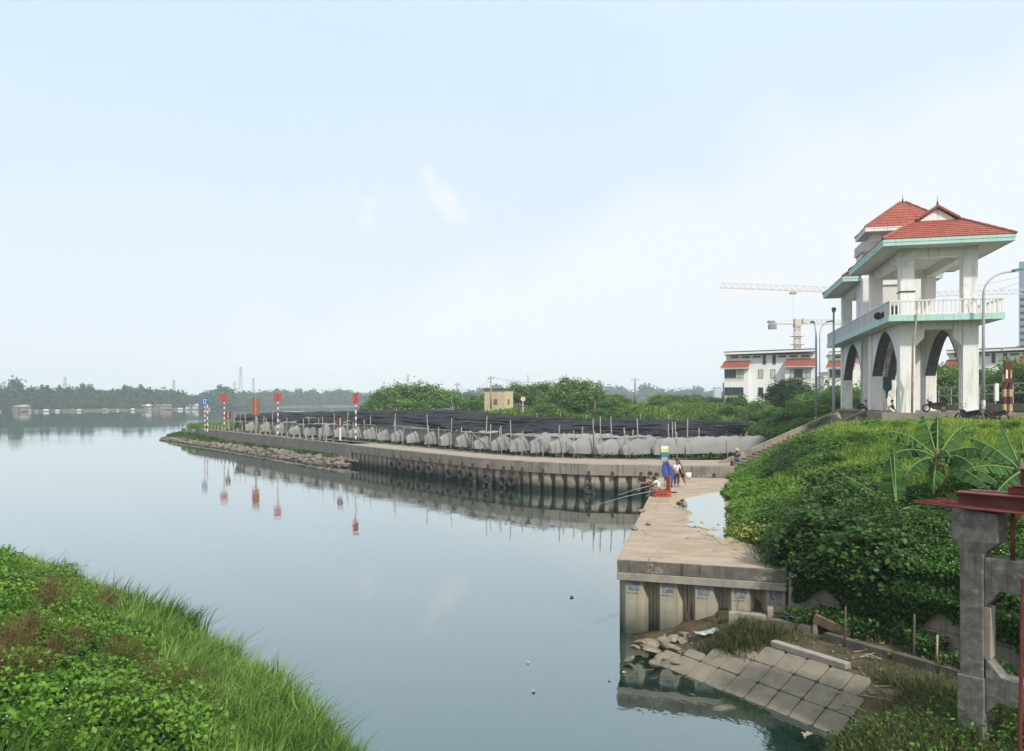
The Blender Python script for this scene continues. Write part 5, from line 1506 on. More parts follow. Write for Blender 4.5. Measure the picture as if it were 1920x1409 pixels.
MB().box(-.24,-.1,-.15,-.131,2.3,2.9).build('mark', M['pwhite'], bd); MB().box(.10,.22,-.15,-.131,2.3,2.9).build('mark', M['yellow'], bd)
tag(MB().box(-.22,.22,-.05,.05,0,.62).build('yellow_plaque', M['yellow'], None, loc=at(1609,797,59.0), rot=(0,0,.4)), 'small yellow plaque on the stair side wall', 'plaque')

# ------------------------------------------------------------------ people
def skin_mesh(name, verts, edges, rad, mat, parent, sub=1):
    me = bpy.data.meshes.new(name); me.from_pydata(verts, edges, []); me.materials.append(mat)
    o = link(name, me, parent)
    m = o.modifiers.new('skin', 'SKIN'); m.use_smooth_shade = True
    for i, r_ in enumerate(rad): me.skin_vertices[0].data[i].radius = r_ if isinstance(r_, tuple) else (r_, r_)
    me.skin_vertices[0].data[0].use_root = True
    s = o.modifiers.new('sub', 'SUBSURF'); s.levels = sub; s.render_levels = sub
    return o
POSES = {
 'seat': dict(pel=(0,0,.42), che=(0,.07,.72), nec=(0,.10,.90), hea=(0,.13,1.00), kne=(.15,.40,.46), ank=(.13,.46,.09), toe=(.14,.62,.04), sho=(.19,.08,.84), elb=(.25,.27,.62), han=(.09,.47,.60)),
 'squat': dict(pel=(0,0,.22), che=(0,.16,.50), nec=(0,.24,.66), hea=(0,.29,.75), kne=(.17,.36,.54), ank=(.12,.16,.08), toe=(.13,.32,.03), sho=(.19,.20,.60), elb=(.25,.40,.50), han=(.12,.62,.46)),
 'floor': dict(pel=(0,0,.12), che=(0,.03,.43), nec=(0,.05,.62), hea=(0,.08,.72), kne=(.20,.34,.40), ank=(.16,.52,.08), toe=(.17,.66,.04), sho=(.19,.04,.55), elb=(.28,.26,.40), han=(.16,.44,.40)),
 'stand': dict(pel=(0,0,.90), che=(0,.04,1.22), nec=(0,.06,1.42), hea=(0,.08,1.53), kne=(.11,.05,.48), ank=(.11,-.02,.09), toe=(.12,.14,.04), sho=(.19,.05,1.35), elb=(.25,.10,1.07), han=(.22,.30,.98)),
}
def person(label, pose, loc, rotz, shirt, trous, bare=False, hat=None, sc=1.0, hair=True):
    P = POSES[pose]; p = thing('person', label, 'person', loc, rotz); p.scale = (sc, sc, sc)
    V3 = lambda q: Vector(q); L_ = lambda q: Vector((-q[0], q[1], q[2])); Rr = lambda q: Vector(q)
    v, e, r = [], [], []
    def add(pt, rad, par=None):
        v.append(tuple(pt)); r.append(rad)
        if par is not None: e.append((par, len(v)-1))
        return len(v)-1
    ipel = add(P['pel'], (.135,.105)); iche = add(P['che'], (.15,.105), ipel); inec = add(P['nec'], .052, iche)
    hh = V3(P['hea']); ih = add(hh, .082, inec); it = add(hh+Vector((0,.015,.09)), .098, ih); ie = add(hh+Vector((0,.005,.175)), .065, it)
    limbs = {}
    for sd_ in (L_, Rr):
        s = 1 if sd_ is Rr else -1
        isx = add(sd_(P['sho']), .062, iche); iel = add(sd_(P['elb']), .043, isx); iw = add(sd_(P['han']), .030, iel)
        wv = (sd_(P['han'])-sd_(P['elb'])).normalized(); sv = Vector((s,0,0)); palm = sd_(P['han'])+wv*.06
        ip = add(palm, (.036,.018), iw)
        for q, (o_, ln) in enumerate(((-.028,.065),(-.01,.075),(.01,.072),(.027,.058))):
            b1 = add(palm+wv*.04+sv*o_, .0085, ip); b2 = add(palm+wv*(.04+ln*.6)+sv*o_+Vector((0,0,-.02)), .0075, b1); add(palm+wv*(.04+ln*.9)+sv*o_+Vector((0,0,-.045)), .006, b2)
        t1 = add(palm-sv*.04+wv*.01, .0095, iw); add(palm-sv*.05+wv*.045+Vector((0,0,-.015)), .007, t1)
        hp = V3(P['pel'])+Vector((.10*s,0,-.02)); i1 = add(hp, .09, ipel); ik = add(sd_(P['kne']), .062, i1); ia_ = add(sd_(P['ank']), .038, ik); add(sd_(P['toe']), (.042,.026), ia_)
    body = skin_mesh('body', v, e, r, M['skin'], p, 1)
    # nose and ears belong to the face
    hc = hh+Vector((0,.015,.09))
    MB().lathe([(0,.03),(.014,.0),(.018,-.03),(0,-.035)], 8, hc+Vector((0,.105,0))).build('nose', M['skin'], body, True)
    for s in (-1,1):
        MB().lathe([(0,.03),(.012,.015),(.014,-.015),(0,-.03)], 8, hc+Vector((.098*s,-.005,0))).build('ear', M['skin'], body, True)
        MB().lathe([(0,.008),(.009,0),(0,-.008)], 8, hc+Vector((.035*s,.095,.018))).build('eye', M['hair'], body, True)
    if not bare:
        v2 = [tuple(V3(P['pel'])+Vector((0,0,.03))), P['che'], tuple(V3(P['nec'])-Vector((0,.005,.055)))]; e2 = [(0,1),(1,2)]; r2 = [(.15,.12),(.165,.12),.07]
        for sd_ in (L_, Rr):
            v2 += [tuple(sd_(P['sho'])), tuple(sd_(P['sho']).lerp(sd_(P['elb']), .8))]; n_ = len(v2); e2 += [(1,n_-2),(n_-2,n_-1)]; r2 += [.075,.062]
        skin_mesh('shirt', v2, e2, r2, shirt, p, 1)
    v3_ = [tuple(V3(P['pel'])+Vector((0,0,.05))), tuple(P['pel'])]; e3_ = [(0,1)]; r3 = [(.14,.115),(.15,.12)]
    for sd_, s in ((L_,-1),(Rr,1)):
        v3_ += [tuple(V3(P['pel'])+Vector((.10*s,0,-.02))), tuple(sd_(P['kne'])), tuple(sd_(P['kne']).lerp(sd_(P['ank']), .75))]; n_ = len(v3_)
        e3_ += [(1,n_-3),(n_-3,n_-2),(n_-2,n_-1)]; r3 += [.105,.078,.06]
    skin_mesh('trousers', v3_, e3_, r3, trous, p, 1)
    if hair:
        prof = [(.0,.125)]+[(.112*math.cos(a), .118*math.sin(a)) for a in np.linspace(1.4,-.15,7)]
        o = MB().lathe(prof, 14, (0,0,0)).build('hair', M['hair'], p, True); o.location = hc+Vector((0,-.018,.03)); o.rotation_euler = (.25,0,0)
    if hat:
        o = MB().lathe([(0,.15),(.09,.14),(.115,.05),(.12,.02),(.24,-.02),(.24,-.035),(.11,.0)], 18).build('hat', hat, p, True); o.location = hc+Vector((0,0,.07))
    return p
dz = 2.21
pA = onz(1240, 931, dz)
crate = thing('red_crate', 'red plastic crate the angler in white sits on', 'crate', pA, R(15))
mb = MB()
for (x0,x1,y0,y1) in ((-.42,.42,-.22,-.19),(-.42,.42,.19,.22),(-.42,-.39,-.19,.19),(.39,.42,-.19,.19)):
    mb.box(x0,x1,y0,y1,0,.08).box(x0,x1,y0,y1,.14,.22).box(x0,x1,y0,y1,.27,.34)
for x in (-.40,-.2,0,.2,.40):
    for y in (-.205,.205): mb.box(x-.03,x+.03,y-.013,y+.013,0,.34)
mb.build('sides', M['crate'], crate); MB().box(-.40,.40,-.19,.19,.24,.26).build('lid', M['crate'], crate)
bc = MB().box(.36,.42,-.2,.2,.34,1.0).build('back_board', surf('orange_board',(.36,.13,.06),(.3,.1,.05),4,.7), crate)
person('angler in white shirt sitting on a red crate at the pier edge', 'seat', pA+Vector((-.12,.0,-.06)), R(62), M['shirtw'], M['trouserk'])
pB = onz(1228, 931, dz)
person('bare-chested angler sitting low beside the man in white', 'floor', pB+Vector((-.1,.35,.18)), R(70), M['shirtw'], M['trouserd'], bare=True, sc=1.08)
pC = onz(1268, 915, dz)
person('person in white shirt stooping behind the blue cloth on the pier', 'stand', pC+Vector((.05,.2,0)), R(200), M['shirtw'], M['trouserd'], sc=.9)
# blue cloth hung on a stand, striped board above it
st_ = thing('blue_cloth_stand', 'blue cloth hung on a pole stand between the anglers', 'cloth', onz(1253, 924, dz), R(10))
MB().tube([(0,0,0),(.02,.05,1.75)], .02, 6).build('pole', M['galv'], st_)
MB().box(-.2,.45,-.12,.12,0,.03).build('foot', M['iron'], st_)
V = []
for j in range(9):
    for i in range(9):
        f = j/8; wv = .12+.22*math.sin(math.pi*min(1, f*1.15))
        V.append((-.18+ (i/8-.5)*2*wv + .30*f, -.10+.06*math.sin(i*1.9)+.05*f, 1.62-1.35*f))
idx = (np.arange(8)[:, None]*9+np.arange(8)[None, :]).ravel()
o = link('cloth', np_mesh('cloth', np.array(V), [np.stack([idx,idx+1,idx+10,idx+9],1)], M['bluecloth'], smooth=True), st_)
s_ = o.modifiers.new('solid', 'SOLIDIFY'); s_.thickness = .02
sb = thing('striped_board', 'small board striped white yellow and blue above the anglers', 'board', onz(1247, 924, dz)+Vector((0,.1,1.84)), R(5))
for k, (m_, z0, z1) in enumerate(((M['pwhite'],.42,.56),(M['bagy'],.24,.42),(M['bagb'],.02,.24))): MB().box(-.19,.19,-.02,.02,z0,z1-.002).build('stripe', m_, sb)
MB().box(-.16,.16,-.015,.015,-.32,.0).build('lower_panel', surf('printed_panel',(.4,.42,.45),(.2,.24,.3),9,.7), sb)
MB().tube([(0,.04,-1.8),(0,.04,.5)], .016, 6).build('pole', M['galv'], sb)
um = thing('folded_umbrella', 'folded black and red fishing umbrella leaning behind the anglers', 'umbrella', onz(1286, 913, dz), R(0))
d0, d1 = Vector((0,0,.05)), Vector((-.50,.1,1.72))
MB().tube([d0, d1], .015, 6).build('shaft', M['chrome'], um)
def mixp(t): return d0.lerp(d1, t)
MB().tube([mixp(.28),mixp(.45),mixp(.62),mixp(.80)], [.09,.13,.12,.07], 10).build('canopy', M['umbblack'], um, True)
MB().tube([mixp(.80),mixp(.90),mixp(.97)], [.07,.05,.02], 10).build('canopy_top', M['umbred'], um, True)
MB().tube([mixp(.08),mixp(.18),mixp(.28)], [.02,.05,.09], 10).build('canopy_edge', M['umbred'], um, True)
MB().tube([mixp(.3)+Vector((-.11,-.06,0)),mixp(.75)+Vector((-.06,-.06,0))], .018, 5).build('trim', M['umbred'], um)
wb = thing('white_bucket', 'white bucket beside the folded umbrella', 'bucket', onz(1291, 898, dz)); MB().lathe([(0,0),(.15,0),(.19,.36),(.175,.36),(.14,.02)], 14).build('pail', M['pwhite'], wb, True); MB().tube([(-.18,0,.34),(-.1,0,.5),(.1,0,.5),(.18,0,.34)], .008, 5).build('handle', M['iron'], wb)
for lb, a, b in (('upper fishing rod reaching left over the water from the pier', onz(1222,930,dz)+Vector((0,0,.5)), at(1158, 929, 35)),
                 ('lower fishing rod reaching left over the water from the pier', onz(1226,934,dz)+Vector((0,0,.35)), at(1118, 947, 33))):
    tag(MB().tube([a, a.lerp(b,.5)+Vector((0,0,.05)), b], [.018,.012,.007], 6).build('fishing_rod', M['galv']), lb, 'fishing rod', 'fishing rods')
pD = onz(1384, 874, 2.2)
person('angler in straw hat and black shirt sitting at the quay end', 'seat', pD+Vector((0,.35,0)), R(165), M['shirtk'], M['trouserb'], hat=M['straw'])
ch = thing('low_stool', 'low stool under the angler in the straw hat', 'stool', pD+Vector((0,.35,0)), R(165))
MB().box(-.18,.18,-.18,.18,.29,.33).build('seat', M['bagb'], ch)
for x in (-.14,.14):
    for y in (-.14,.14): MB().box(x-.02,x+.02,y-.02,y+.02,0,.288).build('leg', M['bagb'], ch)
bg_ = thing('black_boots', 'pair of small black pots standing left of the straw-hat angler', 'pots', onz(1372, 873, 2.2))
MB().lathe([(0,0),(.1,0),(.1,.12),(.06,.3),(.07,.34),(0,.34)], 10).build('pot', M['iron'], bg_, True); MB().lathe([(0,0),(.1,0),(.08,.14),(.05,.2),(0,.2)], 10, (.22,0,0)).build('pot', M['iron'], bg_, True)
person('man in dark teal shirt sitting at the foot of the gate house column', 'floor', T2W(-.55,-.5,.0), TA+R(75), M['shirtt'], M['shirtw'])
person('person in pale shirt sitting beside a black bundle under the far arch', 'floor', T2W(-.5,9.3,.0), TA+R(80), M['shirtp'], M['trouserd'])
kb = thing('black_bundle', 'black bundle on the ground beside the person under the arch', 'bundle', T2W(-.9,9.9,.0), .4)
o = link('sack', rock_mesh('sack', M['umbblack']), kb, (0,0,.3), None, (.55,.4,.36))
q = sa + hd*9.4 + hn*.14; q.z = 2.2 + .05 + 3.88*9.4/HL + .0
person('man in beige crouching on the sloping stair wall', 'squat', q - Vector((0,0,.03)), R(78), M['shirtb'], M['shirtb'], sc=1.05)

# ------------------------------------------------------------------ motorbikes
def motorbike(label, loc, rotz):
    m = thing('motorbike', label, 'motorbike', loc, rotz, 'motorbikes parked on the grass')
    for x in (-.62,.62):
        w_ = MB().torus(.25,.055,22,8,(x,0,.30),'y').build('wheel', M['rubber'], m, True)
        MB().lathe([(.20,-.03),(.22,-.02),(.22,.02),(.20,.03)], 18, (x,0,.30), 'y').build('rim', M['chrome'], w_)
        for k in range(6):
            a = k*math.pi/6; MB().beam((x-.2*math.cos(a),0,.3-.2*math.sin(a)),(x+.2*math.cos(a),0,.3+.2*math.sin(a)),.012,.012).build('spoke', M['chrome'], w_)
    MB().prism_xz([(-.55,.55),(-.30,.42),(.10,.38),(.22,.50),(.42,.78),(.34,.86),(.05,.62),(-.60,.72)], -.09, .09).build('body_shell', M['bikered'], m, bevel=.03)
    MB().prism_xz([(-.72,.78),(-.68,.70),(.02,.62),(.08,.70),(-.25,.76),(-.66,.84)], -.13, .13).build('seat', M['bike'], m, bevel=.04)
    MB().box(-.20,.15,-.12,.12,.22,.42).build('engine', M['iron'], m, bevel=.04)
    MB().prism_xz([(.10,.28),(.28,.34),(.46,.62),(.50,.86),(.44,.86),(.36,.60),(.12,.40)], -.2, .2).build('leg_shield', M['bike'], m, bevel=.03)
    for y in (-.06,.06): MB().tube([(.62,y,.30),(.46,y,.88)], .025, 6).build('fork', M['chrome'], m)
    MB().tube([(.36,-.34,1.02),(.42,-.12,.98),(.42,.12,.98),(.36,.34,1.02)], .018, 6).build('handlebar', M['iron'], m)
    MB().lathe([(0,.10),(.08,.08),(.10,0),(0,-.04)], 12, (.52,0,.90), 'x').build('headlight', M['lampglass'], m, True)
    for y in (-.28,.28):
        mr = MB().tube([(.38,y,1.02),(.36,y*1.15,1.18)], .008, 5).build('mirror', M['iron'], m); MB().lathe([(0,.01),(.06,.0),(0,-.012)], 10, (.36,y*1.15,1.21), 'x').build('mirror_glass', M['glass'], mr)
    MB().tube([(-.55,-.14,.30),(-.1,-.14,.22)], .035, 8).build('exhaust', M['chrome'], m)
    MB().prism_xz([(-.88,.58),(-.62,.60),(-.50,.66),(-.72,.72),(-.90,.62)], -.08, .08).build('rear_mudguard', M['bike'], m)
    MB().obox((-.90,0,.62), .02, .2, .15, Matrix.Rotation(-.4,3,'Y')).build('number_plate', M['pwhite'], m)
    MB().prism_xz([(.40,.52),(.62,.62),(.86,.46),(.84,.43),(.62,.585),(.42,.49)], -.07, .07).build('front_mudguard', M['bikered'], m)
    MB().beam((-.05,.1,.25),(-.12,.28,.0),.02,.02).build('side_stand', M['iron'], m)
    return m
mb1 = at(1862, 799, 50)
mb1.z = float(ground_z(mb1.x, mb1.y))
m1 = motorbike('dark motorbike with white rear plate parked right of the banana plant', mb1, R(158))
m2_ = copy_tree(m1); m2_['label'] = 'dark motorbike half hidden behind the drooping banana leaf'
mb2 = at(1816, 795, 51); mb2.z = float(ground_z(mb2.x, mb2.y)); m2_.location = mb2; m2_.rotation_euler = (0,0,R(120))
m3 = copy_tree(m1); m3['label'] = 'motorbike standing under the right arch of the gate house'
m3.location = T2W(3.2, 3.5, 0); m3.rotation_euler = (0,0,R(170))
# ------------------------------------------------------------------ vegetation prototypes
def ico_dirs(n, zmin=-.25):
    d = unit(rng.normal(size=(n*3, 3))); d = d[d[:, 2] > zmin]; return d[:n]
def crown_mesh(name, mat, n_clump, n_leaf, leaf, clump_r=.26, zmin=-.3, hole=.35, seed_noise=.22, aspect=.65, zs=1.0):
    """foliage: clusters of leaves spread over and inside an uneven dome of radius about 1"""
    D = ico_dirs(n_clump, zmin)
    lump = 1 + seed_noise*np.sin(D[:, 0]*5.1+rng.uniform(0,6))*np.cos(D[:, 1]*4.3+rng.uniform(0,6)) + rng.normal(0, .08, len(D))
    rad = np.where(rng.random(len(D)) < .72, rng.uniform(.78, 1.0, len(D)), rng.uniform(hole, .8, len(D)))*lump
    C = D*rad[:, None]; C[:, 2] *= zs
    Ps, T, O = [], [], []
    for c, d in zip(C, D):
        k = max(6, int(n_leaf*rng.uniform(.5, 1.5)))
        g = rng.normal(size=(k, 3))*clump_r*rng.uniform(.6, 1.1)*np.array([1, 1, .75])
        Ps.append(c + g)
        base = .30 + .38*rng.random() + .12*d[2]
        T.append(np.clip(base + rng.normal(0, .14, k), 0, 1)); O.append(np.repeat(d[None], k, 0))
    P = np.concatenate(Ps); T = np.concatenate(T); O = np.concatenate(O)
    V, Fq, tt = leaf_arrays(P, leaf, .35, aspect, T, O)
    return np_mesh(name, V, [Fq], mat, tt)
def limbs_mesh(name, H, n=7, r=.05):
    mb = MB(); top = Vector((rng.normal()*.05, rng.normal()*.05, H))
    mb.tube([(0,0,-.1), (.02,.01,H*.5), top], [r*1.3, r, r*.7], 7)
    for k in range(n):
        a = 2*math.pi*k/n + rng.normal()*.3; s = Vector((0,0,H*(.55+.4*rng.random())))
        e = s + Vector((math.cos(a)*.62, math.sin(a)*.62, .35+.35*rng.random())); m_ = s.lerp(e, .5)+Vector((0,0,-.05))
        mb.tube([s, m_, e], [r*.6, r*.4, r*.15], 5)
    return mb.mesh(name, M['trunk'], True)

def place_tree(name, label, cat, group, loc, w_, h_, crown, trunk, z_frac=.45):
    """w_ = crown diameter, h_ = total height"""
    t = thing(name, label, cat, loc, rng.uniform(0, 6.28), group)
    rz = h_*(1-z_frac)/1.55
    o = link('crown', crown, t, (0, 0, h_-rz*1.02)); o.scale = (w_/2, w_/2*rng.uniform(.9, 1.1), rz)
    k = link('trunk', trunk, t); k.scale = (w_*.42, w_*.42, h_*.8)
    return t
def place_shrub(label, cat, group, loc, r_, h_, proto, stems, name='shrub'):
    t = thing(name, label, cat, loc, rng.uniform(0, 6.28), group)
    o = link('foliage', proto, t, (0, 0, h_*.30)); o.scale = (r_, r_*rng.uniform(.85, 1.15), h_*.72)
    s = link('stems', stems, t); s.scale = (r_*.7, r_*.7, h_*.7)
    return t
far_crowns = [crown_mesh('crown', M['leaf_far'], 60, 26, .34, .27, -.55, .3, .3) for _ in range(5)]
mid_crowns = [crown_mesh('crown', M['leaf_mid'], 110, 48, .135, .20, -.45, .3, .28) for _ in range(4)]
rnd_crown = crown_mesh('crown', M['leaf_round'], 190, 60, .10, .17, -.7, .4, .10)
trunk_p = [limbs_mesh('trunk', 1.0, 7, .045) for _ in range(2)]
shrubs = [crown_mesh('foliage', M[m_], nc, nl, lf, .19, -.25, .25, .32, asp) for m_, nc, nl, lf, asp in (('leaf_shrub',85,46,.115,.65),('leaf_shrub',70,32,.16,.8),('leaf_mid',85,50,.10,.5),('leaf_shrub',95,60,.085,.6),('leaf_low',70,40,.13,.7))]
dshrubs = [crown_mesh('foliage', M['leaf_mid'], 80, 40, .15, .2, -.25, .25, .28) for _ in range(4)]
stems_p = [limbs_mesh('stems', .8, 8, .03) for _ in range(2)]
pick = lambda L_: L_[int(rng.integers(len(L_)))]

# ------------------------------------------------------------------ far bank trees, boats, shacks
fx = lambda px: float(np.interp(px, [-200,0,200,390,430,500,600,870,1400], [400,441,500,556,630,722,781,846,900]))
def far_tree(px, back, h_, w_, label, group):
    Y = fx(px)+back; x = (px-960)/F_PX*Y
    place_tree('far_tree', label, 'tree', group, (x, Y, 1.2), w_, h_, pick(far_crowns), trunk_p[0], .12)
place = far_tree
far_tree(28, 14, 17.5, 9, 'tall dark tree standing above the far bank near the left edge', None)
far_tree(-4, 10, 13, 9, 'second tall tree at the very left edge of the far bank', None)
for px in np.arange(-120, 400, 9.0):
    env = float(np.interp(px, [-120,0,60,110,190,250,300,330,380,400], [13,11,13,15.5,16,16,15.5,12,11,10]))
    far_tree(px+rng.normal()*3, rng.uniform(8,30), env*rng.uniform(.62,.92), rng.uniform(9,14), 'dark green tree in the dense row along the left far bank', 'trees along the left far bank')
for px in np.arange(-100, 420, 21.0):
    far_tree(px+rng.normal()*5, rng.uniform(3,7), rng.uniform(4,7), rng.uniform(8,12), 'low bush at the foot of the far bank trees', 'bushes at the foot of the far bank')
for px in np.arange(395, 900, 9.5):
    env = float(np.interp(px, [395,430,450,500,600,700,900], [14,15,13,14,15,15,15]))
    far_tree(px+rng.normal()*4, rng.uniform(10,60), env*rng.uniform(.65,1.0), rng.uniform(16,24), 'hazy tree in the distant line beyond the shade nets', 'trees on the distant bank')
for px in np.arange(900, 1420, 22):
    far_tree(px+rng.normal()*6, rng.uniform(20,90), rng.uniform(13,22), rng.uniform(18,28), 'pale hazy tree on the horizon beyond the dike', 'hazy horizon trees beyond the dike')
hull = MB(); hull.add([(-3,0,.9),(-2,-.8,.35),(2,-.8,.35),(3.1,0,.95),(2,.8,.35),(-2,.8,.35),(-1.8,-.5,-.2),(1.9,-.5,-.2),(1.9,.5,-.2),(-1.8,.5,-.2)],
                      [(0,1,6),(1,2,7,6),(2,3,7),(3,4,8),(3,8,7),(4,5,9,8),(5,0,9),(0,6,9),(6,7,8,9),(0,5,1),(1,5,4,2),(2,4,3)])
hullm = hull.mesh('hull', M['boat'])
cov = MB(); cov.add([(x, .75*math.cos(a), .35+1.15*math.sin(a)) for x in (-1.5,1.3) for a in np.linspace(0, math.pi, 8)], [(i,i+1,i+9,i+8) for i in range(7)]+[tuple(range(8)), tuple(reversed(range(8,16)))])
covw, covb = cov.mesh('canopy', M['boatwhite']), cov.mesh('canopy', M['tinroof'])
for k, px in enumerate(list(np.arange(2, 400, 15.5))):
    Y = fx(px)-rng.uniform(-3,10); x = (px+rng.normal()*9-960)/F_PX*Y
    t = thing('sampan', 'small covered boat moored along the far bank', 'boat', (x, Y, 0), rng.normal()*.5, 'small boats moored along the far bank'); sz_ = rng.uniform(.5,1.0); t.scale = (sz_*rng.uniform(.8,1.2),sz_,sz_)
    link('hull', hullm, t); link('canopy', covw if rng.random() < .28 else covb, t)
for k, (px, back, wd, mt, lb) in enumerate(((40,5,8,'tinroof','low grey shack at the left end of the far bank'),(82,6,6,'villabeige','small pale shack under the far trees beside a thicket'),(110,12,13,'tinroof','long tin-roofed shed among the far bank trees'),
                                     (212,10,8,'tinroof','grey-roofed hut half hidden in the middle of the far bank trees'),(233,6,8,'tin','green-blue roofed hut at the water on the far bank'),(272,3,7,'villabeige','pale hut on the far bank right of the blue-roofed hut'),
                                     (300,3,15,'signbrown','long brown bank-side shed on the far bank'),(360,4,8,'boatwhite','white hut near the right end of the left far bank'))):
    Y = fx(px)+back-4; x = (px-960)/F_PX*Y
    t = thing('bank_hut', lb, 'hut', (x, Y, .6), rng.normal()*.15)
    MB().box(-wd/2,wd/2,-2,2,0,2.3).build('wall', M['wall_river'] if mt != 'boatwhite' else M['boatwhite'], t)
    MB().prism_yz([(-2.6,2.2),(2.6,2.2),(0,3.5)], -wd/2-.4, wd/2+.4).build('roof', M[mt], t)
    MB().box(-.5,.5,-2.04,-2.002,0,1.8).build('door', M['gap'], t)

# ------------------------------------------------------------------ trees and bushes on the dike
def gz(x, y): return float(ground_z(x, y))
def dike_tree(px, Y, h_, w_, label, group=None, crowns=None, zf=.2, name='dike_tree', base=None):
    x = (px-960)/F_PX*Y; place_tree(name, label, 'tree', group, (x, Y, (gz(x, Y) if base is None else base)-.1), w_, h_, pick(crowns or mid_crowns), trunk_p[1], zf)
for px, Y, h_, w_ in ((712,150,4.6,6),(735,152,6.6,8),(765,155,6.9,9),(795,152,6.2,8),(820,150,5.2,7),(750,146,4.6,8),(785,146,4.2,8),(700,148,3.4,5),(835,148,4.0,6)):
    dike_tree(px, Y, h_+.6, w_, 'bushy green tree in the big clump at the left end of the nets', 'bushy trees at the left end of the nets')
for px, Y, h_, w_, lb in ((848,165,6.2,6,'small dark tree right of the bushy clump'),(895,160,5.2,6,'tree just left of the pump house'),(880,170,4.4,7,'low bush between the small dark tree and the pump house'),
                          (972,158,6.6,6,'dark tree touching the right wall of the pump house'),(1003,160,6.0,7,'second tree right of the pump house'),(1030,160,6.2,6,'flat-topped tree left of the right utility pole'),
                          (1072,135,7.4,6,'feathery tree around the right utility pole'),(1098,136,6.4,6,'tree right of the feathery tree beyond the nets'),(1183,125,5.0,4,'slender tree by the thin leaning pole'),(1150,150,3.6,7,'bush left of the slender tree')):
    dike_tree(px, Y, h_-1.2, w_, lb)
for k in range(30):
    px = 1035+365*rng.random()**1.9; Y = rng.uniform(126, 150); x = (px-960)/F_PX*Y
    if x > 33 and Y < 128: Y += 6
    sz = float(np.interp(px, [1035,1160,1230,1400], [2.2,2.0,1.4,.9]))*rng.uniform(.75,1.2)
    place_shrub('rounded bush on the dike behind the nets', 'bush', 'bushes on the dike behind the nets', (x, Y, gz(x, Y)-.15), sz*1.3, sz, pick(dshrubs), stems_p[0], 'dike_bush')
for k in range(18):
    px = rng.uniform(1230, 1350); Y = rng.uniform(150, 185); x = (px-960)/F_PX*Y; sz = rng.uniform(1.4,2.3)
    place_shrub('bush on the dike left of the first villa', 'bush', 'bushes left of the first villa', (x, Y, gz(x, Y)-.1), sz*1.3, sz, pick(dshrubs), stems_p[0], 'dike_bush')
t = thing('round_tree', 'dense dark round tree in front of the first villa', 'tree', (at(1484,0,128).x, 128, 5.2)); 
o = link('crown', rnd_crown, t, (0,0,2.2)); o.scale = (3.9,3.6,2.9); o = link('trunk', trunk_p[0], t); o.scale = (2.5,2.5,2.4)
for px, Y, s_ in ((1385,122,1.3),(1408,118,1.7),(1426,124,2.2),(1440,120,1.6),(1455,112,1.4),(1515,105,1.5),(1500,112,1.6),(1380,135,1.7),(1520,118,2.2),(1368,128,1.4)):
    x = (px-960)/F_PX*Y
    place_shrub('leafy bush along the foot of the first villa', 'bush', 'bushes along the foot of the first villa', (x, Y, gz(x, Y)-.1), s_*1.2, s_*1.3, pick(dshrubs), stems_p[0], 'villa_bush')
for px, Y, s_ in ((1540,96,1.5),(1552,88,1.7),(1568,84,1.6),(1580,92,2.0),(1596,88,1.5),(1612,95,2.2),(1630,90,1.6),(1650,98,2.4),(1660,92,1.5),(1560,100,2.4),(1685,100,2.3),(1700,96,1.8),(1603,82,1.2)):
    x = (px-960)/F_PX*Y
    place_shrub('dark bush behind the left arches of the gate house', 'bush', 'bushes behind the left arches', (x, Y, gz(x, Y)-.2), s_*1.25, s_*1.4, pick(dshrubs), stems_p[0], 'arch_bush')
for px, Y, h_, w_ in ((1762,92,5.2,5),(1780,96,5.6,6),(1798,98,5.4,5),(1815,92,5.0,5),(1835,96,5.0,5),(1860,98,4.6,5),(1880,92,4.9,5),(1905,95,6.4,6),(1925,90,5.8,6),(1745,98,5.0,5)):
    dike_tree(px, Y, h_, w_, 'green street tree behind the right arch and road parapet', 'trees behind the road parapet', base=5.4)

# bushes beside the staircase and on the near slope left of it
for px, Y, s_ in [(1405+7*k, 70-.35*k+rng.normal()*1.5, rng.uniform(.7,1.3)) for k in range(22)] + [(1420+10*k, 80+rng.normal()*3, rng.uniform(.9,1.6)) for k in range(14)]:
    x = (px-960)/F_PX*Y
    if gz(x, Y) > 2.1: place_shrub('leafy bush on the slope behind the staircase', 'bush', 'bushes on the slope behind the staircase', (x, Y, gz(x, Y)-.12), s_*1.3, s_*1.1, pick(dshrubs), stems_p[0], 'slope_bush')
for px, py, s_ in ((1470,872,.8),(1488,866,.9),(1505,858,.95),(1522,848,.9),(1540,836,.8),(1500,872,.95),(1518,862,1.05),(1535,850,1.0),(1550,845,.95),(1480,885,.8),(1520,880,.9),(1540,870,.9),(1565,850,.7),(1500,892,.75),(1462,900,.6),(1530,893,.8),(1555,880,.75)):
    p = raymarch(px, py, ground_z, 20, 90)
    place_shrub('broad-leaved bush growing over the foot of the stair wall', 'bush', 'bushes in front of the stair wall', p-Vector((0,0,.1)), s_*1.35, s_*1.25, pick(shrubs), stems_p[1], 'stair_bush')
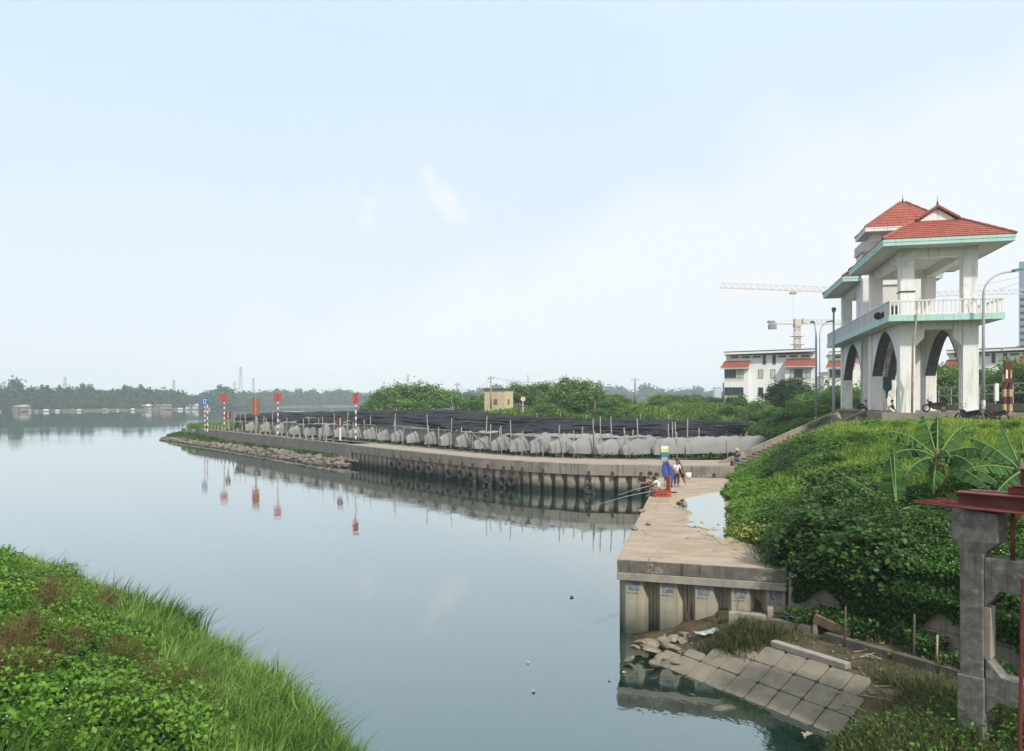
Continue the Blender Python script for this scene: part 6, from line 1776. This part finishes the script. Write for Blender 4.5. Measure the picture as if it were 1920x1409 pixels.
# the big shrub mass between pier and banana plants
for px, py, s_ in ((1540,945,1.0),(1570,930,1.1),(1600,935,1.1),(1630,945,1.0),(1520,965,.9),(1550,985,1.1),(1590,975,1.2),(1625,990,1.15),(1500,1000,.9),(1530,1025,1.1),(1570,1035,1.25),(1610,1030,1.2),(1650,1010,1.0),
                   (1490,1045,.85),(1515,1065,.95),(1550,1080,1.0),(1590,1080,1.0),(1640,1060,1.0),(1575,905,.9),(1610,900,.85),(1545,915,.8),(1650,965,.8),(1480,1025,.7),(1690,985,.7),(1720,1000,.7)):
    p = raymarch(px, py+28, ground_z, 16, 60)
    light = py < 962
    place_shrub('light green shrub along the upper edge of the thicket by the pier' if light else 'dark leafy shrub in the dense thicket between the pier and the banana plants', 'shrub', 'lighter shrubs above the thicket' if light else 'shrubs in the thicket by the pier',
                p-Vector((0,0,.1)), s_*(1.15 if light else 1.05), s_*rng.uniform(1.0,1.45), shrubs[(2,4,1,1)[int(rng.integers(4))]] if light else pick(shrubs[:4]), stems_p[1])

# ------------------------------------------------------------------ ground cover (stuff)
def scatter(n, x0, x1, y0, y1, zf, cond, pxr=(-260, 2180), pyr=1560):
    x = rng.uniform(x0, x1, n); y = rng.uniform(y0, y1, n)
    px = 960+F_PX*x/np.maximum(y, .5); z = zf(x, y); py = HOR+F_PX*(CAM_Z-z)/np.maximum(y, .5)
    m = (px > pxr[0]) & (px < pxr[1]) & (py < pyr) & cond(x, y, z)
    return x[m], y[m], z[m]
def clump_h(x, y, s, seed): return vnoise(x, y, s, seed)*.6 + vnoise(x, y, s*.4, seed+1)*.4
# --- left bank
dl = lambda x, y: distline(x, y, SL)[0]
insl = lambda x, y: inpoly(x, y, SLP)
zone = lambda x, y: dl(x, y) - 2.6 - 1.6*(vnoise(x, y, 3.0, 31)-.5) + .22*np.maximum(0, y-21)   # >0: leafy weeds, <0: grass
x, y, z = scatter(820000, -32, 2, 5, 38, left_z, lambda x, y, z: insl(x, y) & (zone(x, y) < .5*(rng.random(len(x))-.3)) & (rng.random(len(x)) < np.clip(20/np.maximum(y, 8), .35, 1.0)))
x, y, z = x[:190000], y[:190000], z[:190000]
ht = .26+.70*clump_h(x, y, .8, 51)
V, Fs_, tt = blade_arrays(np.stack([x, y, z-.03], 1), ht*rng.choice([.55,.8,1.0,1.15], len(x)), .009+.00065*y, .85, np.clip(-.05+1.0*clump_h(x, y, 1.5, 9)+rng.normal(0,.24,len(x)),0,1), (.09,-.03))
tag(link('bank_grass', np_mesh('bank_grass', V, Fs_, M['grass_near'], tt)), 'long green grass along the near left river bank', 'grass', kind='stuff')
x, y, z = scatter(420000, -32, 1, 5, 36, left_z, lambda x, y, z: insl(x, y) & (zone(x, y) > -.6*rng.random(len(x))) & (rng.random(len(x)) < np.clip(16/np.maximum(y, 8), .3, 1.0)))
x, y, z = x[:105000], y[:105000], z[:105000]
hh = clump_h(x, y, .9, 61); top = .18+.62*hh
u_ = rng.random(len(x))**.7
V, Fq, tt = leaf_arrays(np.stack([x, y, z+top*1.15*u_], 1), .070+.0018*y, .5, .75, np.clip(-.05+.62*u_+.40*hh+rng.normal(0,.14,len(x)), 0, 1))  # tint falls towards the ground, painting shade between the leaves
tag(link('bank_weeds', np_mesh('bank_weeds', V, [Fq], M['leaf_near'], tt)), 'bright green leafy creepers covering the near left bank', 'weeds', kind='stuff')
sel = rng.choice(len(x), 420, replace=False)
def petals(name, P, s, label):
    V, Fq, tt = leaf_arrays(P, s, 1.2, .9); return tag(link(name, np_mesh(name, V, [Fq], M['flower'])), label, 'flowers', kind='stuff')
petals('bank_flowers', np.stack([x[sel], y[sel], (z+top)[sel]+.05], 1), .026, 'tiny white flowers dotted over the near left bank')
lprotos = [crown_mesh('foliage', M[m_], nc, 34, lf, .22, -.1, .2, .3) for m_, nc, lf in (('leaf_near',50,.15),('leaf_near',60,.11),('leaf_low',46,.20))]
for k, (px, py, s_) in enumerate([(rng.uniform(-40,210), rng.uniform(1050,1170), rng.uniform(.35,.75)) for _ in range(24)]+[(rng.uniform(0,420), rng.uniform(1170,1330), rng.uniform(.25,.5)) for _ in range(22)]+[(rng.uniform(0,420), rng.uniform(1330,1420), rng.uniform(.25,.42)) for _ in range(14)]):
    p = raymarch(px, py, left_z, 6, 45)
    if p.z > 0: place_shrub('leafy weed clump rising from the left bank creepers', 'weed', 'leafy weed clumps on the left bank', p-Vector((0,0,.08)), s_*1.2, s_*1.15, pick(lprotos), stems_p[0], 'weed_clump')
n = 9000; rc = [raymarch(px, py, left_z, 8, 45) for px, py in ((215,1120),(250,1115),(290,1145),(330,1170),(30,1055),(360,1205),(120,1075))]
k_ = rng.integers(0, len(rc), n); C_ = np.array([tuple(r_) for r_ in rc])[k_]; xy = C_[:, :2]+rng.normal(0,.75,(n,2)); zz = left_z(xy[:, 0], xy[:, 1]); m_ = zz > 0
V, Fs_, tt = blade_arrays(np.column_stack([xy, zz])[m_], 1.15, .035, .45, np.clip(rng.normal(.35,.2,m_.sum()),0,1), (.3,-.1))
tag(link('reeds', np_mesh('reeds', V, Fs_, M['grass_near'], tt)), 'taller reed grass along the upper edge of the left bank', 'reeds', kind='stuff')
# dry brown and olive sprays: each bush a thing of its own
def spray_mesh(name, mat, n_stem, n_spk, leafsz):
    Ps, T = [], []; mb = MB()
    for k in range(n_stem):
        a = rng.uniform(0, 6.28); ln = abs(rng.normal())*.40
        tip = Vector((math.cos(a)*ln, math.sin(a)*ln, rng.uniform(.6,1.05))); b = Vector((math.cos(a)*.06, math.sin(a)*.06, 0))
        m_ = b.lerp(tip, .5)+Vector((0,0,.08))
        f = np.clip(rng.normal(.72,.2,n_spk), .25, 1.05)[:, None]
        p = np.array(b)*(1-f)**2+2*np.array(m_)*f*(1-f)+np.array(tip)*f**2
        Ps.append(p+rng.normal(0,.065,(n_spk,3))); T.append(np.clip(rng.normal(.5,.22,n_spk),0,1))
    P = np.concatenate(Ps); V, Fq, tt = leaf_arrays(P, leafsz, .2, .28, np.concatenate(T)); return np_mesh(name, V, [Fq], mat, tt)
def spray_stems(name):
    mb = MB()
    for k in range(16):
        a = rng.uniform(0,6.28); ln = abs(rng.normal())*.36
        mb.tube([(0,0,-.1),(math.cos(a)*ln*.5,math.sin(a)*ln*.5,.5),(math.cos(a)*ln,math.sin(a)*ln,.95)], [.012,.009,.004], 4)
    return mb.mesh(name, M['drybrown'])
brown = [spray_mesh('foliage', M['brown_weed'], 46, 60, .034) for _ in range(2)]
olive = [spray_mesh('foliage', M['olive_weed'], 50, 60, .034) for _ in range(2)]
sst = spray_stems('stems')
def weed(px, py, s_, protos, label, group):
    p = raymarch(px, py, left_z, 6, 40)
    t = thing('dry_weed', label, 'weed', p, rng.uniform(0,6), group); o = link('foliage', pick(protos), t); o.scale = (s_*1.25,s_*1.25,s_); o2 = link('stems', sst, t); o2.scale = (s_,s_,s_)
for px, py, s_ in ((60,1205,1.0),(100,1250,.85),(15,1240,1.05),(140,1215,.8),(60,1285,.85),(-10,1290,1.0),(180,1265,.6),(225,1210,.6),(-50,1250,1.1)):
    weed(px, py+25, s_*.92, brown, 'feathery dry brown weed in the patch on the left bank', 'dry brown weeds on the left bank')
weed(95, 1170, 1.25, brown, 'tallest dry brown plume standing above the left bank weeds', None)
weed(205, 1165, 1.0, brown, 'small reddish dry weed near the top of the left bank', None)
for px, py, s_ in ((215,1245,.9),(250,1240,.8),(285,1300,.95),(330,1310,.95),(240,1330,.8),(360,1290,.85),(385,1330,.75),(300,1350,.7),(270,1265,.75)):
    weed(px, py+20, s_*.85, olive, 'olive seed-headed weed in the middle of the left bank', 'olive weeds on the left bank')

# --- right bank
dt = lambda x, y: distline(x, y, TOE)[0]
into = lambda x, y: inpoly(x, y, TOEP)
# dark creeper on the lower bank, spilling over the retaining wall
x, y, z = scatter(330000, 7, 20, 12, 31, ground_z, lambda x, y, z: into(x, y) & (z > 1.9) & (rng.random(len(x)) < np.clip(1.15-dt(x, y)/13, .15, 1)))
x, y, z = x[:95000], y[:95000], z[:95000]
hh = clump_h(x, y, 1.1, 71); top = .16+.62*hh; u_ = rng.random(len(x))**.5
V, Fq, tt = leaf_arrays(np.stack([x, y, z+top*u_], 1), .075+.0012*y, .6, .8, np.clip(.08+.4*u_+.35*hh+rng.normal(0,.14,len(x)),0,1))  # low leaves tinted darker, depth shade in the colour
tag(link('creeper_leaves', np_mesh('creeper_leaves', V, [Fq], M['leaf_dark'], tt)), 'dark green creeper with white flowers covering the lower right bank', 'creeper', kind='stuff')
sel = rng.choice(np.where(y < 25)[0], 520, replace=False)
petals('creeper_flowers', np.stack([x[sel], y[sel], (z+top)[sel]+.04], 1), .034, 'white flowers scattered over the dark creeper on the right bank')
# overhang down the wall face
n = 15000; t_ = rng.random(n); seg = rng.integers(0, 3, n)
RWn = np.array(RW); a_, b_ = RWn[seg], RWn[seg+1]; xy = a_+(b_-a_)*t_[:, None]; dirn = unit(b_-a_); out_ = np.stack([dirn[:, 1], -dirn[:, 0]], 1)
lob = vnoise(xy[:, 0]*1.0, xy[:, 1]*1.0, .9, 77); drop = rng.random(n)*np.clip(lob*1.7-.2, .08, 1.3)*np.where(seg < 2, 1.25, 1.0)
xy = xy+out_*(rng.random(n)*.22-.02)[:, None]
n2 = 16000; seg2 = rng.integers(0, 4, n2); a2, b2_ = RWn[seg2], RWn[seg2+1]; d2 = unit(b2_-a2)
xy2 = a2+(b2_-a2)*rng.random(n2)[:, None]-np.stack([d2[:, 1], -d2[:, 0]], 1)*rng.uniform(.05, 2.0, n2)[:, None]
PW = np.column_stack([xy2, 2.12+rng.random(n2)*(.2+.45*vnoise(xy2[:, 0], xy2[:, 1], .8, 79))])
PP = np.concatenate([np.column_stack([xy, 2.32-drop]), PW])
V, Fq, tt = leaf_arrays(PP, .095, .3, .8, np.clip(.2+.4*rng.random(len(PP)), 0, 1))
tag(link('wall_creeper', np_mesh('wall_creeper', V, [Fq], M['leaf_dark'], tt)), 'creeper trailing down over the retaining wall', 'creeper', kind='stuff')
# low plants encroaching on the pier
def pier_edge(x, y):
    s = (x-7.9) - np.interp(y, [22,24,27.8,38.7,47,56], [0,0,.15,2.9,5.5,8.9]); return s
x, y, z = scatter(240000, 6.5, 22, 22.5, 56, ground_z, lambda x, y, z: (pier_edge(x, y) > -.55+.8*vnoise(x, y, 1.1, 81)) & (pier_edge(x, y) < 2.6+1.2*vnoise(x, y, 2.5, 87)) & (y > 25))
x, y, z = x[:60000], y[:60000], z[:60000]; z = np.maximum(z, 2.19)
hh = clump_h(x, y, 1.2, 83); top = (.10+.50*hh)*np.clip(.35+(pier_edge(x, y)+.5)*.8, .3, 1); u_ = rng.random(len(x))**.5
V, Fq, tt = leaf_arrays(np.stack([x, y, z+top*u_], 1), .065+.0016*y, .7, .7, np.clip(.1+.45*u_+.35*hh+rng.normal(0,.14,len(x)),0,1))  # tint rises with leaf height, shade below put into the colour
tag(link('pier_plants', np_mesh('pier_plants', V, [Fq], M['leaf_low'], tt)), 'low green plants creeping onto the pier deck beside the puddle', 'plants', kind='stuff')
yp = onz(1440, 1012, 2.35); n = 420
P = np.stack([yp.x+rng.normal(0,.8,n), yp.y+rng.normal(0,.5,n), 2.35+rng.random(n)*.5], 1); V, Fq, tt = leaf_arrays(P, .13, .7, .6)
tag(link('yellowing_plant', np_mesh('yellowing_plant', V, [Fq], M['leaf_yellow'], tt)), 'yellowing leaves of a low plant at the near end of the puddle', 'plant', kind='stuff')
mb = MB()
for k in range(60):
    c = onz(1447+rng.normal()*16, 1032+rng.normal()*7, 2.25); a = rng.uniform(0,6.28); l = rng.uniform(.2,.6)
    mb.tube([c, c+Vector((math.cos(a)*l*.5, math.sin(a)*l*.5, rng.uniform(.02,.25))), c+Vector((math.cos(a)*l, math.sin(a)*l, rng.uniform(0,.15)))], [.012,.01,.006], 4)
tag(mb.build('dry_twigs', M['drybrown']), 'heap of dry twigs at the near end of the pier plants', 'twigs', kind='stuff')
# grass of the upper slope and plateau
x, y, z = scatter(420000, 9, 52, 26, 64, ground_z, lambda x, y, z: into(x, y) & (dt(x, y) > 2.0) & ~((x > 26.5) & (y > 57.5)) & (rng.random(len(x)) < np.clip((dt(x, y)-1.5)/4, .25, 1)))
loc_ = np.stack([(x-28.1)*math.cos(TA)+(y-56)*math.sin(TA), -(x-28.1)*math.sin(TA)+(y-56)*math.cos(TA)], 1)
m_ = ~((loc_[:, 0] > -1.3) & (loc_[:, 0] < 8.1) & (loc_[:, 1] > -.9))
sdist = distline(x, y, [(16.9,56.5),(27.8,61.0)])[0]; m_ &= ~((sdist < 2.7) & ((x-16.9)*hn.x+(y-56.5)*hn.y > -.1))
x, y, z = x[m_][:130000], y[m_][:130000], z[m_][:130000]
hh = clump_h(x, y, 2.4, 91); plate = np.clip((z-4.7)/.7, 0, 1)
V, Fs_, tt = blade_arrays(np.stack([x, y, z-.03], 1), (.28+.72*hh)*(1-.55*plate), .014+.0009*y, .6, np.clip(.15+.7*hh+.1*plate+rng.normal(0,.16,len(x)),0,1), (.15,-.1))
tag(link('slope_grass', np_mesh('slope_grass', V, Fs_, M['grass_slope'], tt)), 'bright grass on the upper right slope below the gate house', 'grass', kind='stuff')
wprotos = [crown_mesh('foliage', M['leaf_low'], 46, 34, .16, .22, -.1, .2, .3) for _ in range(3)]
for k in range(58):
    px = rng.uniform(1560, 1915); py = rng.uniform(800, 930); p = raymarch(px, py, ground_z, 18, 60)
    if p.y > 52 or p.y < 22: continue
    s_ = rng.uniform(.28,.62)*(1.25 if px < 1700 else .8)
    place_shrub('tall weed standing out of the upper slope grass', 'weed', 'tall weeds on the upper slope', p-Vector((0,0,.05)), s_*1.1, s_*1.3, pick(wprotos), stems_p[0], 'slope_weed')
# dike grass beyond
x, y, z = scatter(330000, -40, 75, 57, 190, ground_z, lambda x, y, z: into(x, y) & (z > 2.0) & (rng.random(len(x)) < np.clip(75/y, .25, 1)))
loc_ = np.stack([(x-28.1)*math.cos(TA)+(y-56)*math.sin(TA), -(x-28.1)*math.sin(TA)+(y-56)*math.cos(TA)], 1)
m_ = ~((loc_[:, 0] > -1.3) & (loc_[:, 0] < 8.1) & (loc_[:, 1] > -.9) & (loc_[:, 1] < 30)); sdist = distline(x, y, [(16.9,56.5),(27.8,61.0)])[0]; m_ &= (sdist > 2.9)
x, y, z = x[m_][:110000], y[m_][:110000], z[m_][:110000]
hh = clump_h(x, y, 5.0, 95)
V, Fs_, tt = blade_arrays(np.stack([x, y, z-.05], 1), .45+.75*hh, .0016*y, .6, np.clip(.05+.75*hh+rng.normal(0,.16,len(x)),0,1), (.15,-.1))
tag(link('dike_grass', np_mesh('dike_grass', V, Fs_, M['grass_slope'], tt)), 'rough grass covering the dike behind the shade nets', 'grass', kind='stuff')
# lower bank around the revetment: dull grass tufts, litter
def low_ok(x, y, z):
    q = np.stack([x-ra.x, y-ra.y], 1); s = q[:, 0]*al.x+q[:, 1]*al.y; hdir = Vector((upd.x, upd.y, 0)).normalized(); u2 = q[:, 0]*hdir.x+q[:, 1]*hdir.y
    slabs = (s > 1.0) & (s < 6.1) & (u2 > -.2) & (u2 < 1.62) & ~((u2 > .95) & (s < 2.3))
    return inpoly(x, y, WBP) & (z > .18) & (z < 1.9) & ~slabs & ~inpoly(x, y, [P0, P1, P2, P3])
x, y, z = scatter(120000, 3, 16, 10, 22.6, ground_z, low_ok)
g = vnoise(x, y, 1.0, 101)*.6+vnoise(x, y, .35, 102)*.4
tuft1 = np.exp(-(((x-6.0)/1.0)**2+((y-20.2)/.75)**2)); tuft2 = np.exp(-(((x-8.1)/1.2)**2+((y-15.8)/1.3)**2)); tuft3 = np.exp(-(((x-6.6)/1.3)**2+((y-13.6)/1.5)**2))
w_ = np.clip(tuft1*1.3+tuft2*1.2+tuft3*1.0+np.clip(g-.52, 0, 1)*1.3, 0, 1)
m_ = rng.random(len(x)) < w_; x, y, z, w_ = x[m_][:42000], y[m_][:42000], z[m_][:42000], w_[m_][:42000]
V, Fs_, tt = blade_arrays(np.stack([x, y, z-.02], 1), .12+.36*w_, .018, .75, np.clip(rng.normal(.45,.22,len(x)),0,1), (.05,0))
tag(link('tussock_grass', np_mesh('tussock_grass', V, Fs_, M['grass_dry'], tt)), 'dull grass tufts around the slab revetment', 'grass', kind='stuff')
x, y, z = scatter(60000, 7.2, 14, 12, 21, ground_z, lambda x, y, z: low_ok(x, y, z) & (distline(x, y, RW)[0] < 1.1) & (vnoise(x, y, 1.1, 111) > .48)); x, y, z = x[:9000], y[:9000], z[:9000]
V, Fq, tt = leaf_arrays(np.stack([x, y, z+rng.random(len(x))*.5], 1), .10, .5, .75); tag(link('foot_weeds', np_mesh('foot_weeds', V, [Fq], M['leaf_dark'], tt)), 'dark weeds along the foot of the retaining wall', 'weeds', kind='stuff')
x, y, z = scatter(40000, 4.5, 12, 9, 15.6, ground_z, lambda x, y, z: low_ok(x, y, z)); x, y, z = x[:9000], y[:9000], z[:9000]
V, Fq, tt = leaf_arrays(np.stack([x, y, z+rng.random(len(x))**1.5*.45], 1), .085, .5, .6); tag(link('corner_weeds', np_mesh('corner_weeds', V, [Fq], M['leaf_low'], tt)), 'green weeds at the bottom right corner by the water', 'weeds', kind='stuff')
# litter: sticks, pebbles and scraps
mb = MB()
for k in range(30):
    px, py = ((rng.uniform(1560,1680), rng.uniform(1290,1350)) if k < 20 else (rng.uniform(1480,1780), rng.uniform(1195,1255)) if k < 36 else (rng.uniform(1520,1640), rng.uniform(1370,1405)))
    p = raymarch(px, py, ground_z, 8, 30); a = rng.uniform(0,6.28); l = rng.uniform(.15,.55)
    mb.tube([p+Vector((0,0,.05)), p+Vector((math.cos(a)*l, math.sin(a)*l, .05+rng.uniform(0,.1)))], [.014,.008], 5)
tag(mb.build('driftwood', M['bamboo']), 'scattered driftwood sticks on the lower bank', 'sticks', kind='stuff')
mb = MB()
for k in range(150):
    px, py = (rng.uniform(1230,1420), rng.uniform(1190,1240)) if k < 80 else (rng.uniform(1470,1790), rng.uniform(1185,1290))
    p = raymarch(px, py, ground_z, 8, 30); s = rng.uniform(.02,.06); m3_ = Matrix.Rotation(rng.uniform(0,3), 3, Vector(rng.normal(size=3)).normalized())
    mb.obox(p+Vector((0,0,.03)), s*1.6, s, s*.7, m3_)
tag(mb.build('pebbles', M['rock']), 'pebbles and rubble crumbs on the lower bank', 'pebbles', kind='stuff')
def scrap(name, label, cat, p, sx, sy, mat, rz=0.0, h=.05):
    mb = MB(); V = []
    for j in range(5):
        for i in range(6): V.append(((i/5-.5)*sx+rng.normal()*.01, (j/4-.5)*sy+rng.normal()*.01, h*(.3+rng.random())))
    f = [(j*6+i, j*6+i+1, j*6+i+7, j*6+i+6) for j in range(4) for i in range(5)]
    o = mb.add(V, f).build(name, mat, None, True, loc=p, rot=(0,0,rz)); m_ = o.modifiers.new('s','SOLIDIFY'); m_.thickness = .008; return tag(o, label, cat)
scrap('plastic_sheet', 'pale torn plastic sheet on the bank under the pier piles', 'plastic sheet', raymarch(1325,1193,ground_z,8,30)+Vector((0,0,.05)), .7, .35, M['plastic'], .4, .1)
scrap('blue_rag', 'blue rag hanging by the short block wall', 'rag', Vector((7.55,20.75,.95)), .35, .5, M['trouserb'], .9, .25)
scrap('pale_husk', 'pale husk lying among weeds at the bottom right water edge', 'husk', onz(1512,1386,.08), .2, .12, M['straw'], .4, .12)
scrap('red_rag', 'small red rag on the ground before the kerb wall', 'rag', raymarch(1692,1238,ground_z,8,30)+Vector((0,0,.04)), .35, .2, M['umbred'], .4, .08)
for lb, px, py, s_, mt in (('white scrap floating left of the pier corner', 1142,1275,.07,'plastic'),('pale plastic bag floating in midstream', 1000,1297,.13,'plastic'),('small white scrap floating beside the midstream bag', 990,1243,.05,'pwhite'),
                           ('curled white scrap floating near the pier reflection', 1170,1262,.06,'pwhite'),('dark twig floating upstream of the scraps', 1072,1120,.22,'trunk'),('white speck floating off the tip of the point', 272,833,.5,'pwhite'),('pale scrap beside the near left bank grass', 585,1278,.05,'pwhite')):
    scrap('floating_scrap', lb, 'litter', onz(px, py, .012), s_, s_*.5, M[mt], rng.uniform(0,3), .03)
for lb, px, py, s_ in (('brown stone on the near edge of the pier deck', 1189,993,.15),('flat stone farther along the pier edge', 1203,960,.16),('small stone on the pier deck behind the first one', 1216,984,.12),('dark stump standing in the puddle', 1283,948,.14),('reddish stone at the far rim of the puddle', 1273,944,.14)):
    o = link('deck_stone', rocks[int(rng.integers(6))], None, onz(px, py, 2.22)+Vector((0,0,.04)), (0,0,rng.uniform(0,6)), (s_*1.5, s_, s_*(1.3 if 'stump' in lb else .55))); tag(o, lb, 'stone')
# stakes on the lower bank
for lb, px, py, h_, r_ in (('thin stake by the dark weeds at the kerb', 1584,1215,1.0,.025),('leaning stake in front of the retaining wall', 1713,1238,1.05,.03),('pale bamboo stake near the sluice pillar', 1756,1243,.62,.03)):
    p = raymarch(px, py, ground_z, 8, 30)
    tag(MB().tube([p-Vector((0,0,.2)), p+Vector((.03,.02,h_))], [r_, r_*.8], 6).build('stake', M['bamboo'] if 'bamboo' in lb else M['trunk'], None, True), lb, 'stake')
# grass on the river point
x, y, z = scatter(160000, -66, -16, 80, 152, ground_z, lambda x, y, z: inpoly(x, y, WBP) & (z > .35) & ((x < -46) | (z < 1.9)) & (y > 1.28*(-x)+60-8*(x < -46)), (-200, 1200)); n = 22000; x, y, z = x[:n], y[:n], z[:n]
V, Fs_, tt = blade_arrays(np.stack([x, y, z-.05], 1), np.where(z < 1.9, .5, .75), .16, .5, np.clip(np.where(z < 1.9, .2, .6)+rng.normal(0,.2,len(x)),0,1))
tag(link('point_grass', np_mesh('point_grass', V, Fs_, M['grass_near'], tt)), 'grass and reeds on the tip of the river point', 'grass', kind='stuff')

# ------------------------------------------------------------------ banana plants
def banana_leaf(parent, az, length, width, rise, droop, torn=.5, fold=.62, roll=0.0, z0=0.0):
    n = 30; d = Vector((math.cos(az), math.sin(az), 0)); s = Vector((-math.sin(az), math.cos(az), 0))
    pts = []
    for i in range(n+1):
        t = i/n; pts.append(d*(length*(t*math.cos(rise)*(1-.18*droop*t*t))) + Vector((0,0,z0+length*(t*math.sin(rise)-droop*t*t))))
    V, Fq, T = [], [], []
    a0 = .17
    for side in (1, -1):
        i = int(a0*n); gap = 0.0; sag = fold
        while i < n:
            seg = int(rng.integers(1, 4)) if rng.random() < torn else int(rng.integers(3, 8))
            j = min(n, i+seg)
            sag = fold + abs(rng.normal())*.30*torn; adv = rng.normal()*.05*torn
            for k in range(i, j):
                t0, t1 = k/n, (k+1)/n
                def w_(t): u = (t-a0)/(1-a0); return width*.5*max(.05, (math.sin(math.pi*min(1,max(0,u))**.62))**.8)
                e = .012*length if k == j-1 else 0
                p0, p1 = pts[k], pts[k+1]
                tang = (p1-p0).normalized(); upn = (s.cross(tang)*-1).normalized()
                if upn.z < 0: upn = -upn
                def edge(p, ww): return p + (s*side*math.cos(sag) - upn*math.sin(sag))*ww + tang*adv*length*.3 - tang*.0
                o = len(V)
                V += [p0, p1-tang*e, edge(p1, w_(t1))-tang*e*1.5, edge(p0, w_(t0))]
                Fq.append((o,o+1,o+2,o+3) if side > 0 else (o+3,o+2,o+1,o)); tn = float(np.clip(rng.normal(.5,.16),0,1)); T += [tn]*4
            i = j
    me = np_mesh('leaf', np.array([tuple(v) for v in V]), [np.array(Fq)], M['leaf_banana'], np.array(T))
    lf = link('leaf', me, parent)
    MB().tube([p+Vector((0,0,.006)) for p in pts[::3]], list(np.linspace(.035,.008,len(pts[::3]))), 6).build('midrib', M['rib'], lf, True)
    return lf
def banana(label, base, stem_h, r_, leaves, lean=(0,0)):
    b = thing('banana_plant', label, 'banana plant', base, 0, 'banana plants on the bank')
    top = Vector((lean[0], lean[1], stem_h))
    MB().tube([(0,0,-.2), Vector((lean[0]*.4,lean[1]*.4,stem_h*.5)), top, top+Vector((0,0,.35))], [r_*1.25, r_, r_*.8, r_*.35], 10).build('stem', M['banana_stem'], b, True)
    for k in range(3):
        a = rng.uniform(0,6.28); MB().tube([top*.9, top*.9+Vector((math.cos(a)*.25,math.sin(a)*.25,-.05)), top*.75+Vector((math.cos(a)*.35,math.sin(a)*.35,-.5))], [.03,.03,.012], 5).build('dry_sheath', M['drybrown'], b)
    for az, ln, wd, rise, droop, torn in leaves:
        lf = banana_leaf(b, az, ln*1.18, wd*1.25, rise, droop, torn); lf.location = top
    return b
bY = 24.5
b1 = at(1766, 990, bY); b1.z = gz(b1.x, bY)
top_z = at(1760, 862, bY).z
banana('largest banana plant with torn drooping leaves above the red steel platform', b1, top_z-b1.z, .13,
       [(R(172),2.5,.62,R(50),.50,.9),(R(100),1.6,.75,R(70),.20,.5),(R(20),2.4,.60,R(56),.46,.9),(R(215),1.9,.6,R(12),.42,.8),(R(255),1.7,.65,R(38),.55,.7),(R(-8),3.0,.62,R(14),.20,.9),(R(-35),1.8,.55,R(2),.50,.8),(R(60),1.9,.6,R(66),.30,.6),(R(280),1.9,.6,R(25),.6,.9),(R(140),1.5,.55,R(35),.3,.6),(R(190),2.2,.6,R(34),.62,.9),(R(238),1.7,.6,R(0),.45,.9),(R(325),2.0,.6,R(40),.6,.9),(R(310),1.6,.6,R(-10),.4,.9)], (-.15,.0))
b2 = at(1679, 1030, 23.0); b2.z = gz(b2.x, 23.0)
banana('smaller banana plant with broad upright leaves in front of the thicket', b2, at(0, 962, 23).z-b2.z, .085,
       [(R(158),1.9,.45,R(46),.25,.3),(R(70),1.9,.62,R(72),.12,.2),(R(20),1.5,.5,R(22),.38,.5),(R(100),1.5,.55,R(80),.05,.2),(R(-20),1.6,.5,R(10),.25,.5),(R(200),1.1,.4,R(30),.4,.5),(R(300),1.2,.4,R(30),.5,.5)], (.03,0))
b3 = at(1915, 960, 21.0); b3.z = gz(b3.x, 21.0)
banana('banana plant cut by the right edge of the picture', b3, at(0, 885, 21).z-b3.z, .11,
       [(R(150),1.8,.5,R(50),.35,.7),(R(185),1.5,.5,R(20),.3,.7),(R(120),1.3,.5,R(70),.15,.5),(R(30),1.6,.5,R(40),.4,.6),(R(215),1.5,.5,R(-8),.2,.5),(R(-60),1.4,.5,R(35),.5,.6)])
b4 = at(1115, 752, 133); b4.z = gz(b4.x, 133)
banana('far banana clump with stiff leaves among the dike bushes', b4, 2.0, .2, [(R(30),3.0,.7,R(50),.1,.3),(R(10),3.0,.7,R(25),.12,.3),(R(150),2.6,.7,R(60),.15,.3),(R(100),2.4,.7,R(75),.1,.3)])
